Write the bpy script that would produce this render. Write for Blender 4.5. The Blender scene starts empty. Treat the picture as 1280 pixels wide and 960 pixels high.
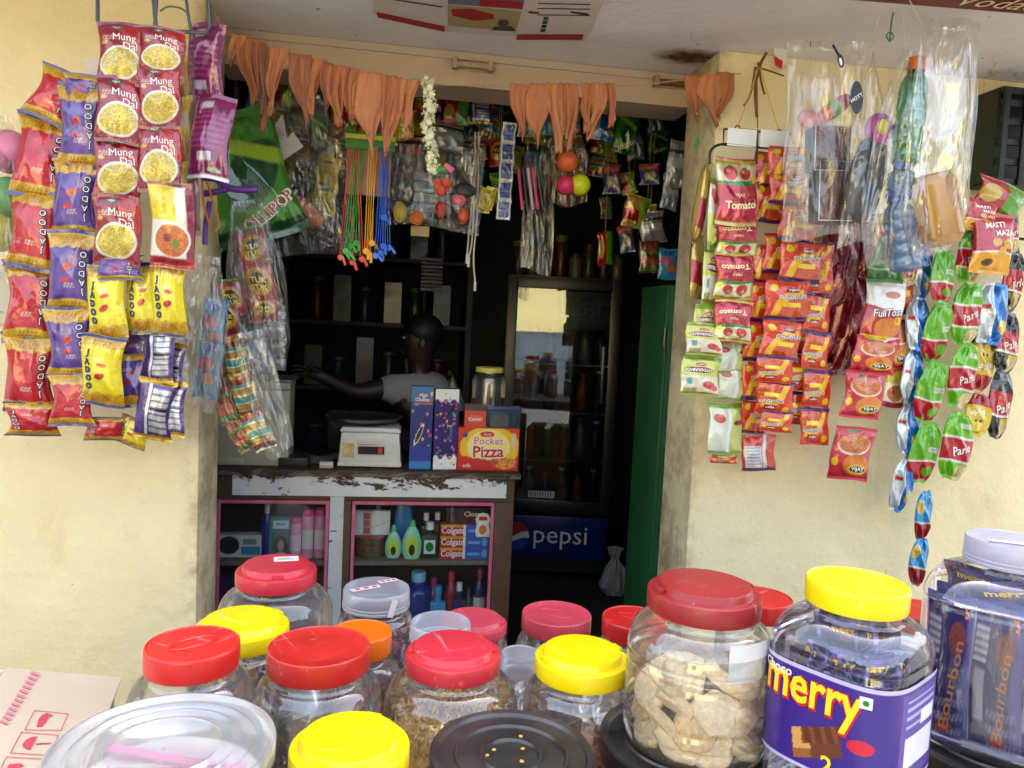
import bpy, bmesh, math, random
import numpy as np
from mathutils import Vector, Matrix, Euler
from math import sin, cos, pi, radians, sqrt, atan2

random.seed(7)
rng = np.random.RandomState(11)
SC = bpy.context.scene
COL = SC.collection

# ------------------------------------------------------------------ camera
CAM = Vector((0.0, -2.0, 1.45))
YAW, PITCH, ROLL, FPX = radians(9.0), radians(-4.5), radians(2.75), 961.0
fwd = Vector((sin(YAW) * cos(PITCH), cos(YAW) * cos(PITCH), sin(PITCH)))
rt0 = Vector((cos(YAW), -sin(YAW), 0))
up0 = rt0.cross(fwd)
RT = rt0 * cos(ROLL) + up0 * sin(ROLL)
UP = up0 * cos(ROLL) - rt0 * sin(ROLL)
cd = bpy.data.cameras.new('camera')
cam = bpy.data.objects.new('camera', cd)
COL.objects.link(cam)
cam.matrix_world = Matrix(((RT.x, UP.x, -fwd.x, CAM.x), (RT.y, UP.y, -fwd.y, CAM.y), (RT.z, UP.z, -fwd.z, CAM.z), (0, 0, 0, 1)))
cd.sensor_width = 36.0
cd.lens = FPX / 1280 * 36.0
cd.clip_start = 0.02
cd.clip_end = 2000
SC.camera = cam

# ------------------------------------------------------------------ sky, sun, exposure
SUN_EL, SUN_AZ = radians(52), radians(20)          # the sun stands behind the shop: the shop front is in open shade
w = bpy.data.worlds.new('World')
SC.world = w
w.use_nodes = True
nt = w.node_tree
for n in list(nt.nodes):
    nt.nodes.remove(n)
sky = nt.nodes.new('ShaderNodeTexSky')
sky.sky_type = 'NISHITA'
sky.sun_disc = False
sky.sun_elevation = SUN_EL
sky.sun_rotation = SUN_AZ
sky.air_density = 1.2
sky.dust_density = 4.0
sky.ozone_density = 0.6
hs = nt.nodes.new('ShaderNodeHueSaturation')
hs.inputs['Saturation'].default_value = 0.6
bg = nt.nodes.new('ShaderNodeBackground')
bg.inputs['Strength'].default_value = 0.15
wo = nt.nodes.new('ShaderNodeOutputWorld')
nt.links.new(sky.outputs[0], hs.inputs['Color'])
nt.links.new(hs.outputs[0], bg.inputs['Color'])
nt.links.new(bg.outputs[0], wo.inputs['Surface'])
ld = bpy.data.lights.new('sun', 'SUN')
ld.energy = 4.0
ld.angle = radians(0.6)
ld.color = (1.0, 0.96, 0.9)
sun = bpy.data.objects.new('sun', ld)
COL.objects.link(sun)
sdir = Vector((sin(SUN_AZ) * cos(SUN_EL), cos(SUN_AZ) * cos(SUN_EL), sin(SUN_EL)))
sun.rotation_euler = sdir.to_track_quat('Z', 'Y').to_euler()
sun.location = sdir * 30
vs = SC.view_settings
vs.view_transform = 'Standard'
vs.look = 'None'
vs.gamma = 1.0
vs.use_curve_mapping = False
vs.exposure = 2.64
SC.render.engine = 'CYCLES'
cy = SC.cycles
cy.use_denoising = True
cy.max_bounces = 10
cy.diffuse_bounces = 5
cy.glossy_bounces = 5
cy.transmission_bounces = 6
cy.transparent_max_bounces = 24
cy.caustics_reflective = False
cy.caustics_refractive = False
cy.sample_clamp_indirect = 6.0

# ------------------------------------------------------------------ placing helpers (photo pixel + known depth -> point in the place)
def ray(px, py):
    return fwd + RT * ((px - 640) / FPX) - UP * ((py - 480) / FPX)
def at(px, py, Y):
    d = ray(px, py)
    return CAM + d * ((Y - CAM.y) / d.y)
def atz(px, py, Z):
    d = ray(px, py)
    return CAM + d * ((Z - CAM.z) / d.z)
def atd(px, py, dep):
    return CAM + ray(px, py) * dep
def mpp(Y):                                          # metres per photo pixel at depth plane Y
    return (Y - CAM.y) / cos(YAW) / FPX

def lin(c):
    c = np.asarray(c, float) / 255.0
    return np.where(c <= 0.04045, c / 12.92, ((c + 0.055) / 1.055) ** 2.4)
def L4(r, g, b):
    v = lin((r, g, b))
    return (v[0], v[1], v[2], 1.0)

# ------------------------------------------------------------------ materials
MATS = {}
def pm(name, col, rough=0.5, metal=0.0, spec=0.5, noise=None, bump=None, coat=0.0, emit=None, sub=0.0):
    """plain principled material; noise=(scale, amount[,detail]) varies value, bump=(scale, strength, distance)"""
    if name in MATS:
        return MATS[name]
    m = bpy.data.materials.new(name)
    m.use_nodes = True
    t = m.node_tree
    b = t.nodes['Principled BSDF']
    b.inputs['Base Color'].default_value = L4(*col) if max(col) > 1 else (*col, 1)
    b.inputs['Roughness'].default_value = rough
    b.inputs['Metallic'].default_value = metal
    b.inputs['Specular IOR Level'].default_value = spec
    b.inputs['Coat Weight'].default_value = coat
    b.inputs['Coat Roughness'].default_value = 0.05
    b.inputs['Coat IOR'].default_value = 1.62 if coat >= .9 else 1.5
    if sub:
        b.inputs['Subsurface Weight'].default_value = sub
        b.inputs['Subsurface Radius'].default_value = (0.01, 0.008, 0.006)
    tc = t.nodes.new('ShaderNodeTexCoord')
    if noise:
        n = t.nodes.new('ShaderNodeTexNoise')
        n.inputs['Scale'].default_value = noise[0]
        n.inputs['Detail'].default_value = noise[2] if len(noise) > 2 else 5
        n.inputs['Roughness'].default_value = 0.6
        t.links.new(tc.outputs['Object'], n.inputs['Vector'])
        mr = t.nodes.new('ShaderNodeMapRange')
        mr.inputs['From Min'].default_value = 0.3
        mr.inputs['From Max'].default_value = 0.7
        mr.inputs['To Min'].default_value = 1 - noise[1]
        mr.inputs['To Max'].default_value = 1 + noise[1] * 0.5
        t.links.new(n.outputs['Fac'], mr.inputs['Value'])
        hv = t.nodes.new('ShaderNodeHueSaturation')
        hv.inputs['Color'].default_value = b.inputs['Base Color'].default_value
        t.links.new(mr.outputs[0], hv.inputs['Value'])
        t.links.new(hv.outputs[0], b.inputs['Base Color'])
        mr2 = t.nodes.new('ShaderNodeMapRange')
        mr2.inputs['To Min'].default_value = max(0.02, rough - 0.1)
        mr2.inputs['To Max'].default_value = min(1, rough + 0.12)
        t.links.new(n.outputs['Fac'], mr2.inputs['Value'])
        t.links.new(mr2.outputs[0], b.inputs['Roughness'])
    if bump:
        n2 = t.nodes.new('ShaderNodeTexNoise')
        n2.inputs['Scale'].default_value = bump[0]
        n2.inputs['Detail'].default_value = 6
        t.links.new(tc.outputs['Object'], n2.inputs['Vector'])
        bp = t.nodes.new('ShaderNodeBump')
        bp.inputs['Strength'].default_value = bump[1]
        bp.inputs['Distance'].default_value = bump[2]
        t.links.new(n2.outputs['Fac'], bp.inputs['Height'])
        t.links.new(bp.outputs[0], b.inputs['Normal'])
        if coat > .6:
            t.links.new(bp.outputs[0], b.inputs['Coat Normal'])
    MATS[name] = m
    return m

def printed(name, rough=0.3, metal=0.0, bump=None, coat=0.0, spec=0.5):
    """printed film or card: the flat print comes from the 'print' colour attribute"""
    if name in MATS:
        return MATS[name]
    m = pm(name, (0.5, 0.5, 0.5), rough, metal, spec, None, bump, coat)
    t = m.node_tree
    a = t.nodes.new('ShaderNodeVertexColor')
    a.layer_name = 'print'
    t.links.new(a.outputs['Color'], t.nodes['Principled BSDF'].inputs['Base Color'])
    return m

def clear(name, tint=(1, 1, 1), body=0.06, gloss=0.10, rough=0.06, bump=None, bodycol=(0.8, 0.8, 0.82)):
    """thin clear plastic or glass wall: see-through + a trace of milky body + fresnel gloss"""
    if name in MATS:
        return MATS[name]
    m = bpy.data.materials.new(name)
    m.use_nodes = True
    t = m.node_tree
    for n in list(t.nodes):
        t.nodes.remove(n)
    o = t.nodes.new('ShaderNodeOutputMaterial')
    tr = t.nodes.new('ShaderNodeBsdfTransparent')
    tr.inputs[0].default_value = (*tint, 1)
    df = t.nodes.new('ShaderNodeBsdfDiffuse')
    df.inputs[0].default_value = (*bodycol, 1)
    tl = t.nodes.new('ShaderNodeBsdfTranslucent')
    tl.inputs[0].default_value = (*bodycol, 1)
    m0 = t.nodes.new('ShaderNodeMixShader')
    m0.inputs[0].default_value = 0.5
    t.links.new(df.outputs[0], m0.inputs[1])
    t.links.new(tl.outputs[0], m0.inputs[2])
    gl = t.nodes.new('ShaderNodeBsdfGlossy')
    gl.inputs['Color'].default_value = (1, 1, 1, 1)
    gl.inputs['Roughness'].default_value = rough
    lw = t.nodes.new('ShaderNodeLayerWeight')
    lw.inputs['Blend'].default_value = 0.22
    if bump:
        tc = t.nodes.new('ShaderNodeTexCoord')
        n2 = t.nodes.new('ShaderNodeTexNoise')
        n2.inputs['Scale'].default_value = bump[0]
        n2.inputs['Detail'].default_value = 3
        n2.inputs['Distortion'].default_value = 0.6
        mp = t.nodes.new('ShaderNodeMapping')
        mp.inputs['Scale'].default_value = (1, 1, 0.22)
        mp.inputs['Rotation'].default_value = (0, 0.3, 0)
        t.links.new(tc.outputs['Object'], mp.inputs['Vector'])
        t.links.new(mp.outputs[0], n2.inputs['Vector'])
        bp = t.nodes.new('ShaderNodeBump')
        bp.inputs['Strength'].default_value = bump[1]
        bp.inputs['Distance'].default_value = bump[2]
        t.links.new(n2.outputs['Fac'], bp.inputs['Height'])
        for s in (gl, lw):
            t.links.new(bp.outputs[0], s.inputs['Normal'])
    m1 = t.nodes.new('ShaderNodeMixShader')
    m1.inputs[0].default_value = body
    t.links.new(tr.outputs[0], m1.inputs[1])
    t.links.new(m0.outputs[0], m1.inputs[2])
    mr = t.nodes.new('ShaderNodeMapRange')
    mr.inputs['To Min'].default_value = gloss
    mr.inputs['To Max'].default_value = min(1, gloss + 0.75)
    t.links.new(lw.outputs['Fresnel'], mr.inputs['Value'])
    m2 = t.nodes.new('ShaderNodeMixShader')
    t.links.new(mr.outputs[0], m2.inputs[0])
    t.links.new(m1.outputs[0], m2.inputs[1])
    t.links.new(gl.outputs[0], m2.inputs[2])
    t.links.new(m2.outputs[0], o.inputs['Surface'])
    MATS[name] = m
    return m

# ------------------------------------------------------------------ mesh helpers
class MB:
    def __init__(s):
        s.v, s.f, s.c = [], [], []
    def add(s, vs_, fs, col=None):
        k = len(s.v)
        s.v += [tuple(p) for p in vs_]
        s.f += [tuple(i + k for i in f) for f in fs]
        if col is not None:
            s.c += [tuple(col)] * len(vs_) if not hasattr(col[0], '__len__') else [tuple(q) for q in col]
        return s
    def box(s, a, b, bev=0.0, col=None):
        (x0, y0, z0), (x1, y1, z1) = a, b
        if x0 > x1: x0, x1 = x1, x0
        if y0 > y1: y0, y1 = y1, y0
        if z0 > z1: z0, z1 = z1, z0
        if bev <= 0:
            v = [(x, y, z) for z in (z0, z1) for y in (y0, y1) for x in (x0, x1)]
            return s.add(v, [(0, 2, 3, 1), (4, 5, 7, 6), (0, 1, 5, 4), (2, 6, 7, 3), (0, 4, 6, 2), (1, 3, 7, 5)], col)
        e = min(bev, (x1 - x0) / 2.01, (y1 - y0) / 2.01, (z1 - z0) / 2.01)
        bm = bmesh.new()
        bmesh.ops.create_cube(bm, size=1)
        bmesh.ops.scale(bm, vec=(x1 - x0, y1 - y0, z1 - z0), verts=bm.verts)
        bmesh.ops.translate(bm, vec=((x0 + x1) / 2, (y0 + y1) / 2, (z0 + z1) / 2), verts=bm.verts)
        bmesh.ops.bevel(bm, geom=bm.edges[:], offset=e, segments=2, affect='EDGES', profile=0.6)
        bm.verts.index_update()
        v = [p.co[:] for p in bm.verts]
        f = [tuple(q.index for q in fc.verts) for fc in bm.faces]
        bm.free()
        return s.add(v, f, col)
    def lathe(s, prof, n=40, c=(0, 0, 0), shape=None, close=True):
        """prof = [(r, z)...]; shape(theta, k) multiplies the radius"""
        vs_ = []
        for k, (r, z) in enumerate(prof):
            for i in range(n):
                t = 2 * pi * i / n
                q = r * (shape(t, k) if shape else 1)
                vs_.append((c[0] + q * cos(t), c[1] + q * sin(t), c[2] + z))
        fs = []
        for k in range(len(prof) - 1):
            for i in range(n):
                j = (i + 1) % n
                fs.append((k * n + i, k * n + j, (k + 1) * n + j, (k + 1) * n + i))
        if close:
            fs.append(tuple(range(n - 1, -1, -1)))
            fs.append(tuple((len(prof) - 1) * n + i for i in range(n)))
        return s.add(vs_, fs)
    def tube(s, pts, r, n=8, cap=True):
        pts = [Vector(p) for p in pts]
        rs = r if hasattr(r, '__len__') else [r] * len(pts)
        vs_, fs = [], []
        prev = None
        for k, p in enumerate(pts):
            d = (pts[min(k + 1, len(pts) - 1)] - pts[max(k - 1, 0)])
            d = d.normalized() if d.length > 1e-9 else Vector((0, 0, 1))
            a = prev if prev is not None else (Vector((0, 0, 1)) if abs(d.z) < 0.9 else Vector((1, 0, 0)))
            a = (a - d * a.dot(d))
            if a.length < 1e-6:
                a = d.orthogonal()
            a.normalize()
            prev = a
            b = d.cross(a)
            for i in range(n):
                t = 2 * pi * i / n
                vs_.append(p + (a * cos(t) + b * sin(t)) * rs[k])
        for k in range(len(pts) - 1):
            for i in range(n):
                j = (i + 1) % n
                fs.append((k * n + i, k * n + j, (k + 1) * n + j, (k + 1) * n + i))
        if cap:
            fs.append(tuple(range(n - 1, -1, -1)))
            fs.append(tuple((len(pts) - 1) * n + i for i in range(n)))
        return s.add(vs_, fs)
    def sphere(s, c, r, nu=14, nv=9, jit=0.0):
        r = r if hasattr(r, '__len__') else (r, r, r)
        vs_, fs = [], []
        for k in range(nv + 1):
            ph = pi * k / nv
            for i in range(nu):
                t = 2 * pi * i / nu
                q = 1 + (random.uniform(-jit, jit) if jit else 0)
                vs_.append((c[0] + r[0] * q * sin(ph) * cos(t), c[1] + r[1] * q * sin(ph) * sin(t), c[2] + r[2] * q * cos(ph)))
        for k in range(nv):
            for i in range(nu):
                j = (i + 1) % nu
                fs.append((k * nu + i, (k + 1) * nu + i, (k + 1) * nu + j, k * nu + j))
        return s.add(vs_, fs)
    def prism(s, poly, z0, z1, axis='z'):
        """poly of 2-D points extruded between two values of the axis ('z': xy, 'y': xz)"""
        n = len(poly)
        P = (lambda a, b, h: (a, b, h)) if axis == 'z' else (lambda a, b, h: (a, h, b))
        vs_ = [P(a, b, z0) for a, b in poly] + [P(a, b, z1) for a, b in poly]
        fs = [tuple(range(n)), tuple(range(2 * n - 1, n - 1, -1))]
        fs += [(i, i + n, (i + 1) % n + n, (i + 1) % n) for i in range(n)]
        return s.add(vs_, fs)
    def mesh(s, name, mat=None, smooth=True, fix=True):
        me = bpy.data.meshes.new(name)
        me.from_pydata(s.v, [], s.f)
        if s.c and len(s.c) == len(s.v):
            ca = me.color_attributes.new('print', 'FLOAT_COLOR', 'POINT')
            flat = np.ones((len(s.v), 4), np.float32)
            flat[:, :3] = np.array(s.c, np.float32)[:, :3]
            ca.data.foreach_set('color', flat.ravel())
        if fix:
            bm = bmesh.new()
            bm.from_mesh(me)
            bmesh.ops.recalc_face_normals(bm, faces=bm.faces)
            bm.to_mesh(me)
            bm.free()
        if smooth:
            me.polygons.foreach_set('use_smooth', [True] * len(me.polygons))
            if smooth == 'auto':
                try:
                    me.set_sharp_from_angle(angle=radians(38))
                except Exception:
                    pass
        if mat:
            me.materials.append(mat)
        me.update()
        return me
    def build(s, name, mat=None, parent=None, smooth='auto', loc=None, fix=True):
        return put(name, s.mesh(name, mat, smooth, fix), parent, loc)

def put(name, me, parent=None, loc=None):
    o = bpy.data.objects.new(name, me)
    COL.objects.link(o)
    if parent is not None:
        o.parent = parent
    if loc is not None:
        o.location = loc
    return o
def tag(o, label=None, cat=None, group=None, kind=None):
    if label: o['label'] = label
    if cat: o['category'] = cat
    if group: o['group'] = group
    if kind: o['kind'] = kind
    return o
def thing(name, label, cat, loc=(0, 0, 0), rot=None, group=None):
    o = bpy.data.objects.new(name, None)
    o.empty_display_size = 0.02
    COL.objects.link(o)
    o.location = loc
    if rot is not None:
        o.rotation_euler = rot
    return tag(o, label, cat, group)
def struct(name, mb, mat, smooth=False):
    return tag(mb.build(name, mat, None, smooth), kind='structure')

# lettering: filled font outlines as flat meshes, centred, height about 1
_TX = {}
def text2d(s, bold=0.0, res=2, shear=0.0):
    key = (s, bold, res, shear)
    if key in _TX:
        return _TX[key]
    cu = bpy.data.curves.new('lettering', 'FONT')
    cu.body = s
    cu.size = 1.0
    cu.align_x = 'CENTER'
    cu.align_y = 'CENTER'
    cu.resolution_u = res
    cu.offset = bold
    cu.shear = shear
    o = bpy.data.objects.new('lettering', cu)
    COL.objects.link(o)
    dg = bpy.context.evaluated_depsgraph_get()
    me = bpy.data.meshes.new_from_object(o.evaluated_get(dg))
    bpy.data.objects.remove(o)
    bpy.data.curves.remove(cu)
    V = [(p.co.x, p.co.y) for p in me.vertices]
    Fc = [tuple(p.vertices) for p in me.polygons]
    bpy.data.meshes.remove(me)
    xs = [a for a, b in V]; ys = [b for a, b in V]
    cx, cy_ = (min(xs) + max(xs)) / 2, (min(ys) + max(ys)) / 2
    V = [(a - cx, b - cy_) for a, b in V]
    _TX[key] = (V, Fc, max(xs) - min(xs), max(ys) - min(ys))
    return _TX[key]
def text_on(mb, s, fn, c, size, rot=0.0, bold=0.0, maxw=None, squash=1.0, shear=0.0):
    """lay lettering at c=(a,b) in the coordinates of fn(a,b)->point; size = letter em in those units"""
    V, Fc, W, H = text2d(s, bold, 2, shear)
    k = size * squash
    if maxw and W * k > maxw:
        k = maxw / W
    cr, sr = cos(rot), sin(rot)
    pts = []
    for a, b in V:
        a, b = a * k, b * size
        pts.append(fn(c[0] + a * cr - b * sr, c[1] + a * sr + b * cr))
    mb.add(pts, Fc)
    return mb
# ================================================================== THE SETTING
XL, XR, ZS, TH = -0.468, 0.832, 2.2, 0.22          # opening of the shop, soffit height, wall thickness
FLOOR = 0.10

def plaster(name, col, stain=(110, 85, 50), amt=0.25, bumpk=0.35, edges=None, spec=0.25):
    m = bpy.data.materials.new(name)
    m.use_nodes = True
    t = m.node_tree
    b = t.nodes['Principled BSDF']
    b.inputs['Roughness'].default_value = 0.75
    b.inputs['Specular IOR Level'].default_value = spec
    tc = t.nodes.new('ShaderNodeTexCoord')
    def noise(sc, det=6, rough=0.6, dist=0.0):
        n = t.nodes.new('ShaderNodeTexNoise')
        n.inputs['Scale'].default_value = sc
        n.inputs['Detail'].default_value = det
        n.inputs['Roughness'].default_value = rough
        n.inputs['Distortion'].default_value = dist
        t.links.new(tc.outputs['Object'], n.inputs['Vector'])
        return n.outputs['Fac']
    def ramp(fac, a, b_, lo=0.0, hi=1.0):
        r = t.nodes.new('ShaderNodeMapRange')
        r.inputs['From Min'].default_value = a
        r.inputs['From Max'].default_value = b_
        r.inputs['To Min'].default_value = lo
        r.inputs['To Max'].default_value = hi
        t.links.new(fac, r.inputs['Value'])
        return r.outputs[0]
    def mixc(fac, c1, c2):
        x = t.nodes.new('ShaderNodeMix')
        x.data_type = 'RGBA'
        t.links.new(fac, x.inputs[0])
        for s, c in ((6, c1), (7, c2)):
            if isinstance(c, tuple):
                x.inputs[s].default_value = c
            else:
                t.links.new(c, x.inputs[s])
        return x.outputs[2]
    base = L4(*col)
    pale = tuple(min(1, v * 1.12) for v in base[:3]) + (1,)
    c = mixc(ramp(noise(2.2, 4), 0.35, 0.65), base, pale)
    c = mixc(ramp(noise(5.5, 8, 0.7, 0.5), 0.55, 0.85, 0, amt), c, L4(*stain))
    c = mixc(ramp(noise(60, 4, 0.7), 0.66, 0.74, 0, amt * 1.6), c, L4(*stain))
    vo = t.nodes.new('ShaderNodeTexVoronoi'); vo.feature = 'DISTANCE_TO_EDGE'; vo.inputs['Scale'].default_value = 1.7
    wv = t.nodes.new('ShaderNodeVectorMath'); wv.operation = 'MULTIPLY_ADD'
    nw = t.nodes.new('ShaderNodeTexNoise'); nw.inputs['Scale'].default_value = 5; nw.inputs['Detail'].default_value = 8
    t.links.new(tc.outputs['Object'], nw.inputs['Vector']); t.links.new(nw.outputs['Color'], wv.inputs[0]); wv.inputs[1].default_value = (.35, .35, .35); t.links.new(tc.outputs['Object'], wv.inputs[2])
    t.links.new(wv.outputs[0], vo.inputs['Vector'])
    ck = t.nodes.new('ShaderNodeMath'); ck.operation = 'MULTIPLY'
    t.links.new(ramp(vo.outputs['Distance'], .0, .007, 1, 0), ck.inputs[0]); t.links.new(ramp(noise(1.3, 3), .5, .62), ck.inputs[1])
    c = mixc(ramp(ck.outputs[0], 0, 1, 0, .55), c, L4(*stain))
    ch = ramp(noise(26, 3, .5), .735, .75)
    c = mixc(ramp(ch, 0, 1, 0, .6), c, L4(*[int(v * .75) for v in stain]))
    if edges:                                          # rubbed, grimy arris of the doorway: edges = list of (axis x position, width)
        sx = t.nodes.new('ShaderNodeSeparateXYZ')
        t.links.new(tc.outputs['Object'], sx.inputs[0])
        nz = noise(9, 6, 0.7)
        for x0, wd in edges:
            a = t.nodes.new('ShaderNodeMath'); a.operation = 'SUBTRACT'
            t.links.new(sx.outputs['X'], a.inputs[0]); a.inputs[1].default_value = x0
            ab = t.nodes.new('ShaderNodeMath'); ab.operation = 'ABSOLUTE'
            t.links.new(a.outputs[0], ab.inputs[0])
            g = ramp(ab.outputs[0], 0.0, wd, 1.0, 0.0)
            mu = t.nodes.new('ShaderNodeMath'); mu.operation = 'MULTIPLY'
            t.links.new(g, mu.inputs[0]); t.links.new(ramp(nz, 0.42, 0.62), mu.inputs[1])
            c = mixc(ramp(mu.outputs[0], 0, 1, 0, 0.6), c, L4(128, 98, 56))
    t.links.new(c, b.inputs['Base Color'])
    h1 = noise(38, 8, 0.65)
    bp = t.nodes.new('ShaderNodeBump')
    bp.inputs['Strength'].default_value = bumpk
    bp.inputs['Distance'].default_value = 0.012
    t.links.new(h1, bp.inputs['Height'])
    h2 = noise(9, 4, 0.5)
    bp2 = t.nodes.new('ShaderNodeBump')
    bp2.inputs['Strength'].default_value = bumpk * 0.6
    bp2.inputs['Distance'].default_value = 0.03
    t.links.new(h2, bp2.inputs['Height'])
    t.links.new(bp.outputs[0], bp2.inputs['Normal'])
    t.links.new(bp2.outputs[0], b.inputs['Normal'])
    return m

M_WALL = plaster('cream_wall_paint', (230, 214, 171), (176, 144, 94), 0.42, 0.36, edges=((XL, 0.05), (XR, 0.05)))
M_SOFFIT = plaster('soffit_whitewash', (232, 228, 230), (150, 122, 104), 0.2, 0.2)
M_LINTEL = plaster('lintel_paint', (186, 166, 148), (116, 90, 68), 0.3, 0.25)
M_GROUND = plaster('dusty_ground', (92, 90, 87), (70, 67, 63), 0.5, 0.6)
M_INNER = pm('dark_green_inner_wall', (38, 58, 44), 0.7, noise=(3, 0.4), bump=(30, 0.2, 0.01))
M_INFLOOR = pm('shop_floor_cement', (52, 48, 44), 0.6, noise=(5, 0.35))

g = MB()
g.add([(-60, -400, 0), (400, -400, 0), (400, 60, 0), (-60, 60, 0), (-400, -400, 0), (-400, 60, 0)], [(0, 1, 2, 3), (4, 0, 3, 5)])
struct('ground', g, M_GROUND)
g = MB().box((-3.2, -0.02, 0.0), (3.2, 3.4, FLOOR))
struct('shop_floor', g, M_INFLOOR)
def wall_block(name, x0, x1):
    o = struct(name, MB().box((x0, 0, 0.004), (x1, TH, ZS), 0.006), M_WALL, 'auto')
    return o
wall_block('wall_beside_doorway_west', -3.2, XL)
wall_block('wall_beside_doorway_east', XR, 3.2)
lt = struct('lintel', MB().box((XL - 0.02, TH, 2.108), (XR + 0.02, TH + 0.15, 2.44)).box((XL - 0.02, TH - 0.006, ZS - 0.022), (XR + 0.02, TH, ZS - 0.002)), M_LINTEL)
struct('soffit', MB().box((-3.2, -0.64, ZS), (3.2, TH + 0.03, ZS + 0.11)), M_SOFFIT)
struct('upper_wall', MB().box((-3.2, 0.0, ZS + 0.11), (3.2, TH, 3.5)), M_WALL)
# soot patch on the soffit above the right jamb: a thin burnt skin of real soot
soot = bpy.data.materials.new('soot'); soot.use_nodes = True
t = soot.node_tree; b = t.nodes['Principled BSDF']; b.inputs['Base Color'].default_value = L4(96, 54, 22); b.inputs['Roughness'].default_value = 0.9
tc = t.nodes.new('ShaderNodeTexCoord'); sg = t.nodes.new('ShaderNodeTexGradient'); sg.gradient_type = 'SPHERICAL'
t.links.new(tc.outputs['Object'], sg.inputs[0])
nz = t.nodes.new('ShaderNodeTexNoise'); nz.inputs['Scale'].default_value = 3; t.links.new(tc.outputs['Object'], nz.inputs['Vector'])
mu = t.nodes.new('ShaderNodeMath'); mu.operation = 'MULTIPLY'; t.links.new(sg.outputs['Fac'], mu.inputs[0]); t.links.new(nz.outputs['Fac'], mu.inputs[1])
mr = t.nodes.new('ShaderNodeMapRange'); mr.inputs['From Min'].default_value = 0.08; mr.inputs['From Max'].default_value = 0.42; t.links.new(mu.outputs[0], mr.inputs['Value'])
t.links.new(mr.outputs[0], b.inputs['Alpha'])
g = MB()
g.add([(cos(2 * pi * i / 32), sin(2 * pi * i / 32), 0) for i in range(32)], [tuple(range(31, -1, -1))])
so = tag(g.build('soot_patch', soot, None, False), kind='structure')
so.location = (0.775, 0.07, ZS - 0.003); so.scale = (0.13, 0.085, 1)
# interior shell
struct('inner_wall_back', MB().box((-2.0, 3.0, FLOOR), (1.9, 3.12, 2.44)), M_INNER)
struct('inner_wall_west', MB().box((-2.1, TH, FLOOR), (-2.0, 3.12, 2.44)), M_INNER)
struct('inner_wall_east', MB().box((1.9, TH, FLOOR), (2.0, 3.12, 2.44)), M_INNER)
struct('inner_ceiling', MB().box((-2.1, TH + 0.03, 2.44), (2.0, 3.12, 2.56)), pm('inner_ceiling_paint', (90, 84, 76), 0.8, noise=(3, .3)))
struct('roof', MB().box((-3.2, 0.0, 3.5), (3.2, 3.4, 3.62)), M_SOFFIT)
struct('side_wall', MB().box((-3.2, TH, 0.1), (-3.1, 3.4, 3.5)).box((3.1, TH, 0.1), (3.2, 3.4, 3.5)).box((-3.1, 3.3, 0.1), (3.1, 3.4, 3.5)), M_WALL)

# the house and the van across the lane: seen only as a reflection in the cooler's glass door
M_YEL = plaster('ochre_wall_paint', (222, 206, 146), (150, 126, 80), 0.35, 0.3)
h = thing('house', 'ochre painted house across the lane mirrored in the cooler door', 'house', (-2.68, -9.0, 0))
MB().box((-3.4, -5, 0.004), (2.95, 0, 3.2)).build('wall', M_YEL, h, False)
MB().box((-3.7, -5.3, 3.2), (3.25, 0.3, 3.36)).build('roof', M_SOFFIT, h, False)
wn = MB().box((-2.2, 0.0, 1.2), (-1.2, 0.04, 2.3)).build('window', pm('dark_window', (30, 34, 40), 0.15), h, False)
MB().box((-2.28, 0, 1.12), (-2.2, 0.07, 2.38)).box((-1.2, 0, 1.12), (-1.12, 0.07, 2.38)).box((-2.2, 0, 2.3), (-1.2, 0.07, 2.38)).box((-2.2, 0, 1.12), (-1.2, 0.09, 1.2)).build('frame', pm('brown_paint', (84, 54, 36), 0.5), wn, False)
v = thing('parked_van', 'pale blue van parked across the lane mirrored in the cooler door', 'van', (-.2, -7.7, 0))
M_VAN = pm('van_paint', (92, 98, 106), 0.25, coat=0.5)
prof = [(-1.7, .3), (-1.72, .75), (-1.5, .85), (-1.15, 1.32), (1.6, 1.34), (1.7, 1.2), (1.72, .3)]
MB().prism(prof, -0.7, 0.7, 'y').build('body', M_VAN, v, False)
for x0, x1 in ((-1.02, -.4), (-.32, .5), (.58, 1.5)):
    MB().prism([(x0 if x0 > -1 else x0 - .22, .88), (x1, .88), (x1, 1.24), (x0 + (.06 if x0 < -1 else 0), 1.24)], 0.7, 0.71, 'y').build('window', pm('van_glass', (96, 110, 120), 0.12), v, False)
for x in (-1.15, 1.1):
    for y in (-.6, .6):
        wh = put('wheel', None, v, (x, y, 0.3))
        wm = MB()
        prf = [(0.18, -.09), (.27, -.09), (.3, -.05), (.3, .05), (.27, .09), (.18, .09)]
        n = 28
        vsx = [(r * cos(2 * pi * i / n), z, r * sin(2 * pi * i / n)) for r, z in prf for i in range(n)]
        wm.add(vsx, [(k * n + i, k * n + (i + 1) % n, (k + 1) * n + (i + 1) % n, (k + 1) * n + i) for k in range(5) for i in range(n)])
        wm.build('tyre', pm('tyre_rubber', (22, 22, 22), 0.8), wh)
        rm = MB()
        rm.add([(.18 * cos(2 * pi * i / n), s * .07, .18 * sin(2 * pi * i / n)) for s in (-1, 1) for i in range(n)], [tuple(range(n)), tuple(range(2 * n - 1, n - 1, -1))] + [(i, (i + 1) % n, (i + 1) % n + n, i + n) for i in range(n)])
        rm.build('rim', pm('rim_steel', (150, 150, 152), 0.35, 0.8), wh)

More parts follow.
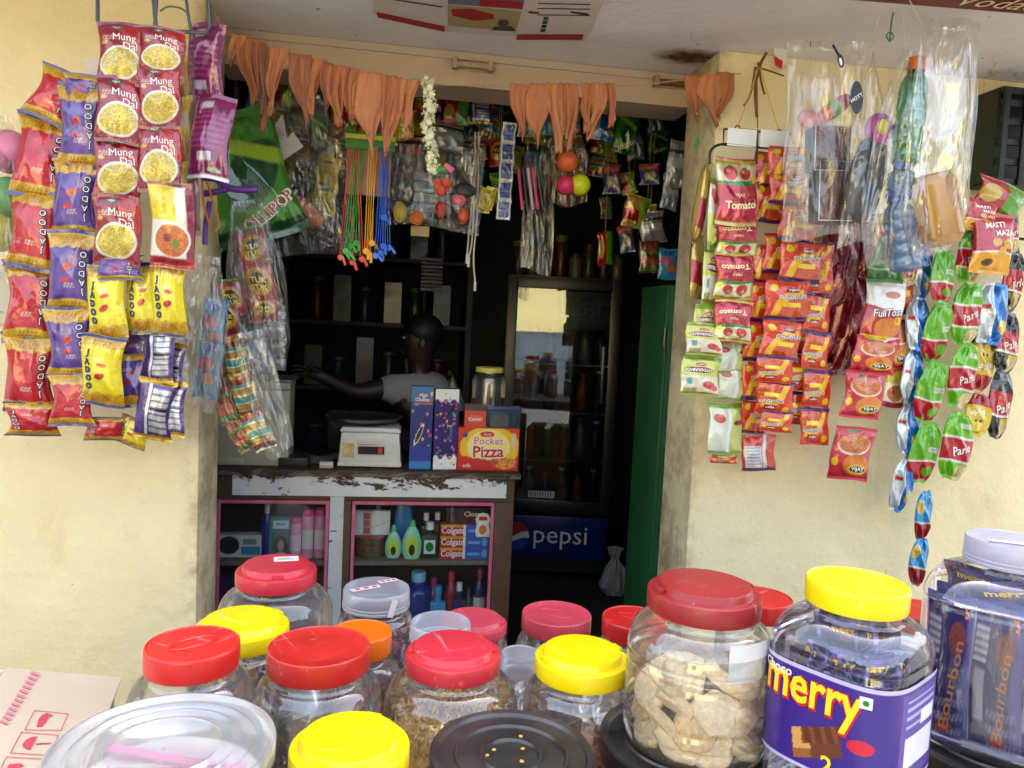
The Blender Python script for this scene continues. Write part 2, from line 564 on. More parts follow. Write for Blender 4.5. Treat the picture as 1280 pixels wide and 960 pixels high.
# trees added across the lane, out of direct view: they darken what the film, lids and cooler glass mirror
def added_tree(label, x, y, h, r, seed):
    rs = np.random.RandomState(seed)
    t = thing('tree', label, 'tree', (x, y, 0), None, 'trees added across the lane')
    m = MB()
    top = Vector((rs.uniform(-.3, .3), rs.uniform(-.3, .3), h * .5))
    m.tube([Vector((0, 0, 0)), Vector((.05, .02, h * .25)), top], [.2, .16, .11], 10)
    cl = []
    for k in range(9):
        a = k * 2.4
        c = Vector((cos(a) * r * rs.uniform(.3, .75), sin(a) * r * rs.uniform(.3, .75), h * rs.uniform(.45, .88)))
        m.tube([top, top.lerp(c, .5) + Vector((0, 0, .1)), c], [.08, .05, .02], 7)
        cl.append((c, r * rs.uniform(.4, .65)))
    m.build('trunk', pm('tree_bark', (70, 56, 44), .9, noise=(6, .4)), t)
    n = 3400
    ci = rs.randint(0, len(cl), n)
    d = rs.normal(size=(n, 3)); d /= np.linalg.norm(d, axis=1)[:, None]
    P = np.array([cl[i][0][:] for i in ci]) + d * np.array([cl[i][1] for i in ci])[:, None] * rs.uniform(.45, 1.05, (n, 1))
    u = rs.normal(size=(n, 3)); u /= np.linalg.norm(u, axis=1)[:, None]
    w_ = np.cross(u, rs.normal(size=(n, 3))); w_ /= np.linalg.norm(w_, axis=1)[:, None]
    s = rs.uniform(.12, .24, (n, 1))
    V = np.stack([P - u * s, P + w_ * s * .5, P + u * s, P - w_ * s * .5], 1).reshape(-1, 3)
    me = bpy.data.meshes.new('crown')
    me.from_pydata(V.tolist(), [], [(4 * i, 4 * i + 1, 4 * i + 2, 4 * i + 3) for i in range(n)])
    me.materials.append(pm('tree_leaf', (52, 78, 34), .6, noise=(2, .4)))
    put('crown', me, t)
TL = ('added broad dark leafed tree beyond the parked van', 'added tall narrow leafed tree standing left of the ochre house', 'added spreading tree standing close behind the ochre house', 'added young round crowned tree at the lane bend', 'added old thick crowned tree further along the lane', 'added leaning shade tree beside the lane wall', 'added dense low shade tree at the lane end', 'added high crowned tree at the other lane end')
for k, (x, y, h, r) in enumerate(((2.6, -9.4, 3.4, 1.7), (-8.2, -10.0, 3.8, 1.8), (-3.0, -17.5, 6.0, 2.4), (6.2, -10.2, 3.4, 1.8), (10.5, -9.5, 4.2, 2.2), (-12.0, -9.0, 4.0, 2.2), (14.5, -6.0, 4.2, 2.2), (-15.5, -5.0, 4.2, 2.2))):
    added_tree(TL[k], x, y, h, r, 60 + k)

# shutter catches on the lintel
M_LATCH = pm('painted_latch', (176, 150, 122), 0.6, noise=(30, .3))
for px, py, lab in ((590, 84, 'small beige painted shutter catch above the cloth bunting'), (838, 106, 'rusty shutter catch on the lintel near the soot patch')):
    p = at(px, py, TH)
    l = thing('shutter_catch', lab, 'catch', p)
    MB().box((-.056, -.006, -.012), (.056, -.001, .014), .002).build('plate', M_LATCH, l)
    q = MB().tube([(-.05, -.018, 0), (.05, -.018, 0)], .009, 12)
    q.build('bolt', M_LATCH if px < 700 else pm('rust', (120, 84, 58), .8, noise=(40, .4)), l)
    for s in (-1, 1):
        MB().box((s * .05 - .007, -.03, -.014), (s * .05 + .007, -.006, .016), .002).build('bracket', M_LATCH, l)
# ================================================================== SNACK PACKETS
FILM = printed('printed_film', 0.34, 0.1, bump=(15, 0.55, 0.014), coat=0.95, spec=.2)
FOIL = printed('printed_foil', 0.26, 0.42, bump=(22, 0.65, 0.014), coat=0.95, spec=.2)
def ink(name, col, rough=0.35):
    return pm('ink_' + name, col, rough)
WHITE = ink('white', (238, 236, 232)); BLACK = ink('black', (22, 20, 24)); YELLOW = ink('yellow', (250, 214, 40)); NAVY = ink('navy', (30, 34, 92))
RED = ink('red', (196, 26, 36)); GREEN = ink('green', (34, 120, 52)); ORANGE = ink('orange', (232, 120, 40)); CREAM = ink('cream', (240, 226, 180)); BROWN = ink('brown', (110, 52, 24)); BLUE = ink('blue', (28, 70, 170)); PINK = ink('pink', (226, 84, 150)); GREY = ink('grey', (120, 120, 124))

class Paint:
    def __init__(s, U, V, base, rs):
        s.U, s.V, s.rs = U, V, rs
        s.C = np.ones(U.shape + (3,)) * np.array(base, float)
    def m(s, mask, col, grain=0):
        c = np.array(col, float)
        if grain:
            c = np.clip(c * (1 + s.rs.uniform(-grain, grain, s.U.shape)[..., None]), 0, 255)
            s.C[mask] = c[mask]
        else:
            s.C[mask] = c
    def ell(s, cx, cy, rx, ry, rot=0):
        a, b = s.U - cx, s.V - cy
        a, b = a * cos(rot) + b * sin(rot), -a * sin(rot) + b * cos(rot)
        return (a / rx) ** 2 + (b / ry) ** 2 < 1
    def band(s, v0, v1):
        return (s.V >= v0) & (s.V <= v1)
    def rect(s, u0, u1, v0, v1):
        return (s.U >= u0) & (s.U <= u1) & (s.V >= v0) & (s.V <= v1)

def fine(p, u0, u1, v0, v1, col):
    """rows of small print"""
    k = p.rect(u0, u1, v0, v1) & (np.sin((p.V - v0) / max(1e-6, v1 - v0) * 6.28 * 2.5) > 0) & (np.sin(p.U * 83 + np.floor((p.V - v0) * 60) * 5) > -.5)
    p.m(k, col)
def d_mung(p):
    p.m(p.V > -1, (148, 22, 52)); p.m((p.V - .55) > .9 * (p.U - .3) - .1, (150, 20, 50)); p.m((p.U > .55) & (p.V > .5) & (p.V < .95), (178, 34, 40))
    p.m(p.ell(.5, .34, .44, .26), (245, 238, 220)); p.m(p.ell(.5, .34, .40, .225), (206, 172, 66), .5)
    fine(p, .1, .9, .055, .085, (220, 160, 170)); p.m(p.ell(.14, .66, .07, .03), (230, 190, 60)); fine(p, .1, .4, .7, .76, (236, 200, 190)); p.m(p.ell(.42, .89, .17, .032), (60, 92, 96)); p.m(p.band(0, .05), (112, 24, 58)); p.m(p.band(.945, 1), (120, 26, 60))
T_MUNG = [('Mung', (.08, .225), .23, 0, .0, WHITE, .5), ('Dal', (.2, .105), .23, 0, .0, WHITE, .34), ('VIJAY', (-.08, .39), .07, 0, .01, CREAM, .22)]
def jadoo(bg, bg2):
    def f(p):
        p.m(p.V > -1, bg); p.m(p.ell(.45, .55, .35, .3), bg2)
        p.m(p.band(.05, .22), (206, 160, 30), .25); p.m(p.band(.84, .95), (206, 160, 30), .25)
        p.m((p.V < .25) & (p.V > .2) & (np.sin(p.U * 25) > 0), bg)
        p.m(p.band(0, .052), (34, 52, 126)); p.m(p.band(.945, 1), (34, 52, 126))
        p.m(p.ell(.5, .44, .13, .045, .2), (186, 30, 40)); p.m(p.ell(.56, .6, .12, .03), (206, 40, 40))
        p.m(p.rect(.2, .72, .83, .9), (236, 196, 60), .2)
        fine(p, .36, .6, .64, .7, (226, 200, 196)); fine(p, .3, .7, .1, .17, (150, 40, 30)); fine(p, .3, .7, .86, .92, (150, 40, 30))
    return f
def T_JADOO(col):
    out = []
    for i, ch in enumerate('JADOO'):
        out.append((ch, (-.25, .23 - i * .112), .165, 0, .07, BLACK, .3))
    for i, ch in enumerate('JADOO'):
        out.append((ch, (-.25, .23 - i * .112), .145, 0, .0, col, .3))
    return out
def d_mix(p):
    p.m(p.V > -1, (240, 232, 214)); p.m((p.V > .55) & (p.U < .6), (232, 206, 40)); p.m(p.U > .84, (140, 24, 60))
    p.m(p.ell(.5, .33, .42, .22), (250, 246, 236)); p.m(p.ell(.5, .33, .38, .19), (206, 110, 50), .45); p.m(p.ell(.4, .36, .1, .05), (150, 60, 40)); p.m(p.ell(.6, .3, .08, .05), (120, 140, 50))
    p.m(p.band(0, .13), (170, 30, 44)); p.m(p.band(.95, 1), (120, 26, 60))
def d_yel(p):
    p.m(p.V > -1, (238, 214, 34)); p.m(p.U > .72, (150, 110, 120)); p.m(p.ell(.4, .3, .4, .22), (214, 150, 60), .35); p.m(p.band(0, .08), (206, 196, 196)); p.m(p.rect(.1, .6, .6, .8), (250, 240, 210))
def d_mag(p):
    p.m(p.V > -1, (128, 28, 92)); p.m(p.rect(.2, .5, .82, .9), (214, 206, 214)); p.m(p.rect(.08, .9, .32, .78) & (np.sin(p.V * 90) > .3), (170, 70, 130)); p.m(p.rect(.25, .6, .2, .3), (206, 190, 210)); p.m(p.band(0, .045), (232, 226, 226)); p.m(p.ell(.65, .1, .16, .03), (200, 200, 170))
def d_purpleback(p):
    p.m(p.V > -1, (78, 52, 128)); p.m(p.rect(.42, .9, .12, .86), (206, 206, 212)); p.m(p.rect(.42, .9, .12, .86) & (np.sin(p.V * 60) > .55), (110, 110, 130)); p.m(p.rect(.3, .38, .05, .95), (222, 222, 226))
    p.m(p.band(0, .09), (206, 160, 30), .2); p.m(p.band(.91, 1), (206, 160, 30), .2); p.m(p.rect(.42, .9, .5, .54), (34, 30, 60))
def d_tomato(p):
    p.m(p.V > -1, (182, 22, 40)); p.m(p.band(.6, .97), (226, 214, 168)); p.m(p.band(.9, .97), (206, 176, 70)); p.m((p.V > .585) & (p.V < .625 + .05 * p.U), (40, 130, 56))
    for cx, r in ((.32, .155), (.68, .13)):
        p.m(p.ell(cx, .76, r, r * .72), (190, 24, 34)); p.m(p.ell(cx - .04, .8, r * .3, r * .2), (236, 150, 140)); p.m(p.ell(cx, .76 + r * .66, .05, .025), (60, 120, 40))
    p.m(p.ell(.9, .68, .08, .06), (240, 196, 40)); p.m(p.band(0, .06), (206, 176, 80)); p.m(p.band(.17, .28), (206, 32, 70))
T_TOM = [('VIJAY', (0, -.06), .1, 0, .01, CREAM, .3), ('Tomato', (0.02, -.2), .22, .08, .03, CREAM, .8)]
def d_hyd(p):
    p.m(p.V > -1, (206, 208, 92)); p.m(p.band(.5, .93), (232, 224, 196)); p.m(p.ell(.3, .72, .17, .1), (190, 50, 46), .3); p.m(p.ell(.15, .78, .1, .07), (214, 90, 80), .3); p.m(p.rect(.6, .95, .8, .9), (150, 160, 90), .3)
    p.m(p.ell(.56, .36, .38, .075), (120, 34, 26)); p.m(p.ell(.52, .22, .14, .045), (186, 30, 36)); p.m(p.band(0, .11), (132, 168, 40)); p.m(p.band(.93, 1), (132, 168, 40)); p.m(p.band(.905, .93), (190, 60, 40)); p.m(p.rect(.74, .88, .56, .72), (96, 170, 170))
T_HYD = [('HYDERABADI', (.06, -.14), .14, 0, .02, WHITE, .66), ('VIJAY', (.02, -.28), .07, 0, .01, WHITE, .2)]
def d_hydback(p):
    p.m(p.V > -1, (214, 218, 196)); p.m(p.U > .6, (196, 206, 110)); p.m(p.rect(.5, .58, 0, 1), (238, 238, 236)); p.m(p.ell(.25, .7, .16, .09), (196, 80, 74), .3); p.m(p.ell(.82, .62, .16, .05), (130, 50, 36)); p.m(p.band(.9, 1), (120, 160, 44)); p.m(p.band(0, .07), (110, 150, 50))
def d_chul(p):
    p.m(p.V > -1, (216, 52, 28)); p.m(p.V > .62, (222, 66, 30))
    a = np.hypot((p.U - .78), (p.V - .06) * .9)
    p.m((a > .5) & (a < .66) & (p.U < .9) & (p.V > .12), (246, 186, 30)); p.m((a < .5) & (p.V > .12), (204, 76, 30), .35); p.m(p.rect(.38, .8, .36, .47), (246, 214, 40))
    p.m(p.ell(.2, .82, .1, .09), (240, 206, 30)); p.m(p.rect(.48, .8, .72, .85), (150, 30, 40)); p.m(p.band(0, .1), (52, 34, 92)); p.m(p.band(.95, 1), (190, 40, 40))
T_CHUL = [('Chulbule', (.12, .115), .235, .12, .045, NAVY, .66), ('Chulbule', (.12, .115), .235, .12, .0, WHITE, .66), ('VIJAY', (.14, .285), .1, .06, .02, WHITE, .26)]
def d_chulback(p):
    p.m(p.V > -1, (206, 60, 40)); p.m(p.rect(.08, .58, .1, .7), (206, 206, 208)); p.m(p.rect(.12, .54, .15, .66) & (np.sin(p.V * 70) > .2), (150, 150, 156)); p.m(p.rect(.6, .7, 0, 1), (226, 222, 222)); p.m(p.band(0, .08), (46, 34, 80))
def d_full(p):
    p.m(p.V > -1, (236, 234, 230)); p.m((p.V < .55 - .1 * (p.U - .5)) & (p.V > .1), (186, 24, 40)); p.m(p.ell(.62, .25, .34, .16), (222, 120, 40), .4); p.m(p.rect(.8, .95, .3, .42), (246, 206, 40)); p.m(p.ell(.62, .78, .2, .06), (196, 90, 50)); p.m(p.band(0, .06), (240, 236, 230)); p.m(p.rect(.05, .65, .05, .12), (240, 206, 40))
T_FULL = [('FullToss', (.06, -.01), .25, .1, .06, NAVY, .72), ('FullToss', (.06, -.01), .25, .1, .01, WHITE, .72), ('5', (.33, -.14), .13, 0, .02, RED, None)]
def d_fullg(p):
    p.m(p.V > -1, (44, 122, 48)); p.m(p.ell(.6, .64, .36, .24, -.3), (206, 104, 44), .4); p.m((np.abs(p.V - .25 - .3 * (p.U - .3) ** 2) < .02), (160, 210, 140)); p.m(p.V > .88, (186, 30, 40))
def d_vijay(p):
    p.m(p.V > -1, (196, 26, 48)); p.m(p.ell(.5, .68, .4, .2), (240, 220, 200)); p.m(p.ell(.5, .7, .38, .18), (196, 110, 56), .4); p.m(p.ell(.62, .3, .33, .2), (226, 128, 34)); p.m(p.ell(.66, .22, .26, .09), (242, 200, 40)); p.m(p.ell(.66, .22, .21, .062), (40, 44, 50)); p.m(p.band(0, .06), (206, 40, 64)); p.m(p.ell(.4, .92, .12, .03), (60, 130, 60)); p.m(p.ell(.1, .35, .07, .08), (240, 190, 40))
T_VIJ = [('VIJAY', (.16, -.28), .14, 0, .02, WHITE, .34)]
def d_dkred(p):
    p.m(p.V > -1, (120, 12, 30)); p.m(p.rect(.75, 1, 0, 1), (190, 30, 40)); p.m(p.ell(.88, .75, .08, .1), (206, 130, 50), .3); p.m(p.ell(.85, .4, .07, .05), (220, 180, 50))
def d_parg(p):
    p.m(p.V > -1, (104, 186, 24)); p.m(p.band(.3, .62), (190, 20, 46)); p.m((np.abs(p.V - .635) < .016) | (np.abs(p.V - .285) < .016), (238, 232, 224)); p.m(p.ell(.75, .12, .25, .13), (222, 200, 140), .2); p.m(p.rect(.55, .85, .78, .86), (222, 226, 214))
T_PAR = [('Parle', (.1, -.03), .27, .35, .01, WHITE, .6)]
def d_pargback(p):
    p.m(p.V > -1, (96, 178, 26)); p.m(p.band(.05, .36), (186, 20, 46)); p.m(p.ell(.72, .2, .2, .1), (110, 186, 40)); p.m(np.abs(p.V - .375) < .016, (238, 226, 214)); p.m(p.rect(.55, .9, .52, .6), (226, 226, 222)); p.m(p.rect(.58, .87, .535, .585) & (np.sin(p.U * 120) > 0), (60, 60, 60))
def d_parb(p):
    p.m(p.V > -1, (40, 36, 38)); p.m(p.band(.35, .68), (176, 20, 44)); p.m(np.abs(p.V - .335) < .016, (236, 230, 224)); p.m(p.ell(.7, .16, .25, .13), (206, 186, 140), .2); p.m(p.rect(.5, .9, .24, .3), (226, 190, 60)); p.m(p.V > .85, (96, 92, 94), .4)
def d_pary(p):
    p.m(p.V > -1, (226, 190, 30)); p.m(p.band(.02, .3), (176, 20, 44)); p.m(p.ell(.55, .62, .3, .16), (236, 206, 90), .15); p.m(p.ell(.45, .66, .04, .03), (50, 36, 24)); p.m(p.ell(.6, .66, .04, .03), (50, 36, 24))
def d_blue(p):
    p.m(p.V > -1, (34, 122, 206)); p.m(p.U < .4, (206, 216, 222)); p.m((p.U > .4) & (p.U < .44), (240, 240, 240)); p.m(p.ell(.8, .3, .2, .12), (222, 190, 90), .2); p.m(p.rect(.05, .3, .55, .62), (196, 40, 40))
def d_bluered(p):
    p.m(p.V > -1, (44, 150, 214)); p.m(p.band(.02, .38), (170, 20, 40)); p.m(p.ell(.2, .7, .2, .14), (226, 190, 90)); p.m(np.abs(p.V - .39) < .02, (230, 230, 230))
def d_masti(p):
    p.m(p.V > -1, (190, 22, 48)); p.m(p.V < .33 + .03 * np.sin(p.U * 3), (236, 168, 24)); p.m(np.abs(p.V - .335 - .03 * np.sin(p.U * 3)) < .014, (244, 236, 220)); p.m(p.ell(.52, .52, .12, .07), (216, 164, 50)); p.m(p.ell(.82, .5, .14, .08), (222, 172, 60)); p.m(p.ell(.85, .66, .08, .04), (216, 164, 50)); p.m(p.ell(.36, .18, .13, .06), (84, 40, 20)); p.m(p.ell(.25, .88, .09, .03, -.6), (226, 140, 40)); p.m(p.ell(.68, .36, .1, .09), (224, 178, 70))
T_MASTI = [('MASTI', (-.02, .3), .18, .12, .03, WHITE, .5), ('MAZA', (.22, .18), .18, .12, .03, WHITE, .45)]
def d_redgreen(p):
    p.m(p.V > -1, (176, 24, 40)); p.m(p.U > .55, (90, 160, 36)); p.m(p.ell(.2, .5, .2, .3), (206, 170, 60), .2)
def d_tuk(p):
    p.m(p.V > -1, (176, 36, 50)); p.m(p.ell(.5, .5, .42, .3), (206, 150, 40), .3); p.m(p.ell(.5, .5, .28, .2), (40, 44, 30)); p.m(p.band(.9, 1), (80, 140, 60)); p.m(p.band(0, .1), (200, 60, 110))
T_TUK = [('TUK', (0, .03), .24, 0, .03, YELLOW, .5), ('TUK', (0, -.13), .24, 0, .03, YELLOW, .5)]
def d_teal(p):
    p.m(p.V > -1, (176, 140, 50)); p.m(np.sin(p.V * 19) > .35, (50, 150, 150)); p.m(np.sin(p.V * 38 + 1) > .9, (226, 226, 210)); p.m(np.sin(p.V * 9 + .5) > .85, (150, 60, 40))
def d_brownbar(p):
    p.m(p.V > -1, (120, 66, 40)); p.m(np.sin(p.V * 13) > .7, (90, 130, 70)); p.m(p.ell(.5, .3, .4, .12), (170, 90, 50), .3); p.m(p.ell(.5, .7, .4, .1), (150, 70, 60), .3)
def d_candy(p):
    p.m(p.V > -1, (70, 150, 196)); p.m(p.ell(.4, .6, .35, .12), (210, 90, 120)); p.m(p.ell(.6, .35, .3, .1), (214, 120, 60), .2); p.m(p.ell(.5, .85, .3, .06), (60, 90, 190))
def d_silver(p):
    p.m(p.V > -1, (150, 150, 154)); p.m(p.band(.4, .62), (196, 196, 200)); p.m(p.band(.72, .8), (60, 60, 66))
def d_lolli(p):
    p.m(p.V > -1, (70, 150, 40)); p.m(p.ell(.62, .5, .36, .2, .5), (24, 84, 44)); p.m((np.abs(p.V - .72 + .3 * (p.U - .5)) < .06), (170, 206, 50)); p.m(p.V < .12, (24, 70, 34))
def d_goldside(p):
    p.m(p.V > -1, (206, 172, 80)); p.m(p.band(.2, .55), (170, 24, 40)); p.m(p.U > .6, (150, 190, 60))
def d_ycard(p):
    p.m(p.V > -1, (226, 206, 30)); p.m(p.rect(.3, .8, .78, .88), (150, 140, 110)); p.m(p.rect(.1, .9, .3, .7) & (np.sin(p.V * 50) > .2), (190, 176, 40)); p.m(p.rect(.1, .6, .06, .14), (130, 120, 100))

DES = dict(mung=(d_mung, T_MUNG, (150, 40, 60), 0), jred=(jadoo((190, 24, 40), (206, 34, 52)), T_JADOO(WHITE), (150, 30, 40), 0), jpur=(jadoo((84, 52, 140), (106, 74, 160)), T_JADOO(WHITE), (70, 44, 120), 0),
           jyel=(jadoo((238, 216, 24), (240, 222, 40)), T_JADOO(BLUE), (206, 180, 30), 0), mix=(d_mix, [], (214, 206, 190), 0), yel=(d_yel, [], (214, 200, 60), 0), mag=(d_mag, [], (120, 30, 90), 0), purb=(d_purpleback, [], (80, 54, 130), 1),
           tom=(d_tomato, T_TOM, (206, 176, 90), 1), hyd=(d_hyd, T_HYD, (200, 204, 160), 0), hydb=(d_hydback, [], (206, 206, 150), 0), chul=(d_chul, T_CHUL, (206, 60, 40), 0), chulb=(d_chulback, [], (206, 60, 40), 0), full=(d_full, T_FULL, (206, 60, 60), 0), fullg=(d_fullg, [], (60, 120, 50), 0),
           vij=(d_vijay, T_VIJ, (190, 30, 50), 0), dk=(d_dkred, [], (130, 16, 34), 1), parg=(d_parg, T_PAR, (90, 160, 30), 0), pargb=(d_pargback, [], (90, 160, 30), 0), parb=(d_parb, T_PAR, (60, 56, 58), 1), pary=(d_pary, T_PAR, (200, 170, 40), 0),
           blue=(d_blue, [], (40, 120, 200), 1), blured=(d_bluered, [], (60, 140, 200), 1), masti=(d_masti, T_MASTI, (200, 60, 40), 0), rg=(d_redgreen, [], (120, 120, 40), 0), tuk=(d_tuk, T_TUK, (170, 60, 50), 0), teal=(d_teal, [], (150, 140, 80), 1), bar=(d_brownbar, [], (110, 70, 50), 1), candy=(d_candy, [], (90, 140, 180), 0), silver=(d_silver, [], (140, 140, 146), 1),
           lolli=(d_lolli, [('LOLLIPOP', (.12, -.3), .17, .42, .05, WHITE, .9), ('LOLLIPOP', (.12, -.3), .16, .42, 0, RED, .88)], (70, 130, 40), 0), gold=(d_goldside, [], (200, 170, 80), 1), ycard=(d_ycard, [], (220, 200, 40), 0))

BW, BH = 0.09, 0.13
def pillow_fn(rs, depth, waist, pinch, seal):
    ph = rs.uniform(0, 6.28, 8); fr = rs.uniform(9, 20, 4); dn = rs.uniform(-1, 1, 6); cx = rs.uniform(.2, .8, 3); cz = rs.uniform(.25, .75, 3)
    def S(u, v, side):
        u = np.asarray(u, float); v = np.asarray(v, float)
        wf = 1 - waist * np.sin(pi * np.clip(v, 0, 1)) - pinch * (np.abs(2 * v - 1) ** 3.2)
        x = (u - .5) * BW * wf + 0.0025 * np.sin(v * 7 + ph[0])
        z = (v - .5) * BH + 0.002 * np.sin(u * 5 + ph[1])
        q = np.clip(1 - np.abs(2 * u - 1) ** 2.4, 0, 1) ** .55
        vv = np.clip((v - seal) / (1 - 2 * seal), 0, 1)
        p = np.clip(1 - np.abs(2 * vv - 1) ** 2.4, 0, 1) ** .6
        y = -side * depth * .5 * q * p
        e0 = np.exp(-vv / .2) * (vv > 0); e1 = np.exp(-(1 - vv) / .2) * (vv < 1)
        wr = e0 * (np.sin(fr[0] * u + ph[2] + 2 * v) + .6 * np.sin(fr[1] * 1.7 * u + ph[3])) + e1 * (np.sin(fr[2] * u + ph[4] - 2 * v) + .6 * np.sin(fr[3] * 1.7 * u + ph[5]))
        y = y + side * (0.0027 + .0045 * (pinch > .2)) * wr * q * np.minimum(1, p * 2)
        y = y + side * (.002 + .0055 * (pinch > .2)) * np.abs(np.sin(fr[0] * .35 * u + 6.5 * v + ph[7])) * q * p
        for k in range(3):
            d2 = ((u - cx[k]) / .17) ** 2 + ((v - cz[k]) / .12) ** 2
            y = y + side * 0.0022 * dn[k] * np.exp(-d2) * q * p
        y = y + .0022 * np.sin(u * 6 + ph[6]) * (1 - p)
        return x, y, z
    return S
_PK = {}
def packet_mesh(des, var, depth=.022, waist=.1, pinch=0.0, seal=.06):
    key = (des, var, depth, waist, pinch)
    if key in _PK:
        return _PK[key]
    fn, texts, back, foil = DES[des]
    rs = np.random.RandomState(len(des) * 131 + sum(map(ord, des)) * 7 + var * 977)
    S = pillow_fn(rs, depth, waist, pinch, seal)
    mb = MB()
    for side, nu, nv in ((1, 50, 72), (-1, 12, 18)):
        V, U = np.meshgrid(np.linspace(0, 1, nv), np.linspace(0, 1, nu), indexing='ij')
        x, y, z = S(U, V, side)
        if side == 1:
            col = 0
            for du, dv in ((-.3, -.15), (.3, -.3), (-.15, .3), (.3, .2)):
                p = Paint(U + du / nu, V + dv / nv, back, rs)
                fn(p)
                col = col + lin(np.clip(p.C, 0, 255)) * .8 / 4
        else:
            col = np.ones(U.shape + (3,)) * lin(back)
        fs = [(j * nu + i, j * nu + i + 1, (j + 1) * nu + i + 1, (j + 1) * nu + i) for j in range(nv - 1) for i in range(nu - 1)]
        if side == -1:
            fs = [f[::-1] for f in fs]
        mb.add(np.stack([x.ravel(), y.ravel() + (.0003 if side == -1 else 0), z.ravel()], 1), fs, [tuple(c) for c in col.reshape(-1, 3)])
    me = mb.mesh('packet', FOIL if foil else FILM, True, fix=False)
    tm = []
    by = {}
    for k, (s, c, size, rot, bold, mt, mw) in enumerate(texts):
        def f(a, b, k=k):
            v_ = b / BH + .5
            wf = 1 - waist * sin(pi * min(1, max(0, v_))) - pinch * (abs(2 * v_ - 1) ** 3.2)
            u_ = min(1, max(0, a / (BW * wf) + .5))
            x, y, z = S(u_, min(1, max(0, v_)), 1)
            return (float(x), float(y) - .0008 - .00025 * k, float(z))
        text_on(by.setdefault(mt.name, [MB(), mt])[0], s, f, (c[0] * BW, c[1] * BH), size * BW, rot, bold * 1.0, mw * BW if mw else None)
    for nme, (m_, mt) in by.items():
        tm.append(m_.mesh('lettering', mt, False, fix=False))
    _PK[key] = (me, tm)
    return _PK[key]

def add_packet(parent, base, des, P, wm, hm, lean=0, flip=0, yaw=0, tilt=0, var=0, shape=(.022, .1, 0.0), dscale=None):
    me, tm = packet_mesh(des, var, *shape)
    o = put('packet', me, parent)
    o.location = P - base
    e = Euler((radians(tilt), radians(lean + (180 if flip else 0)), 0), 'XYZ').to_matrix()
    o.rotation_euler = (Matrix.Rotation(radians(yaw), 3, 'Z') @ e).to_euler()
    s = dscale or (wm / BW * .5 + hm / BH * .5)
    o.scale = (wm / BW, s, hm / BH)
    for tmesh in tm:
        put('lettering', tmesh, o)
    return o

NSTRIP = [0]
def strip(label, group, Y, items, shape=(.022, .1, 0.0), cat='snack strip', name='snack_packet_strip', grow=1.0):
    """one hanging strip of joined packets: items (design, px, py, w px, h px[, lean, flip, yaw])"""
    NSTRIP[0] += 1
    a = items[0]
    base = at(a[1], a[2] - a[4] / 2, Y)
    t = thing(name, label, cat, base, None, group)
    for k, it in enumerate(items):
        des, px, py, wp, hp = it[:5]
        lean, flip, yaw = (list(it[5:]) + [0, 0, 0])[:3]
        rr = random.Random(NSTRIP[0] * 100 + k)
        yy = Y + rr.uniform(-.012, .012)
        s = mpp(yy)
        add_packet(t, base, des, at(px, py, yy), wp * s * grow, hp * s * grow, lean + rr.uniform(-2, 2), flip, yaw + rr.uniform(-9, 9), rr.uniform(-7, 7), (NSTRIP[0] + k) % 3, shape)
    return t

LG = 'snack strips on the wire rack beside the doorway'
# --- rack by the left wall
Y1 = -0.25
J = (.034, .26, 0.0)
strip('strip of red vertical-lettered snack packets with gold ends and blue seals, beside the balloon bag', LG, Y1 + .03, [
    ('jred', 69, 120, 52, 62, 22, 1), ('jred', 53, 197, 62, 96, 6, 1), ('jred', 42, 287, 60, 92, 4, 1), ('jred', 38, 377, 60, 95, 0, 1), ('jred', 37, 467, 60, 92, -1, 1), ('jred', 40, 524, 60, 40, 0, 0)], J)
strip('strip of purple snack packets with gold ends, ending in a red one', LG, Y1, [
    ('jpur', 104, 112, 46, 34, 4, 1), ('jpur', 101, 158, 56, 92, 4, 1), ('jpur', 95, 248, 58, 94, 3, 1), ('jpur', 90, 340, 58, 94, 1, 1), ('jpur', 88, 428, 58, 84, 0, 1), ('jred', 90, 500, 54, 62, -2, 1)], J)
strip('strip of four maroon packets each picturing a round heap of yellow lentils', LG, Y1 - .04, [
    ('mung', 152, 68, 50, 70, 0, 0, 6), ('mung', 150, 138, 50, 74, 1, 0, 5), ('mung', 148, 211, 50, 73, 1, 0, 4), ('mung', 147, 288, 52, 80, 0, 0, 3)], (.024, .03, 0))
strip('strip of glossy maroon lentil packets ending in a white one with mixed snack', LG, Y1 - .05, [
    ('mung', 203, 64, 48, 52, 4, 0, -5), ('mung', 200, 122, 46, 70, 0, 0, -6), ('mung', 200, 198, 48, 78, 0, 0, -4), ('mix', 216, 282, 50, 98, 0, 0, -8)], (.026, .03, 0))
strip('strip of yellow packets turned edge-on behind the lentil packets', LG, Y1 + .05, [
    ('yel', 239, 84, 40, 92, 6, 0, -38), ('yel', 236, 172, 40, 90, 2, 0, -35), ('yel', 234, 250, 40, 84, 0, 0, -35)], (.026, .05, 0))
strip('pair of joined magenta packets showing their printed backs', LG, Y1 + .02, [
    ('mag', 257, 82, 44, 92, 6, 0, -14), ('mag', 264, 172, 48, 98, 3, 0, -12)], (.024, .06, 0))
strip('strip of two yellow blue-lettered packets below the lentil strip', LG, Y1 - .03, [
    ('jpur', 150, 334, 50, 30, 0, 1), ('jyel', 134, 379, 48, 88, -1), ('jyel', 128, 464, 52, 84, 3)], (.03, .14, 0))
strip('single yellow blue-lettered packet half hidden behind its twin', LG, Y1 - .01, [('jyel', 179, 372, 40, 84, 0, 0, 10)], (.03, .14, 0))
strip('single full-faced yellow blue-lettered packet under the mixed snack packet', LG, Y1 - .03, [('jyel', 211, 374, 42, 88, 0, 0, -4)], (.03, .14, 0))
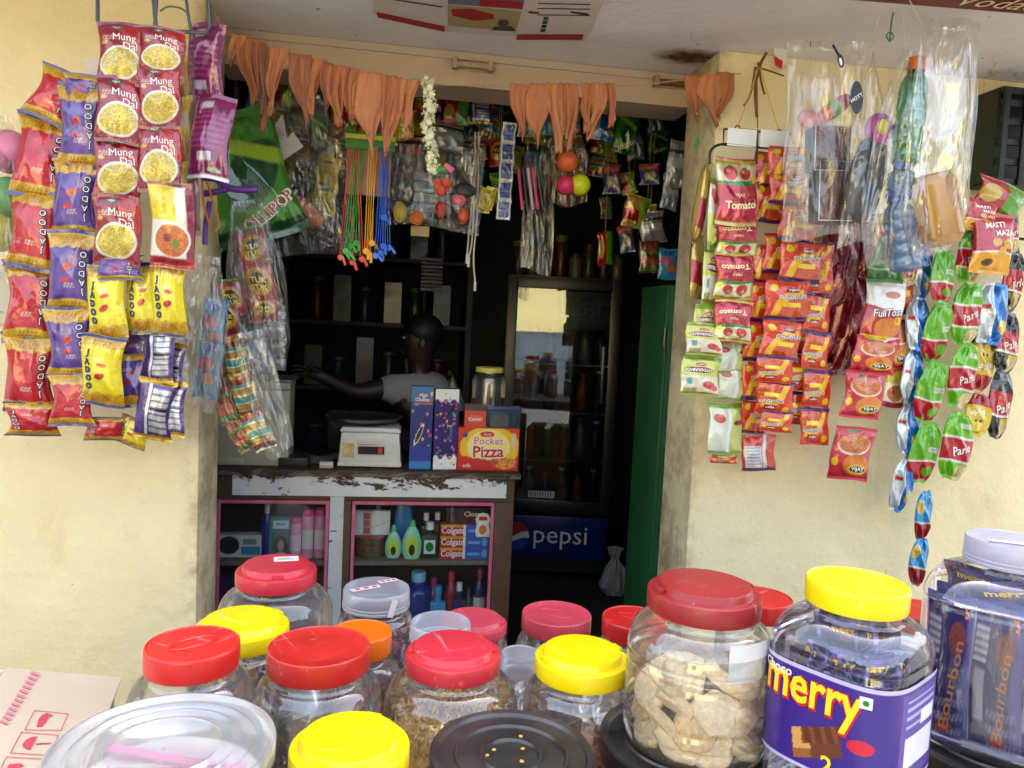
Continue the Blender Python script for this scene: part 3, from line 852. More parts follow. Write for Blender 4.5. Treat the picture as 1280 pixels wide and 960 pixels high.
strip('strip of purple packets with silver printed backs and white seams', LG, Y1 - .01, [
    ('purb', 198, 444, 44, 64, 0, 0, -10), ('purb', 193, 512, 44, 74, 8, 0, 0)], (.03, .16, 0))
strip('short strip of crumpled purple packets hanging lowest on the rack', LG, Y1 + .01, [
    ('purb', 216, 460, 34, 60, 0, 0, -20), ('purb', 216, 512, 34, 66, -2, 0, -16)], (.03, .16, 0))
strip('strip of purple packets behind the yellow blue-lettered pair', LG, Y1 + .03, [
    ('jpur', 168, 420, 46, 62, 0, 1), ('jpur', 160, 474, 52, 66, 2), ('jred', 130, 536, 44, 28, 0, 0), ('jyel', 166, 540, 40, 34, 20, 0)], (.03, .16, 0))
# --- right wall
RG = 'snack strips hung on the wall beside the plastic bags'
Y2 = -0.12
strip('strip of four red and gold foil packets with tomato pictures', RG, Y2 - .04, [
    ('tom', 921, 240, 58, 88, 0), ('tom', 921, 297, 56, 54, 0, 1), ('tom', 918, 346, 54, 62, 0, 1), ('tom', 916, 402, 54, 56, 0, 1)], (.024, .05, 0))
strip('strip of gold foil packets hanging edge-on by the doorway corner', RG, Y2, [
    ('gold', 876, 255, 30, 110, 6, 0, 55), ('gold', 871, 332, 34, 84, 6, 0, 50)], (.03, .12, 0))
strip('strip of lime green packets edge-on between the gold and tomato strips', RG, Y2 - .02, [
    ('hyd', 892, 268, 34, 92, 2, 0, 45), ('hyd', 888, 346, 36, 74, 2, 1, 40), ('hyd', 882, 408, 46, 56, 2, 1, 25)], (.024, .1, 0))
strip('strip of cream and lime packets with brown oval lettering upside down', RG, Y2 - .035, [
    ('hyd', 880, 424, 52, 42, 0, 1), ('hyd', 875, 470, 56, 52, 3, 1)], (.022, .04, 0))
strip('strip of pale green packets showing white centre seams on their backs', RG, Y2, [
    ('hydb', 915, 446, 50, 44, 0), ('hydb', 917, 478, 48, 48, 0), ('hydb', 907, 536, 52, 68, 1), ('chul', 905, 572, 40, 16, 0, 1)], (.022, .05, 0))
CH = (.024, .03, 0)
strip('middle strip of orange packets with yellow swooshes, lettering upright at its top', RG, Y2 - .05, [
    ('chul', 985, 203, 54, 40, 0), ('chul', 986, 236, 52, 42, 2), ('chul', 999, 279, 56, 50, 4), ('chul', 1001, 328, 62, 52, 3), ('chul', 983, 376, 60, 52, -3), ('chul', 976, 426, 58, 52, 1), ('chul', 968, 462, 50, 36, 0, 1), ('chul', 968, 497, 50, 46, 2, 1), ('chul', 970, 527, 44, 28, 0, 1)], CH)
strip('short strip of orange packets wedged between the two swoosh strips', RG, Y2 + .0, [('chul', 1004, 372, 36, 48, 2), ('chul', 1002, 420, 38, 48, -2), ('chul', 998, 466, 40, 48, 2, 1), ('chul', 996, 510, 38, 44, 0, 1)], CH)
strip('narrow strip of orange packets all upside down by the dark red packets', RG, Y2 - .03, [
    ('chul', 1024, 318, 40, 34, 0, 1), ('chul', 1023, 345, 40, 46, 0, 1), ('chul', 1021, 390, 40, 50, 2, 1), ('chul', 1020, 438, 40, 50, 0, 1), ('chul', 1021, 486, 40, 50, 1, 1), ('chul', 1018, 533, 40, 50, 0, 1)], CH)
strip('strip of orange packets partly hidden between tomato and swoosh packets', RG, Y2, [
    ('chul', 962, 212, 40, 46, 0), ('chul', 962, 254, 42, 50, 0), ('chul', 975, 318, 46, 52, 0), ('chul', 957, 330, 40, 50, 0), ('chul', 953, 378, 38, 52, 0), ('chul', 948, 428, 40, 52, 0), ('chul', 944, 476, 40, 50, 0), ('chul', 942, 522, 40, 44, 0), ('chulb', 948, 566, 46, 48, -3)], CH)
strip('large dark red foil packets hanging folded behind the bristle bag', RG, Y2 + .03, [('dk', 1050, 300, 60, 90, 0, 0, 10), ('dk', 1050, 400, 44, 120, 2, 0, 20), ('dk', 1078, 400, 50, 130, 6, 0, -6), 
    ('dk', 1056, 330, 52, 130, 8, 0, 10), ('dk', 1062, 420, 50, 110, 4, 0, 15), ('dk', 1085, 320, 40, 110, 6, 0, -10)], (.04, .15, 0))
strip('strip topped by a green packet over a white and red one, three red packets below', RG, Y2 - .07, [
    ('fullg', 1112, 322, 50, 66, 4), ('full', 1104, 390, 56, 84, 6), ('vij', 1093, 444, 62, 50, 4), ('vij', 1079, 494, 58, 64, 6), ('vij', 1064, 567, 56, 74, 5)], (.028, .04, 0))
strip('brown and orange packets crowded behind the white and red packet', RG, Y2, [
    ('chul', 1128, 360, 34, 70, 4), ('vij', 1122, 430, 36, 70, 8), ('mix', 1118, 482, 34, 60, 6)], (.03, .1, 0))
TW = (.034, 0.0, .66)
strip('twisted strip of blue and silver packets ending in two blue and red twists', RG, Y2 - .02, [
    ('blue', 1151, 340, 34, 76, 3, 0, 0), ('blue', 1147, 405, 34, 72, 4), ('blue', 1140, 470, 34, 72, 4), ('blue', 1135, 535, 34, 72, 4), ('blue', 1128, 605, 36, 80, 8), ('blured', 1154, 645, 28, 72, 2), ('blured', 1148, 702, 26, 70, 3)], TW)
TW2 = (.032, 0.0, .55)
strip('twisted strip of green packets with red bands and printed backs', RG, Y2 - .05, [
    ('pargb', 1178, 345, 40, 76, 6), ('pargb', 1171, 415, 42, 82, 5), ('pargb', 1163, 490, 42, 86, 5), ('pargb', 1155, 566, 44, 86, 3)], TW2)
strip('twisted strip of green packets with white script on red bands', RG, Y2 - .05, [
    ('parg', 1213, 322, 40, 72, 4), ('parg', 1208, 392, 42, 84, 3), ('parg', 1203, 470, 42, 90, 3), ('parg', 1195, 558, 44, 94, 4)], TW2)
strip('twisted strip of yellow packets with red ends beside the green ones', RG, Y2, [
    ('pary', 1228, 400, 36, 66, 4), ('pary', 1226, 455, 40, 76, 5), ('pary', 1222, 518, 38, 60, 8, 1)], TW2)
strip('twisted strip of black packets with white script on red bands', RG, Y2 - .01, [
    ('parb', 1266, 352, 36, 80, 2), ('parb', 1258, 428, 36, 86, 4), ('parb', 1249, 505, 38, 96, 5)], TW2)
strip('red and yellow packet lettered in slanting white capitals', RG, Y2 - .08, [
    ('masti', 1225, 270, 44, 40, 12), ('masti', 1240, 305, 60, 82, 4)], (.028, .05, 0))
strip('red and green packet lying folded over the top of the strips', RG, Y2 - .04, [('rg', 1250, 248, 80, 44, 14, 0, 10), ('parb', 1262, 290, 34, 60, -10)], (.03, .12, 0))
strip('single blue and white packet among the black and yellow twists', RG, Y2 - .04, [('blue', 1240, 392, 44, 84, 4)], (.04, .05, .3))
# ================================================================== THE JAR TABLE
TZ = 0.80
M_WOOD = pm('old_table_wood', (150, 128, 100), 0.65, noise=(14, .4), bump=(40, .3, .004))
tb = thing('display_table', 'low wooden table crowded with lidded snack jars', 'table', (0.35, -1.0, 0))
for k in range(6):
    y0 = -1.42 + k * 0.145 + 1.0
    MB().box((-1.15 if k < 4 else -.64, y0, TZ - .025), (1.05, y0 + .141, TZ), .003).build('plank', M_WOOD, tb)
for x, y in ((-1.1, -.36), (-1.1, .1), (-.58, .38), (1.0, -.36), (1.0, .38)):
    if 1:
        MB().box((x - .025, y - .025, 0), (x + .025, y + .025, TZ - .085), .003).build('leg', M_WOOD, tb)
for y in (-.36, .38):
    MB().box((-1.13 if y < 0 else -.6, y - .015, TZ - .084), (1.03, y + .015, TZ - .026), .002).build('apron', M_WOOD, tb)

M_KRAFT = pm('kraft_carton', (150, 118, 84), .8, noise=(5, .15))  # unseen cartons added under the table block sunlit ground in the cooler's reflection
for k, (x, w_, d_, h_, lab) in enumerate(((-.25, .36, .42, .44, 'squat brown carton stored under the jar table by the doorway'), (.16, .38, .4, .6, 'tall brown carton stored under the jar table'), (.58, .36, .44, .52, 'brown carton under the table below the biscuit jar'), (.98, .34, .4, .58, 'brown carton under the table end below the blue packs'))):
    t = thing('added_carton', lab, 'carton', (x, -.98 + .02 * (k % 2), .005), (0, 0, .05 * (k - 1.5)), 'cartons added under the table')
    MB().box((-w_ / 2, -d_ / 2, 0), (w_ / 2, d_ / 2, h_), .003).build('carton_body', M_KRAFT, t)
    for sx in (-1, 1): MB().box((sx * .002, -d_ / 2, h_ + .0005), (sx * w_ / 2, d_ / 2, h_ + .004), .001).build('flap', M_KRAFT, t)
    MB().box((-.025, -d_ / 2 - .001, h_ + .0045), (.025, d_ / 2 + .001, h_ + .0052)).build('tape', pm('brown_tape', (150, 110, 60), .3), t, False)
PET = clear('clear_pet', (.985, .985, .98), 0.07, 0.09, 0.05, bodycol=(.9, .9, .92))
PETC = clear('scuffed_pet', (.97, .97, .96), 0.14, 0.08, 0.1, bodycol=(.9, .9, .9))
def lidmat(name, col, rough=.3):
    m = pm('lid_' + name, col, rough, noise=(10, .2, 10), bump=(160, .06, .001), sub=.06)
    t = m.node_tree; b = t.nodes['Principled BSDF']
    src = b.inputs['Base Color'].links[0].from_socket
    tc = t.nodes.new('ShaderNodeTexCoord')
    fac = None
    for sc, rot in (((90, 9, 30), .6), ((12, 110, 30), -.4)):          # fine scuffs in two directions
        mp = t.nodes.new('ShaderNodeMapping'); mp.inputs['Scale'].default_value = sc; mp.inputs['Rotation'].default_value = (0, 0, rot)
        t.links.new(tc.outputs['Object'], mp.inputs['Vector'])
        n = t.nodes.new('ShaderNodeTexNoise'); n.inputs['Scale'].default_value = 1.6; n.inputs['Detail'].default_value = 3
        t.links.new(mp.outputs[0], n.inputs['Vector'])
        r = t.nodes.new('ShaderNodeMapRange'); r.inputs['From Min'].default_value = .66; r.inputs['From Max'].default_value = .72; r.inputs['To Max'].default_value = .38
        t.links.new(n.outputs['Fac'], r.inputs['Value'])
        x = t.nodes.new('ShaderNodeMix'); x.data_type = 'RGBA'; t.links.new(r.outputs[0], x.inputs[0]); t.links.new(src, x.inputs[6])
        x.inputs[7].default_value = tuple(min(1, v * .6 + .28) for v in L4(*col)[:3]) + (1,)
        src = x.outputs[2]
    t.links.new(src, b.inputs['Base Color'])
    return m
LM = dict(red=lidmat('red', (208, 38, 34)), rose=lidmat('rose', (206, 50, 62)), pink=lidmat('pink', (212, 74, 88)), flat=lidmat('brick_red', (196, 42, 36)), maroon=lidmat('maroon', (150, 36, 40)), yellow=lidmat('yellow', (240, 214, 6)), orange=lidmat('orange', (240, 112, 16)))
FROST = clear('frosted_lid', (.93, .93, .97), 0.42, 0.06, 0.25, bodycol=(.86, .86, .92))

def lid(parent, r, z0, h, kind, mat):
    """lid standing on z0: 'plain', 'step' (raised disc with a finger notch), 'oval' (embossed), 'frost' (ribbed rim)"""
    m = MB()
    if kind in ('plain', 'oval'):
        prof = [(r * .93, 0), (r * .985, .001), (r, .004), (r, h - .004), (r * .99, h - .0012), (r * .965, h), (r * .93, h - .0015), (r * .5, h - .0012), (.002, h - .001)]
    elif kind == 'frost':
        prof = [(r * .93, 0), (r, .001), (r * 1.01, .004), (r * .985, .0055), (r * 1.01, .009), (r * .985, .0105), (r * 1.0, .014), (r * .99, h - .002), (r * .96, h), (r * .9, h - .0016), (r * .45, h - .001), (.002, h - .001)]
    else:
        prof = [(r * .93, 0), (r * .985, .001), (r, .004), (r, h * .62), (r * .985, h * .7), (r * .93, h * .74), (r * .86, h * .735), (r * .835, h * .8), (r * .82, h * .96), (r * .8, h), (r * .5, h + .0005), (.002, h + .0006)]
    o = m.lathe(prof, 64, (0, 0, z0)).build('lid', mat, parent)
    if kind == 'step':
        for a in (-.25, pi - .3):
            q = MB().box((-.009, -.003, -.0035), (.009, .004, .0035), .0015).build('finger_tab', mat, o)
            q.location = (r * .885 * cos(a), r * .885 * sin(a), z0 + h * .8)
            q.rotation_euler = (0, 0, a + pi / 2)
    if kind == 'oval':
        pts = [(r * .52 * cos(2 * pi * i / 36), r * .22 * sin(2 * pi * i / 36), z0 + h - .0008) for i in range(37)]
        e = MB().tube(pts, .0013, 6, False).build('embossed_oval', mat, o)
        e.rotation_euler = (0, 0, -.25)
    return o

def round_body(parent, R, H, rn, mat, rings=(), name='jar_body', sq=0, rotz=0, n=56):
    pr = [(.002, .004), (R * .55, .004), (R * .82, 0), (R * .94, .004), (R, .018)]
    z = .018
    sh0 = H - max(.045, R * .62)
    pts = []
    for k in range(9):
        zz = .018 + (sh0 - .018) * (k + 1) / 9
        pts.append((R, zz))
    for rz in rings:
        pts += [(R, rz - .006), (R * .972, rz - .002), (R * .972, rz + .002), (R, rz + .006)]
    pts.sort(key=lambda q: q[1])
    pr += pts
    top = H - .012
    for k in range(1, 9):
        a = k / 8 * pi / 2
        pr.append((rn + (R - rn) * cos(a), sh0 + (top - sh0) * sin(a)))
    pr += [(rn, H - .006), (rn, H)]
    def shp(t, k):
        if not sq:
            return 1.0
        r, z_ = pr[k]
        f = max(0.0, min(1.0, (r - rn) / max(1e-5, R - rn))) if z_ > sh0 else 1.0
        s = 1.0 / (abs(cos(t)) ** sq + abs(sin(t)) ** sq) ** (1.0 / sq)
        return 1 + (s - 1) * f
    m = MB().lathe(pr, n, shape=shp if sq else None, close=False)
    o = m.build(name, mat, parent, True)
    o.rotation_euler = (0, 0, rotz)
    return o

def jar(label, px, py, wpx, dep, bodyw, kind, mat, group='lidded snack jars crowded on the table', base=TZ, lh=.026, body=PET, rings=(), dx=0, dy=0, name='snack_jar', rn=None):
    """px,py = centre of the lid's top; wpx = its width in photo px; dep = distance; bodyw in px"""
    P = atd(px, py, dep)
    r = wpx * dep / FPX / 2
    R = bodyw * dep / FPX / 2
    t = thing(name, label, 'jar', (P.x + dx, P.y + dy, base), (0, 0, random.uniform(0, 6.28)), group)
    H = P.z - base
    round_body(t, R, H - lh * .9, r * .93, body, rings)
    lid(t, r, H - lh, lh, kind, mat)
    return t, R, H
# contents: heaps of small pieces that nobody could count, one object per jar
def heap(jt, R, z1, label, cols, size, n, name, elong=1.0, cat=None, seed=0, z0=.008, top=.02):
    """n small pieces filling a jar of inner radius R up to z1; drawn as irregular chips"""
    rs = random.Random(seed)
    P = jt.location
    byc = [MB() for _ in cols]
    Ri = R - .006
    for k in range(n):
        a = rs.uniform(0, 2 * pi)
        if rs.random() < .62:
            rr = Ri - rs.uniform(0.2, 1.6) * size; z = rs.uniform(z0, z1)
        else:
            rr = Ri * sqrt(rs.random()); z = z1 + rs.uniform(-.004, .006) + top * (1 - rr / Ri) * rs.uniform(.3, 1)
        c = Vector((rr * cos(a), rr * sin(a), z))
        ax = Vector((rs.gauss(0, 1), rs.gauss(0, 1), rs.gauss(0, 1))).normalized()
        u = ax.orthogonal().normalized(); w_ = ax.cross(u)
        s = size * rs.uniform(.6, 1.25)
        q = [c + ax * s * elong, c - ax * s * elong] + [c + (u * cos(t) + w_ * sin(t)) * s * rs.uniform(.35, .7) for t in (0, 1.6, 3.1, 4.7)]
        byc[rs.randrange(len(cols))].add(q, [(0, 2, 3), (0, 3, 4), (0, 4, 5), (0, 5, 2), (1, 3, 2), (1, 4, 3), (1, 5, 4), (1, 2, 5)])
    core = MB().lathe([(.002, z0), (Ri - size * 1.3, z0), (Ri - size * 1.3, z1 - .004), (Ri * .5, z1 + top * .3), (.002, z1 + top * .5)], 24)
    t = tag(core.build(name, pm('snack_%d_%d_%d' % cols[0], cols[0], .75, noise=(90, .3)), None, True), label, 'snack', kind='stuff')
    t.location = P
    for m_, c in zip(byc, cols):
        o = m_.build('pieces', pm('snack_%d_%d_%d' % c, c, .7, noise=(90, .3)), t, False)
        o['kind'] = 'stuff'
    return t

JG = 'lidded snack jars crowded on the table'
SEV = ((216, 172, 88), (178, 128, 58), (232, 198, 122))
MIXC = ((186, 110, 62), (150, 76, 46), (206, 146, 84))
j1, R1, H1 = jar('big empty clear jar with stepped rose red lid and paper price sticker', 346, 704, 98, 1.275, 140, 'step', LM['rose'], lh=.034)
st = MB().box((-.02, -.012, 0), (.02, .012, .0006)).build('price_sticker', pm('sticker_paper', (236, 232, 226), .6), j1, False)
st.location = (.012, -.02, H1 + .001); st.rotation_euler = (0, 0, -j1.rotation_euler.z + .15)
for k in range(2): MB().box((-.014, -.005 + k * .006, .0007), (.012 - .006 * k, -.003 + k * .006, .0011)).build('printed_line', GREY, st, False)
j2, R2, H2 = jar('yellow stepped lid jar of purple wrapped sweets in front of the stickered jar', 303, 773, 114, 1.02, 128, 'step', LM['yellow'], lh=.03)
j3, R3, H3 = jar('empty clear jar with bright red lid embossed with an oval', 241, 803, 113, .86, 152, 'oval', LM['red'], lh=.028)
j4, R4, H4 = jar('clear jar with wide flat brick red lid and dark beads at its base', 399, 806, 126, .92, 160, 'plain', LM['flat'], lh=.028)
j5, R5, H5 = jar('small jar with orange lid tucked behind the flat red lid', 452, 788, 76, 1.06, 100, 'plain', LM['orange'], lh=.03)
j6, R6, H6 = jar('jar with frosted lilac lid stuck with torn printed tape', 471, 734, 83, 1.27, 96, 'frost', FROST, lh=.032)
j7, R7, H7 = jar('jar with frosted white lid half hidden behind the snack mix jar', 551, 777, 76, 1.115, 86, 'frost', FROST, lh=.026)
j8, R8, H8 = jar('jar with dusty rose lid behind the frosted white one', 592, 771, 84, 1.25, 92, 'step', LM['pink'], lh=.026)
j9, R9, H9 = jar('round jar of golden snack mix with stepped crimson lid', 567, 806, 119, .97, 168, 'step', LM['rose'], lh=.03)
j10, R10, H10 = jar('jar with dusty pink lid standing before the dark doorway', 696, 766, 87, 1.3, 100, 'oval', LM['pink'], lh=.03)
j11, R11, H11 = jar('smallest jar with frosted lid between crimson and yellow lids', 651, 816, 50, 1.13, 56, 'frost', FROST, lh=.03)
j12, R12, H12 = jar('round jar with yellow stepped lid and reddish brown snack below', 728, 812, 118, .99, 142, 'step', LM['yellow'], lh=.032)
j13, R13, H13 = jar('jar with scratched red lid behind the tall biscuit jar', 793, 771, 80, 1.25, 92, 'oval', LM['red'], lh=.03)
j15, R15, H15 = jar('red lidded jar between the tall biscuit jar and purple chocolate jar', 949, 745, 82, 1.2, 100, 'plain', LM['red'], lh=.03, body=PETC)
j17, R17, H17 = jar('red lidded jar between the two purple wrapped chocolate jars', 1156, 762, 82, 1.25, 108, 'plain', LM['red'], lh=.03, body=PETC)
j20, R20, H20 = jar('nearest yellow stepped lid jar before the flat red lid', 438, 919, 149, .77, 150, 'step', LM['yellow'], lh=.034)
j20['label'] = 'yellow stepped lid jar standing beside the round dark steel lid'
# tape on the frosted lilac lid
M_TAPE = pm('printed_tape', (232, 214, 216), .4)
M_TAPER = pm('tape_print', (206, 60, 84), .4)
tp = thing('tape_strip', 'torn white tape with red print on the frosted lilac lid', 'tape', Vector((j6.location.x, j6.location.y, TZ + H6)))
for k, (x, y, l, a) in enumerate(((-.018, -.006, .05, .45), (.018, .03, .034, .5))):
    q = MB().box((-l / 2, -.006, .0004), (l / 2, .006, .001)).build('strip', M_TAPE, tp, False)
    q.location = (x, y, 0); q.rotation_euler = (0, 0, a)
    for i in range(3):
        MB().box((-l * .36 + i * l * .3, -.003, .0011), (-l * .2 + i * l * .3, .003, .0014)).build('print', M_TAPER, q, False)
q = MB().box((-.005, -.0006, -.028), (.005, .0006, 0)).build('strip', M_TAPE, tp, False); q.location = (.03, -.052, -.004); q.rotation_euler = (0.1, .25, .5)
heap(j9, R9, H9 * .6, 'golden fried snack mix filling the crimson lidded jar', SEV, .0042, 2600, 'snack_mix', 1.3, seed=1)
heap(j12, R12, H12 * .42, 'reddish brown snack in the yellow lidded round jar', MIXC, .006, 700, 'snack_chips', 1.2, seed=2)
heap(j4, R4, H4 * .2, 'brown round beads at the bottom of the flat red lidded jar', ((112, 62, 40), (160, 92, 40), (84, 48, 40)), .006, 420, 'snack_beads', .9, seed=3)
heap(j5, R5, H5 * .5, 'brown snack in the orange lidded jar', MIXC, .005, 400, 'snack_pieces', 1.2, seed=4)
heap(j6, R6, H6 * .55, 'pinkish sweets in the frosted lilac lidded jar', ((150, 70, 96), (120, 54, 60), (206, 170, 170)), .008, 260, 'sweets', 1.2, seed=5)
heap(j2, R2, H2 * .62, 'purple and gold wrapped sweets in the yellow lidded jar', ((84, 44, 92), (190, 140, 40), (140, 90, 130)), .009, 300, 'wrapped_sweets', 1.3, seed=6)
heap(j15, R15, H15 * .45, 'pale brown snack in the red lidded jar by the biscuits', ((170, 140, 90), (140, 104, 60)), .007, 260, 'puffed_snack', 1.2, seed=7)
heap(j17, R17, H17 * .3, 'greenish sweets in the red lidded jar by the wall', ((150, 170, 80), (190, 180, 120)), .009, 160, 'green_sweets', 1.2, seed=8)

# steel tins with dark lids
M_STEEL = pm('steel_lid', (120, 118, 118), .32, .85, noise=(20, .25), bump=(12, .08, .004))
M_STEELD = pm('tarnished_steel', (92, 88, 88), .36, .85, noise=(16, .35), bump=(12, .08, .004))
def tin(label, c, r, H):
    t = thing('steel_tin', label, 'tin', (c[0], c[1], TZ), None, 'round steel tins on the jar table')
    MB().lathe([(.002, 0), (r * .95, 0), (r * .96, .004), (r * .96, H - .03)], 64).build('tin_body', M_STEEL, t)
    z = H - .028
    l = MB().lathe([(r * .97, 0), (r, .001), (r, .022), (r * 1.012, .025), (r * 1.0, .028), (r * .93, .027), (r * .9, .0235), (r * .72, .023), (r * .7, .0255), (r * .665, .0255), (r * .645, .0225), (r * .4, .0225), (r * .38, .025), (r * .34, .025), (r * .32, .022), (.002, .022)], 72, (0, 0, z)).build('lid', M_STEELD, t)
    return t
pt = atd(640, 938, .82)
tin21 = tin('round dark steel lidded tin strewn with a few crumbs', pt, .087, pt.z - TZ)
for k in range(6):
    a, rr = random.uniform(0, 6.28), random.uniform(.0, .06)
    c = MB().sphere((0, 0, 0), (.0026, .002, .0014), 6, 4, .3).build('crumb', pm('crumb_gold', (206, 160, 70), .6))
    c.location = (pt.x + rr * cos(a) + .01, pt.y + rr * sin(a), pt.z - .0022)
    tag(c, 'tiny golden snack crumb on the dark steel lid', 'crumb', 'crumbs on the dark steel lid')

# tall biscuit jar on its tin
P14 = atd(881, 728, .905)
B14 = .965
tin('steel tin under the tall jar of biscuits', (P14.x - .012, P14.y + .006), .098, B14 - TZ)
r14 = 140 * .905 / FPX / 2; R14 = 182 * .905 / FPX / 2
t14 = thing('biscuit_jar', 'tall ribbed clear jar of pale biscuits with dark red lid', 'jar', (P14.x, P14.y, B14), (0, 0, .4), JG)
H14 = P14.z - B14
round_body(t14, R14, H14 - .03, r14 * .92, PET, (.03, .045, H14 * .5, H14 * .56), n=72)
lid(t14, r14, H14 - .033, .033, 'step', LM['maroon'])
q = MB()
n = 8
for sgn in (0, .0005):
    q.add([((R14 - .004 - sgn) * cos(-2.0 + .75 * i / n), (R14 - .004 - sgn) * sin(-2.0 + .75 * i / n), z) for z in (H14 * .56, H14 * .78) for i in range(n + 1)], [(i, i + 1, n + 2 + i, n + 1 + i) for i in range(n)])
q.build('paper_slip', pm('paper_slip', (214, 214, 218), .6), t14, True)
M_BISC = pm('biscuit', (234, 210, 168), .85, noise=(3.2, .25, 7), bump=(6, .6, .004))
M_BISC2 = pm('biscuit_toasted', (222, 186, 134), .85, noise=(3.2, .35, 7), bump=(6, .6, .004))
def biscuit_mesh(seed):
    rs = random.Random(seed)
    n = 26
    ph = [rs.uniform(0, 6) for _ in range(4)]
    def rr(t): return 1 + .09 * sin(2 * t + ph[0]) + .06 * sin(3 * t + ph[1]) + .04 * sin(5 * t + ph[2]) + .03 * sin(9 * t + ph[3])
    prof = [(.0, -.42), (.55, -.46), (.88, -.42), (1, -.12), (.97, .2), (.86, .42), (.6, .36), (.3, .5), (.0, .44)]
    m = MB()
    m.lathe([(max(.02, r), z) for r, z in prof], n, shape=lambda t, k: rr(t) * (1 + .035 * sin(4 * t + 2.3 * k + seed)), close=True)
    return m.mesh('biscuit', M_BISC if seed % 3 else M_BISC2, 'auto')
BM = [biscuit_mesh(s) for s in range(5)]
rb = random.Random(5)
z = .02
for lay in range(3):
    nn = 8
    for k in range(nn):
        a = 2 * pi * (k + .5 * (lay % 2)) / nn + rb.uniform(-.12, .12)
        rr = R14 - .028
        o = put('biscuit', BM[rb.randrange(5)])
        o.location = (P14.x + rr * cos(a), P14.y + rr * sin(a), B14 + z + rb.uniform(-.003, .003))
        o.scale = (.026 * rb.uniform(.85, 1.15), .024 * rb.uniform(.85, 1.15), .015)
        o.rotation_euler = (rb.choice((-1, 1, 1)) * rb.uniform(.3, 1.25), rb.uniform(-.35, .35), a + pi / 2)
        tag(o, 'pale baked biscuit inside the tall ribbed jar', 'biscuit', 'biscuits in the tall jar')
    z += .022
for x, y, zz, e in ((-.038, -.035, .012, (1.0, .3, .2)), (.03, -.03, .006, (.3, .4, 0)), (.0, .02, .004, (.2, 0, .3))):
    o = put('biscuit', BM[1]); o.location = (P14.x + x, P14.y + y, B14 + z + zz); o.scale = (.034, .03, .024); o.rotation_euler = e
    tag(o, 'pale baked biscuit inside the tall ribbed jar', 'biscuit', 'biscuits in the tall jar')

# ---------------------------------------------------------------- square jar with the purple sleeve
P16 = atd(1072, 726, .835)
B16 = .95
tin('steel tin under the purple sleeved chocolate jar', (P16.x + .012, P16.y - .004), .088, B16 - TZ)
H16 = P16.z - B16
r16 = 121 * .835 / FPX / 2
A16 = .073
RZ16 = radians(-57)
t16 = thing('chocolate_jar', 'square clear jar with yellow lid and purple printed sleeve', 'jar', (P16.x, P16.y, B16), (0, 0, 0), JG)
round_body(t16, A16, H16 - .024, r16 * .93, clear('lilac_pet', (.9, .88, .97), .05, .08, .05), (.03, H16 * .7), sq=3.6, rotz=RZ16, n=72)
l16 = lid(t16, r16, H16 - .026, .026, 'plain', LM['yellow'])
def sq_pt(th, rad, sq=3.6):
    s = 1.0 / (abs(cos(th)) ** sq + abs(sin(th)) ** sq) ** (1.0 / sq)
    return rad * s * cos(th), rad * s * sin(th)
# arc-length table round the sleeve (from the back-left corner, anticlockwise seen from above)
TH_ = np.linspace(-pi, pi, 721)
XY = np.array([sq_pt(a, A16 + .0022) for a in TH_])
SL = np.concatenate([[0], np.cumsum(np.hypot(*np.diff(XY, axis=0).T))])
def sleeve(s, z, off=0.0):
    th = np.interp(s, SL, TH_)
    x, y = sq_pt(th, A16 + .0022 + off)
    c, s_ = cos(RZ16), sin(RZ16)
    return (x * c - y * s_, x * s_ + y * c, z)
Z0, Z1 = H16 * .21, H16 * .66
s0, s1 = np.interp(-pi * .98, TH_, SL), np.interp(pi * .5, TH_, SL)
nu, nv = 280, 110
m = MB()
cols = []
pts = []
sB = np.interp(-pi * .75, TH_, SL); sC = np.interp(-pi * .25, TH_, SL); sD = np.interp(pi * .25, TH_, SL)
# faces: front-left face is theta about -pi*.75..-pi*.25 turned by RZ16
for j in range(nv):
    for i in range(nu):
        s = s0 + (s1 - s0) * i / (nu - 1); z = Z0 + (Z1 - Z0) * j / (nv - 1)
        pts.append(sleeve(s, z))
        u = (s - sB) / (sC - sB); v_ = j / (nv - 1)
        c = (58, 34, 128)
        if 0 < u < 1:
            a1, b1 = (u - .52) * cos(.25) + (v_ - .36) * .5 * sin(.25), -(u - .52) * sin(.25) + (v_ - .36) * .5 * cos(.25)
            if abs(a1) < .2 and -.1 < b1 < .05: c = (206, 150, 84)
            if abs(a1) < .2 and -.1 < b1 < -.055: c = (150, 92, 44)
            if -.12 < a1 < .2 and -.03 < b1 < .05: c = (92, 44, 26) if np.sin(a1 * 70 + b1 * 20) > -.3 else (120, 66, 40)
            if -.05 < a1 < .2 and -.1 < b1 < -.03: c = (104, 52, 30)
            if ((u - .86) / .1) ** 2 + ((v_ - .42) / .07) ** 2 < 1: c = (200, 30, 50)
        uu = (s - sC) / (sD - sC)
        if .18 < uu < .82 and .08 < v_ < .92:
            c = (84, 66, 158)
            if .24 < uu < .76 and .2 < v_ < .5: c = (226, 226, 230)
            if .24 < uu < .76 and .56 < v_ < .86 and np.sin(v_ * 75) > .35: c = (170, 166, 206)
            if .5 < uu < .76 and .56 < v_ < .7: c = (232, 230, 234)
        if v_ > .96 or v_ < .03: c = (190, 180, 220)
        cols.append(tuple(lin(c)))
m.add(pts, [(j * nu + i, j * nu + i + 1, (j + 1) * nu + i + 1, (j + 1) * nu + i) for j in range(nv - 1) for i in range(nu - 1)], cols)
slv = m.build('sleeve', printed('sleeve_film', .25, 0, None, .3), t16, True, fix=False)
Lf = sC - sB
def on_sleeve(k):
    return lambda a, b: sleeve(a, b, .0006 + .0004 * k)
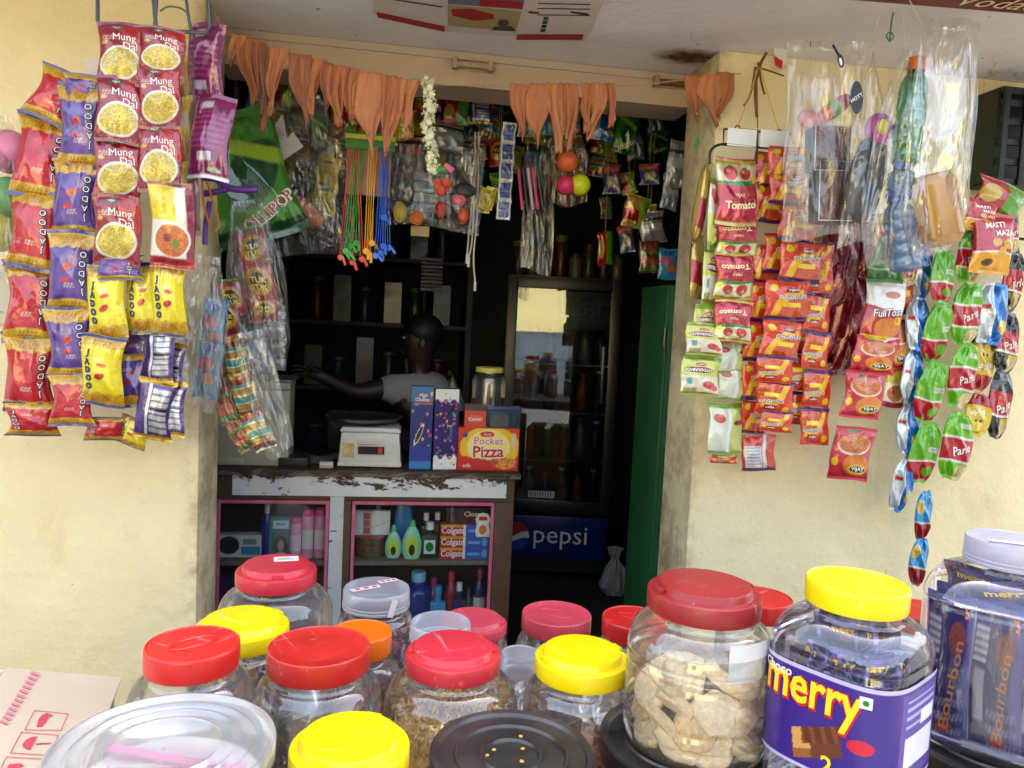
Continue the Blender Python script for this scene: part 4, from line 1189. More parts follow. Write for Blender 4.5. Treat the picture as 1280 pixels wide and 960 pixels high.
m = MB(); text_on(m, 'merry', on_sleeve(0), (sB + Lf * .45, Z0 + (Z1 - Z0) * .69), .058, -.02, .05, Lf * .84); m.build('lettering', RED, slv, False, fix=False)
m = MB(); text_on(m, 'merry', on_sleeve(1), (sB + Lf * .44, Z0 + (Z1 - Z0) * .7), .057, -.02, .02, Lf * .82)
m.build('lettering', YELLOW, slv, False, fix=False); m = MB(); text_on(m, '2', on_sleeve(1), (sB + Lf * .62, Z0 + (Z1 - Z0) * .14), .026, 0, .02); m.build('lettering', YELLOW, slv, False, fix=False); m = MB(); text_on(m, 'each', on_sleeve(1), (sB + Lf * .78, Z0 + (Z1 - Z0) * .11), .011, 0, .02)
m.build('lettering', YELLOW, slv, False, fix=False)
m = MB(); text_on(m, 'Choco', on_sleeve(1), (sB + Lf * .14, Z0 + (Z1 - Z0) * .9), .014, 0, .02); m.build('lettering', WHITE, slv, False, fix=False)
vsq = [sleeve(sC - .017 + a, Z0 + (Z1 - Z0) * .86 + b, .0012) for a, b in ((-.006, -.006), (.006, -.006), (.006, .006), (-.006, .006))]
m = MB(); m.add(vsq, [(0, 1, 2, 3)]); m.build('veg_mark', WHITE, slv, False, fix=False)
m = MB(); m.add([sleeve(sC - .017 + .003 * cos(t), Z0 + (Z1 - Z0) * .86 + .003 * sin(t), .0018) for t in np.linspace(0, 6.28, 12, endpoint=False)], [tuple(range(12))]); m.build('veg_mark', GREEN, slv, False, fix=False)
# wrapped chocolates inside
def d_choc(p):
    p.m(p.V > -1, (44, 26, 112)); p.m((np.abs(p.V - .5) < .2) & (p.U > .15) & (p.U < .85), (86, 60, 160)); p.m(p.ell(.6, .5, .3, .1), (150, 90, 60)); p.m(p.band(0, .08), (140, 130, 190)); p.m(p.band(.92, 1), (140, 130, 190))
DES['choc'] = (d_choc, [('merry', (0, 0.02), .34, 1.57, .03, YELLOW, .8)], (60, 40, 130), 1)
rc = random.Random(3)
def put_bar(P, wm, hm, rot, lab, grp, des, var=0):
    me, tm = packet_mesh(des, var, .024, .02, 0, .07)
    o = put('wrapped_chocolate', me, None, P)
    o.rotation_euler = rot
    o.scale = (wm / BW, .55, hm / BH)
    for q in tm: put('lettering', q, o)
    return tag(o, lab, 'chocolate', grp)
for k, (x, y, z, e) in enumerate(((-.035, -.038, .155, (.5, 1.1, .5)), (.0, -.052, .166, (.3, 1.35, .6)), (.038, -.02, .16, (.2, 1.9, .9)), (.05, .01, .145, (.1, .4, 1.2)), (-.052, 0, .14, (.2, .3, -.6)), (.0, .03, .15, (.4, 1.5, 0)), (.03, -.045, .135, (0, .2, .58)), (-.02, -.05, .125, (0, 1.4, .58)), (.0, -.06, .02, (.1, 1.57, .58)), (.055, -.02, .022, (.1, 1.5, 2.1)), (-.055, -.03, .02, (.1, 1.6, .3)))):
    put_bar(Vector((P16.x + x * .68, P16.y + y * .68, B16 + z)), .03, .066, e, 'small purple wrapped chocolate inside the purple sleeved jar', 'chocolates in the purple sleeved jar', 'choc', k % 3)
rc = random.Random(12)
for lay in range(7):
    rl_ = (.034, .034, .036, .046, .048, .044, .022)[lay]
    nk = 9 if 2 < lay < 6 else 7 if lay < 6 else 5
    for k in range(nk):
        a = 2 * pi * (k + .5 * (lay % 2)) / nk
        put_bar(Vector((P16.x + rl_ * cos(a), P16.y + rl_ * sin(a), B16 + .022 + lay * .028)), .032, .062, (rc.uniform(-.3, .3), (rc.choice((0.2, 1.3, 1.7, .6)) if lay < 3 else 1.57) + rc.uniform(-.3, .3), a + pi / 2), 'small purple wrapped chocolate inside the purple sleeved jar', 'chocolates in the purple sleeved jar', 'choc', k % 3)
# ---------------------------------------------------------------- jar of tall blue biscuit packs
P18 = atd(1262, 674, .985); P18.x += .004
B18 = P18.z - .262
tin('steel tin under the jar of tall blue biscuit packs', (P18.x + .0, P18.y), .118, B18 - TZ)
RZ18 = radians(-44)
t18 = thing('biscuit_pack_jar', 'large clear jar of tall blue biscuit packs with frosted lilac lid', 'jar', (P18.x, P18.y, B18), (0, 0, 0), JG)
r18 = 52 * .985 / FPX; H18 = .262
round_body(t18, .092, H18 - .028, r18 * .94, clear('thin_pet', (.985, .985, .98), .03, .07, .05), (.024, H18 * .7), sq=4, rotz=RZ18, n=72)
lid(t18, r18, H18 - .032, .032, 'frost', clear('lilac_lid', (.9, .88, .97), .8, .06, .3, bodycol=(.72, .70, .86)))
q = MB().box((-.03, -.004, .0004), (.03, .004, .001)).build('tape_strip', M_TAPE, t18, False); q.location = (-.012, -.02, H18); q.rotation_euler = (0, 0, -.5)
def d_bourb(p):
    p.m(p.V > -1, (24, 24, 98)); p.m(p.U > .78, (60, 58, 150)); p.m(p.U < .03, (180, 180, 210)); fine(p, .35, .9, .05, .3, (120, 120, 170)); p.m(p.rect(.05, .3, .6, .85), (190, 190, 206)); p.m(p.rect(.05, .3, .6, .85) & (np.sin(p.V * 120) > .2), (90, 90, 140)); p.m(p.rect(.1, .3, .2, .55), (150, 150, 180))
    p.m(p.ell(.55, .1, .15, .035), (180, 30, 50)); p.m(p.band(.95, 1), (90, 90, 170)); p.m(p.band(0, .04), (90, 90, 170)); p.m(p.ell(.62, .72, .16, .12), (130, 60, 40), .3)
DES['bourb'] = (d_bourb, [('Bourbon', (.1, -.1), .26, 1.45, .01, pm('ink_bronze', (176, 110, 60), .3), 1.2), ('5', (.28, .4), .17, 0, .03, ORANGE, None)], (48, 48, 126), 0)
for k, (u0, w0, dz_) in enumerate(((-.053, -.07, 0), (.0, -.073, -.02), (.053, -.07, .02), (-.03, -.048, .02), (.028, -.045, 0), (-.05, -.02, .0), (.0, -.02, .02), (.05, -.015, -.02), (.0, .02, 0))):
    x, y = u0 * cos(RZ18) - w0 * sin(RZ18), u0 * sin(RZ18) + w0 * cos(RZ18); e = (.02 * (k % 3 - 1), dz_, RZ18 + .08 * (k % 3 - 1))
    me, tm = packet_mesh('bourb', k % 2, .022, .02, 0, .05)
    o = put('biscuit_pack', me, None, Vector((P18.x + x, P18.y + y, B18 + .101)))
    o.rotation_euler = e; o.scale = (.058 / BW, .4, .186 / BH)
    for q in tm: put('lettering', q, o)
    tag(o, 'tall blue biscuit pack with bronze vertical lettering inside the large clear jar', 'biscuit pack', 'tall blue packs in the large jar')
for k, (x, y, z, e) in enumerate(((-.03, -.03, .202, (.9, 1.2, .3)), (.02, -.04, .203, (.8, 1.5, .6)), (.035, .0, .2, (.7, 1.8, 0)), (-.03, .02, .203, (.9, 1.4, -.5)), (.0, .03, .202, (.9, .9, .9)))):
    me, tm = packet_mesh('choc', k % 3, .024, .02, 0, .07)
    o = put('wrapped_chocolate', me, None, Vector((P18.x + x, P18.y + y, B18 + z)))
    o.rotation_euler = e; o.scale = (.035 / BW, .5, .09 / BH)
    for q in tm: put('lettering', q, o)
    tag(o, 'small purple wrapped chocolate lying on the tall blue packs', 'chocolate', 'chocolates on the tall blue packs')
q = MB().box((-.02, -.0008, -.05), (.05, .0, .05)).build('label', pm('label_paper', (232, 230, 236), .5), t18, False); q.location = (.062, -.078, .115); q.rotation_euler = (0, 0, .8)
MB().box((-.026, -.0004, -.056), (.05, .0003, .056)).build('label_border', pm('label_purple', (110, 70, 170), .4), q, False)

# ---------------------------------------------------------------- big round box with clear lid, near left
P19 = atd(205, 930, .70)
r19 = 268 * .70 / FPX / 2
t19 = thing('clear_lidded_tub', 'wide round tub with ringed clear lid over pink striped wrapping', 'tub', (P19.x, P19.y, TZ), None)
H19 = P19.z - TZ
MB().lathe([(.002, 0), (r19 * .9, 0), (r19 * .93, .006), (r19 * .965, H19 - .02)], 72, close=False).build('tub_body', clear('tub_plastic', (.96, .96, .93), .18, .06, .12, bodycol=(.8, .8, .72)), t19, True)
CL = clear('clear_tub_lid', (.97, .97, .97), .36, .09, .16, bodycol=(.84, .87, .9))
prof = [(r19 * .97, -.02), (r19 * 1.0, -.019), (r19 * 1.005, -.003), (r19 * .995, 0), (r19 * .97, 0), (r19 * .95, -.004)]
for f in (.80, .66, .50):
    prof += [(r19 * (f + .03), -.0045), (r19 * (f + .02), -.001), (r19 * f, -.001), (r19 * (f - .012), -.0045)]
prof += [(.002, -.0045)]
MB().lathe(prof, 80, (0, 0, H19), close=False).build('lid', CL, t19, True)
H19w = H19
sb = thing('wrapped_sweet_bag', 'white wrapping with pink stripes inside the clear lidded tub', 'bag', (P19.x, P19.y, TZ + .01))
MB().lathe([(.002, 0), (r19 * .86, 0), (r19 * .86, H19 * .8), (r19 * .6, H19 * .86), (.002, H19 * .88)], 40).build('wrapping', pm('white_wrap', (206, 206, 204), .5, bump=(30, .4, .01)), sb)
for y, a, l in ((-.01, .02, .15), (.012, -.35, .12)):
    pk = MB().box((-l / 2, -.006, 0), (l / 2, .006, .002), .001).build('pink_stripe', pm('pink_ribbon', (232, 120, 176), .45), sb)
    pk.location = (0, y - .005, H19 * .89); pk.rotation_euler = (0, 0, a)
# ---------------------------------------------------------------- brown carton with handling marks
M_CARD = pm('carton_board', (206, 184, 158), .8, noise=(6, .08), bump=(90, .12, .002))
M_CARD2 = pm('carton_pale', (226, 214, 190), .8, noise=(6, .08))
RP = pm('carton_red_print', (200, 66, 84), .7)
ZC = .93
cB = atz(152, 847, ZC)
ey = (atz(0, 905, ZC) - atz(45, 835, ZC)).normalized(); ex = Vector((ey.y, -ey.x, 0))
SLP = .2
cN = (ex + Vector((0, 0, SLP))).cross(ey).normalized()
ct = thing('carton', 'tan cardboard carton with pink umbrella and fragile handling marks', 'carton', (cB.x, cB.y, TZ))
def cpt(a, b, z): return (ex.x * a + ey.x * b, ex.y * a + ey.y * b, z)
m = MB(); m.add([cpt(a, b, z) for z in (0, ZC - TZ - .008) for b in (.006, .31) for a in (.008, .34)], [(0, 2, 3, 1), (4, 5, 7, 6), (0, 1, 5, 4), (2, 6, 7, 3), (0, 4, 6, 2), (1, 3, 7, 5)])
m.build('carton_body', M_CARD, ct, False)
def flap(a0, a1, b0, b1, za, zb, mt):
    m = MB(); n = 10
    for dz in (0, -.003):
        m.add([cpt(a0 + (a1 - a0) * i / n, b, ZC - TZ + dz + za + (zb - za) * i / n) for b in (b0, (b0 + b1) / 2, b1) for i in range(n + 1)], [(j * (n + 1) + i, j * (n + 1) + i + 1, (j + 1) * (n + 1) + i + 1, (j + 1) * (n + 1) + i) for j in range(2) for i in range(n)])
    return m.build('flap', mt, ct, False)
flap(0, .14, 0, .315, 0, .14 * SLP, M_CARD)
flap(.143, .345, 0, .315, .14 * SLP - .002, -.004, M_CARD2)
def cpx(pts, dz=.0012):
    out = []
    for x, y in pts:
        d = ray(x, y); p0 = cB + Vector((0, 0, dz))
        out.append(tuple(CAM + d * ((p0 - CAM).dot(cN) / d.dot(cN)) - Vector(ct.location)))
    return out
def mark(pts, name='handling_mark', mt=RP, dz=.0012):
    m = MB(); m.add(cpx(pts, dz), [tuple(range(len(pts)))]); m.build(name, mt, ct, False)
def outline(pts, w_=1.0):
    m = MB(); q = cpx(pts)
    for i in range(len(q)): m.tube([q[i], q[(i + 1) % len(q)]], .00045, 4)
    m.build('mark_outline', RP, ct, False)
outline([(31, 912), (43, 888), (85, 892), (76, 913)])
outline([(13, 941), (27, 915), (73, 919), (61, 944)])
outline([(-4, 972), (8, 946), (57, 949), (47, 975)])
mark([(46, 908), (48, 899), (52, 894), (58, 891), (67, 894), (61, 896), (58, 902), (52, 908)])
mark([(28, 930), (33, 924), (40, 921), (47, 920), (43, 928), (38, 937), (30, 934)])
mark([(45, 929), (64, 928), (64, 929.3), (45, 930.3)])
mark([(8, 960), (12, 955), (26, 954), (30, 957), (18, 962)])
n = 12
for i in range(n):
    a, b_ = i / n, (i + .55) / n
    MB().add(cpx([(0 + 42 * a, 902 - 66 * a), (10 + 42 * a, 906 - 66 * a), (10 + 42 * b_, 906 - 66 * b_), (0 + 42 * b_, 902 - 66 * b_)], .0016), [(0, 1, 2, 3)]).build('tape_dash', pm('tape_pink', (216, 130, 138), .5), ct, False)
# ================================================================== THE COUNTER
def peeling(name, paint, under, thr):
    m = bpy.data.materials.new(name); m.use_nodes = True
    t = m.node_tree; b = t.nodes['Principled BSDF']
    tc = t.nodes.new('ShaderNodeTexCoord')
    mp = t.nodes.new('ShaderNodeMapping'); mp.inputs['Scale'].default_value = (0.75, 1, 1.5)
    t.links.new(tc.outputs['Object'], mp.inputs['Vector'])
    n = t.nodes.new('ShaderNodeTexNoise'); n.inputs['Scale'].default_value = 16; n.inputs['Detail'].default_value = 9; n.inputs['Roughness'].default_value = .72; n.inputs['Distortion'].default_value = .5
    t.links.new(mp.outputs[0], n.inputs['Vector'])
    sx = t.nodes.new('ShaderNodeSeparateXYZ'); t.links.new(tc.outputs['Generated'], sx.inputs[0])
    ad = t.nodes.new('ShaderNodeMath'); ad.operation = 'MULTIPLY_ADD'; t.links.new(sx.outputs['Z'], ad.inputs[0]); ad.inputs[1].default_value = .16; t.links.new(n.outputs['Fac'], ad.inputs[2])
    r = t.nodes.new('ShaderNodeMapRange'); r.inputs['From Min'].default_value = thr; r.inputs['From Max'].default_value = thr + .015
    t.links.new(ad.outputs[0], r.inputs['Value'])
    n2 = t.nodes.new('ShaderNodeTexNoise'); n2.inputs['Scale'].default_value = 7; n2.inputs['Detail'].default_value = 6; t.links.new(tc.outputs['Object'], n2.inputs['Vector'])
    h = t.nodes.new('ShaderNodeHueSaturation'); h.inputs['Color'].default_value = L4(*paint)
    r2 = t.nodes.new('ShaderNodeMapRange'); r2.inputs['To Min'].default_value = .7; r2.inputs['To Max'].default_value = 1.15; t.links.new(n2.outputs['Fac'], r2.inputs['Value']); t.links.new(r2.outputs[0], h.inputs['Value'])
    x = t.nodes.new('ShaderNodeMix'); x.data_type = 'RGBA'; t.links.new(r.outputs[0], x.inputs[0]); t.links.new(h.outputs[0], x.inputs[6]); x.inputs[7].default_value = L4(*under)
    t.links.new(x.outputs[2], b.inputs['Base Color']); b.inputs['Roughness'].default_value = .6
    bp = t.nodes.new('ShaderNodeBump'); bp.inputs['Strength'].default_value = .6; bp.inputs['Distance'].default_value = .003; bp.invert = True; t.links.new(r.outputs[0], bp.inputs['Height']); t.links.new(bp.outputs[0], b.inputs['Normal'])
    return m
M_PEEL = peeling('peeling_white_paint', (222, 224, 224), (70, 48, 34), .645)
M_PEEL2 = peeling('worn_white_paint', (208, 212, 214), (78, 54, 36), .72)
M_BRN = pm('counter_brown_wood', (88, 62, 44), .6, noise=(12, .35), bump=(40, .2, .003))
M_TOP = peeling('worn_countertop', (116, 104, 90), (66, 46, 34), .58)
M_PINK = pm('pink_moulding', (200, 98, 128), .5, noise=(20, .25))
M_INCAB = pm('cabinet_inside', (40, 34, 30), .8)
YC = .70
cx0, cx1, cz1 = -.70, .455, .915
ctr = thing('counter', 'old wooden shop counter with peeling white paint and pink trimmed glass shelves', 'counter', (0, YC, FLOOR))
def cb(name, a, b, mt, bev=.002, par=None):
    return MB().box((a[0], a[1], a[2] - FLOOR), (b[0], b[1], b[2] - FLOOR), bev).build(name, mt, par or ctr)
cb('countertop', (cx0, -.018, .893), (cx1 + .02, .42, cz1), M_TOP, .004)
cb('rail', (-.52, -.006, .822), (.425, .0, .892), M_PEEL, 0)
cb('rail_back', (cx0, .0005, .806), (cx1, .02, .892), M_BRN)
cb('stile', (-.193, -.004, FLOOR), (-.146, .0, .8205), M_PEEL2, 0)
cb('stile', (-.1455, -.001, FLOOR), (-.121, .02, .8055), M_BRN)
cb('stile', (-.1925, .0005, FLOOR), (-.146, .02, .8055), M_BRN)
cb('stile', (.387, -.003, FLOOR), (cx1, .02, .8055), M_BRN)
cb('stile', (cx0, .0, FLOOR), (-.575, .02, .8055), M_BRN)
cb('end_panel', (cx1 - .02, .0205, FLOOR), (cx1, .4, .892), M_BRN)
cb('end_panel', (cx0, .0205, FLOOR), (cx0 + .02, .4, .892), M_BRN)
cb('back_panel', (cx0 + .02, .36, FLOOR), (cx1 - .02, .38, .892), M_INCAB)
cb('divider', (-.19, .0205, FLOOR), (-.125, .36, .892), M_INCAB)
SHZ = .585
for a, b in ((-.57, -.195), (-.118, .385)):
    cb('shelf', (a, .012, SHZ - .016), (b, .36, SHZ), pm('shelf_board', (120, 106, 92), .6, noise=(10, .25)))
    cb('cabinet_floor', (a, .012, .26), (b, .36, .275), M_BRN)
    f = .012
    for p_, q_ in (((a, -.008, .805 - f), (b, .004, .805)), ((a, -.008, .27), (a + f, .004, .805 - f)), ((b - f, -.008, .27), (b, .004, .805 - f)), ((a, -.008, .27 - f), (b, .004, .27))):
        cb('moulding', p_, q_, M_PINK, .002)
    gp = MB().box((a + f, .0045, .27 - FLOOR), (b - f, .0055, .805 - f - FLOOR)).build('glass_pane', clear('cabinet_glass', (.95, .97, .96), .012, .035, .02), ctr, False)

# ---- packaged goods
def box_pack(name, label, cat, P, w, h, d, side, paint, texts, rotz=0, group=None, rough=.4, res=3.2e-3):
    """card pack: P = bottom centre of the front face"""
    t = thing(name, label, cat, P, (0, 0, rotz), group)
    MB().box((-w / 2, 0, 0), (w / 2, d, h), .0012).build('card_box', pm('card_%d_%d_%d' % side, side, .5), t)
    nu, nv = max(6, min(60, int(w / res))), max(6, min(60, int(h / res)))
    V, U = np.meshgrid(np.linspace(0, 1, nv), np.linspace(0, 1, nu), indexing='ij')
    p = Paint(U, V, side, np.random.RandomState(len(label)))
    paint(p)
    m = MB()
    m.add(np.stack([(U.ravel() - .5) * w * .985, np.full(U.size, -.0008), V.ravel() * h * .985 + h * .0075], 1), [(j * nu + i, j * nu + i + 1, (j + 1) * nu + i + 1, (j + 1) * nu + i) for j in range(nv - 1) for i in range(nu - 1)], [tuple(c) for c in lin(np.clip(p.C, 0, 255)).reshape(-1, 3)])
    f = m.build('printed_face', printed('printed_card', .35, 0, None, .2), t, False, fix=False)
    by = {}
    for k, (s, c, size, rot, bold, mt, mw) in enumerate(texts):
        text_on(by.setdefault(mt.name, [MB(), mt])[0], s, lambda a, b, k=k: (a, -.0012 - .0003 * k, b), ((c[0] - .5) * w, c[1] * h), size * h, rot, bold, mw * w if mw else None)
    for nme, (m_, mt) in by.items():
        m_.build('lettering', mt, f, False, fix=False)
    return t
def pos(px, py, Y): return at(px, py, Y)
def wpx(w_, Y): return w_ * mpp(Y)
CT = cz1 + .0005
def on_counter(px, Y, z=None):
    p = at(px, 575, Y); return Vector((p.x, Y, CT if z is None else z))
Yb = .725
def f_pizza(p):
    p.m(p.V > -1, (214, 60, 24)); p.m(p.ell(.52, .55, .5, .5), (240, 190, 40)); p.m(p.ell(.5, .55, .36, .42), (246, 226, 130)); p.m((p.V < .35 - .2 * p.U), (196, 30, 30)); p.m(p.ell(.78, .18, .2, .14), (214, 130, 50), .35); p.m(p.ell(.6, .2, .07, .08), (190, 70, 40)); p.m(p.ell(.47, .86, .12, .07), (206, 30, 40)); p.m(p.ell(.1, .83, .04, .06), (60, 60, 140)); p.m(p.ell(.92, .7, .05, .2), (226, 190, 150))
box_pack('snack_carton', 'red and yellow pizza snack carton at the counter end', 'carton', on_counter(610, Yb), wpx(77, Yb), wpx(54, Yb), .05, (206, 60, 30), f_pizza, [('Pocket', (.5, .7), .26, 0, .05, WHITE, .62), ('Pocket', (.5, .7), .25, 0, .01, PINK, .6), ('Pizza', (.5, .45), .38, .03, .06, WHITE, .68), ('Pizza', (.5, .45), .37, .03, .02, RED, .66), ('cafe', (.15, .12), .12, 0, .0, WHITE, .2), ('Gold', (.47, .86), .09, 0, 0, WHITE, .2)])
def f_choco(p):
    p.m(p.V > -1, (34, 44, 120)); p.m(p.V > .82, (50, 110, 170))
    rs = p.rs
    for k in range(26):
        c = ((230, 60, 60), (240, 200, 40), (80, 190, 90), (220, 120, 200), (90, 160, 230))[k % 5]
        p.m(p.ell(rs.uniform(.05, .95), rs.uniform(.1, .95), .07, .016), c)
    p.m(p.rect(.1, .95, .78, .81), (220, 110, 60)); p.m(p.ell(.4, .42, .26, .06, .5), (230, 220, 210)); p.m(p.ell(.4, .42, .2, .045, .5), (40, 34, 30)); p.m(p.V < .1, (50, 130, 190)); p.m(p.band(.1, .28), (46, 60, 150))
box_pack('candy_carton', 'tall blue chocolate bean carton with silver lettering beside the scale', 'carton', on_counter(525, Yb), wpx(27, Yb), wpx(104, Yb), .03, (36, 44, 110), f_choco, [('Mini', (.55, .895), .055, 0, .02, WHITE, .6), ('Choco', (.5, .84), .06, 0, .02, WHITE, .85)], res=2e-3)
def f_zoom(p):
    p.m(p.V > -1, (48, 34, 110)); p.m(p.V > .86 + .02 * np.sin(p.U * 18), (232, 230, 230)); p.m(p.V < .15 + .03 * np.sin(p.U * 16), (232, 232, 234))
    rs = p.rs
    for k in range(46):
        c = ((230, 60, 120), (240, 200, 40), (80, 190, 90), (200, 120, 220), (230, 130, 40))[k % 5]
        p.m(p.ell(rs.uniform(.05, .95), rs.uniform(.03, .97), .055, .012), c)
    p.m(p.ell(.7, .74, .18, .035, .3), (24, 20, 30))
box_pack('candy_carton', 'tall purple and white candy carton with coloured dots', 'carton', on_counter(556, Yb), wpx(30, Yb), wpx(102, Yb), .03, (60, 46, 120), f_zoom, [('Zoom', (.68, .45), .07, 1.5, .02, GREY, None)], rotz=.12, res=2e-3)
zt = CT + wpx(54, Yb)
def f_small(p):
    p.m(p.V > -1, (206, 76, 60)); p.m(p.V > .72, (70, 60, 60)); p.m(p.ell(.5, .38, .4, .18), (220, 100, 80))
box_pack('small_carton', 'small orange red carton stacked on the pizza snack carton', 'carton', on_counter(592, Yb + .004, zt), wpx(27, Yb), wpx(29, Yb), .035, (200, 80, 60), f_small, [('Center', (.5, .38), .2, .05, .02, WHITE, .8)])
M_BLUEB = clear('blue_tinted_box', (.6, .7, .9), .3, .08, .1, bodycol=(.15, .22, .4))
tbx = thing('plastic_tub', 'small blue plastic tub stacked beside the orange red carton', 'tub', on_counter(628, Yb + .004, zt))
hw = wpx(20, Yb)
MB().prism([(-hw, 0), (hw, 0), (hw * 1.04, wpx(22, Yb)), (-hw * 1.04, wpx(22, Yb))], 0, .045, 'y').build('tub_body', M_BLUEB, tbx, False)
MB().box((-hw * 1.1, -.003, wpx(22, Yb)), (hw * 1.1, .048, wpx(27, Yb)), .002).build('tub_lid', pm('tub_lid_blue', (40, 60, 110), .35), tbx)
MB().box((-hw * .85, .006, .002), (hw * .3, .04, wpx(17, Yb)), .004).build('contents', pm('tub_contents', (190, 160, 90), .7, noise=(60, .4)), tbx)
# jar of sticks behind
jp = on_counter(607, .80)
jt = thing('candy_stick_jar', 'small clear jar of wrapped sticks with pale yellow lid behind the cartons', 'jar', jp)
Hj = at(607, 459, .80).z - CT
round_body(jt, wpx(21, .8), Hj - .012, wpx(16, .8), PET)
lid(jt, wpx(17.5, .8), Hj - .018, .018, 'plain', pm('lid_pale_yellow', (206, 190, 90), .4))
for k in range(9):
    a = k * .7
    s = MB().tube([(0, 0, 0), (.012 * cos(a * 3), .01 * sin(a * 2), .12)], .004, 6).build('wrapped_stick', pm('stick_%d' % (k % 3), ((190, 40, 60), (226, 200, 60), (60, 60, 120))[k % 3], .35))
    s.location = (jp.x + .03 * cos(a) * .8, jp.y + .03 * sin(a), CT + .012)
    tag(s, ('red', 'yellow', 'dark blue')[k % 3] + ' wrapped candy stick in the pale yellow lidded jar', 'candy stick', 'candy sticks in the small jar')
# digital scale
M_SCW = pm('scale_plastic', (206, 206, 202), .45, noise=(20, .1))
sp = on_counter(462, .73)
sc_ = thing('weighing_scale', 'white digital weighing scale with dark display and steel pan', 'scale', sp, (0, 0, -.03))
W2, HS = wpx(38, .73), wpx(44, .73)
def rbox(x, y0, y1, z0, z1, k=1.0, bev=.006):
    m = MB().box((-x, y0, z0), (x, y1, z1), bev)
    if k != 1.0:
        m.v = [(a * (k if c > (z0 + z1) / 2 else 1), b, c) for a, b, c in m.v]
    return m
rbox(W2, 0, .19, .006, HS, .93).build('housing', M_SCW, sc_)
rbox(W2 * 1.02, -.004, .195, .006, .022, 1, .004).build('skirt', M_SCW, sc_)
for x in (-1, 1):
    MB().lathe([(.012, 0), (.012, .006)], 14, (x * W2 * .8, .02, 0)).build('foot', BLACK, sc_)
    MB().lathe([(.012, 0), (.012, .006)], 14, (x * W2 * .8, .17, 0)).build('foot', BLACK, sc_)
rbox(W2 * .97, -.002, .19, HS + .001, HS + .018, .95, .005).build('platform', M_SCW, sc_)
dp = MB().box((-W2 * .42, -.003, HS * .36), (W2 * .5, .006, HS * .82), .002).build('display_panel', pm('display_frame', (190, 188, 186), .4), sc_)
MB().box((-W2 * .38, -.0042, HS * .4), (W2 * .46, -.0032, HS * .62)).build('display_window', pm('display_dark', (36, 34, 36), .15), dp, False)
MB().box((W2 * .26, -.0052, HS * .43), (W2 * .4, -.0043, HS * .6)).build('display_digits', pm('digit_red', (200, 40, 44), .3), dp, False)
MB().box((-W2 * .4, -.0042, HS * .66), (W2 * .2, -.0032, HS * .68)).build('printed_line', GREY, dp, False)
MB().box((-W2 * .88, -.001, HS * .3), (-W2 * .5, .004, HS * .7)).build('sticker', pm('old_sticker', (206, 180, 130), .6, noise=(40, .4)), sc_, False)
MB().lathe([(.002, 0), (.07, 0), (.12, .004), (.135, .016), (.139, .018), (.135, .019), (.12, .007), (.07, .003), (.002, .003)], 48, (-.03, .1, HS + .03)).build('pan', M_STEEL, sc_)
MB().lathe([(.03, 0), (.03, .0125)], 20, (-.02, .1, HS + .018)).build('pan_stem', M_STEELD, sc_)
# beige metal box
bp_ = on_counter(316, .74)
bx = thing('cash_box', 'tall beige metal box standing at the counter corner', 'box', bp_, (0, 0, .04))
hb = at(316, 476, .74).z - CT; wb = wpx(41, .74)
M_BEI = pm('beige_enamel', (178, 172, 148), .5, noise=(9, .15))
MB().box((-wb, 0, 0), (wb, .22, hb - .03), .004).build('casing', M_BEI, bx)
MB().box((-wb * 1.01, -.003, hb - .028), (wb * 1.01, .225, hb - .004), .004).build('casing_top', M_BEI, bx)
MB().box((-wb * 1.02, -.006, hb - .003), (wb * 1.06, .24, hb + .006), .003).build('top_plate', pm('grey_plate', (120, 120, 114), .4), bx)
MB().box((-wb * .96, -.004, .004), (-.03, -.0005, .03), .001).build('foot_panel', M_BEI, bx)
# match box on the counter
mbx = box_pack('matchbox', 'tiny white matchbox lying by the weighing scale', 'matchbox', on_counter(408, .72), wpx(16, .72), wpx(7, .72), .03, (206, 200, 196), lambda p: p.m(p.V < .5, (170, 166, 164)), [])
# papers
for k, (px, w_, lab) in enumerate(((395, .12, 'dusty folded newspaper lying behind the matchbox'), (368, .06, 'dark small tray beside the beige metal box'))):
    p = on_counter(px, .86 if k == 0 else .78)
    m = MB()
    nx, ny = 10, 6
    if k == 0:
        for dz in (0, .004):
            m.add([(p.x + (i / nx - .5) * w_ * 1.6, p.y + (j / ny - .5) * .14, CT + .006 + dz + .012 * sin(i * .9 + j) * (i / nx)) for j in range(ny + 1) for i in range(nx + 1)], [(j * (nx + 1) + i, j * (nx + 1) + i + 1, (j + 1) * (nx + 1) + i + 1, (j + 1) * (nx + 1) + i) for j in range(ny) for i in range(nx)])
        o = m.build('newspaper', pm('old_newsprint', (120, 112, 104), .8, noise=(60, .4)), None, True)
    else:
        o = MB().box((p.x - .05, p.y - .04, CT), (p.x + .05, p.y + .05, CT + .03), .004).build('tray', pm('dark_tray', (40, 40, 42), .5))
    tag(o, lab, 'newspaper' if k == 0 else 'tray')

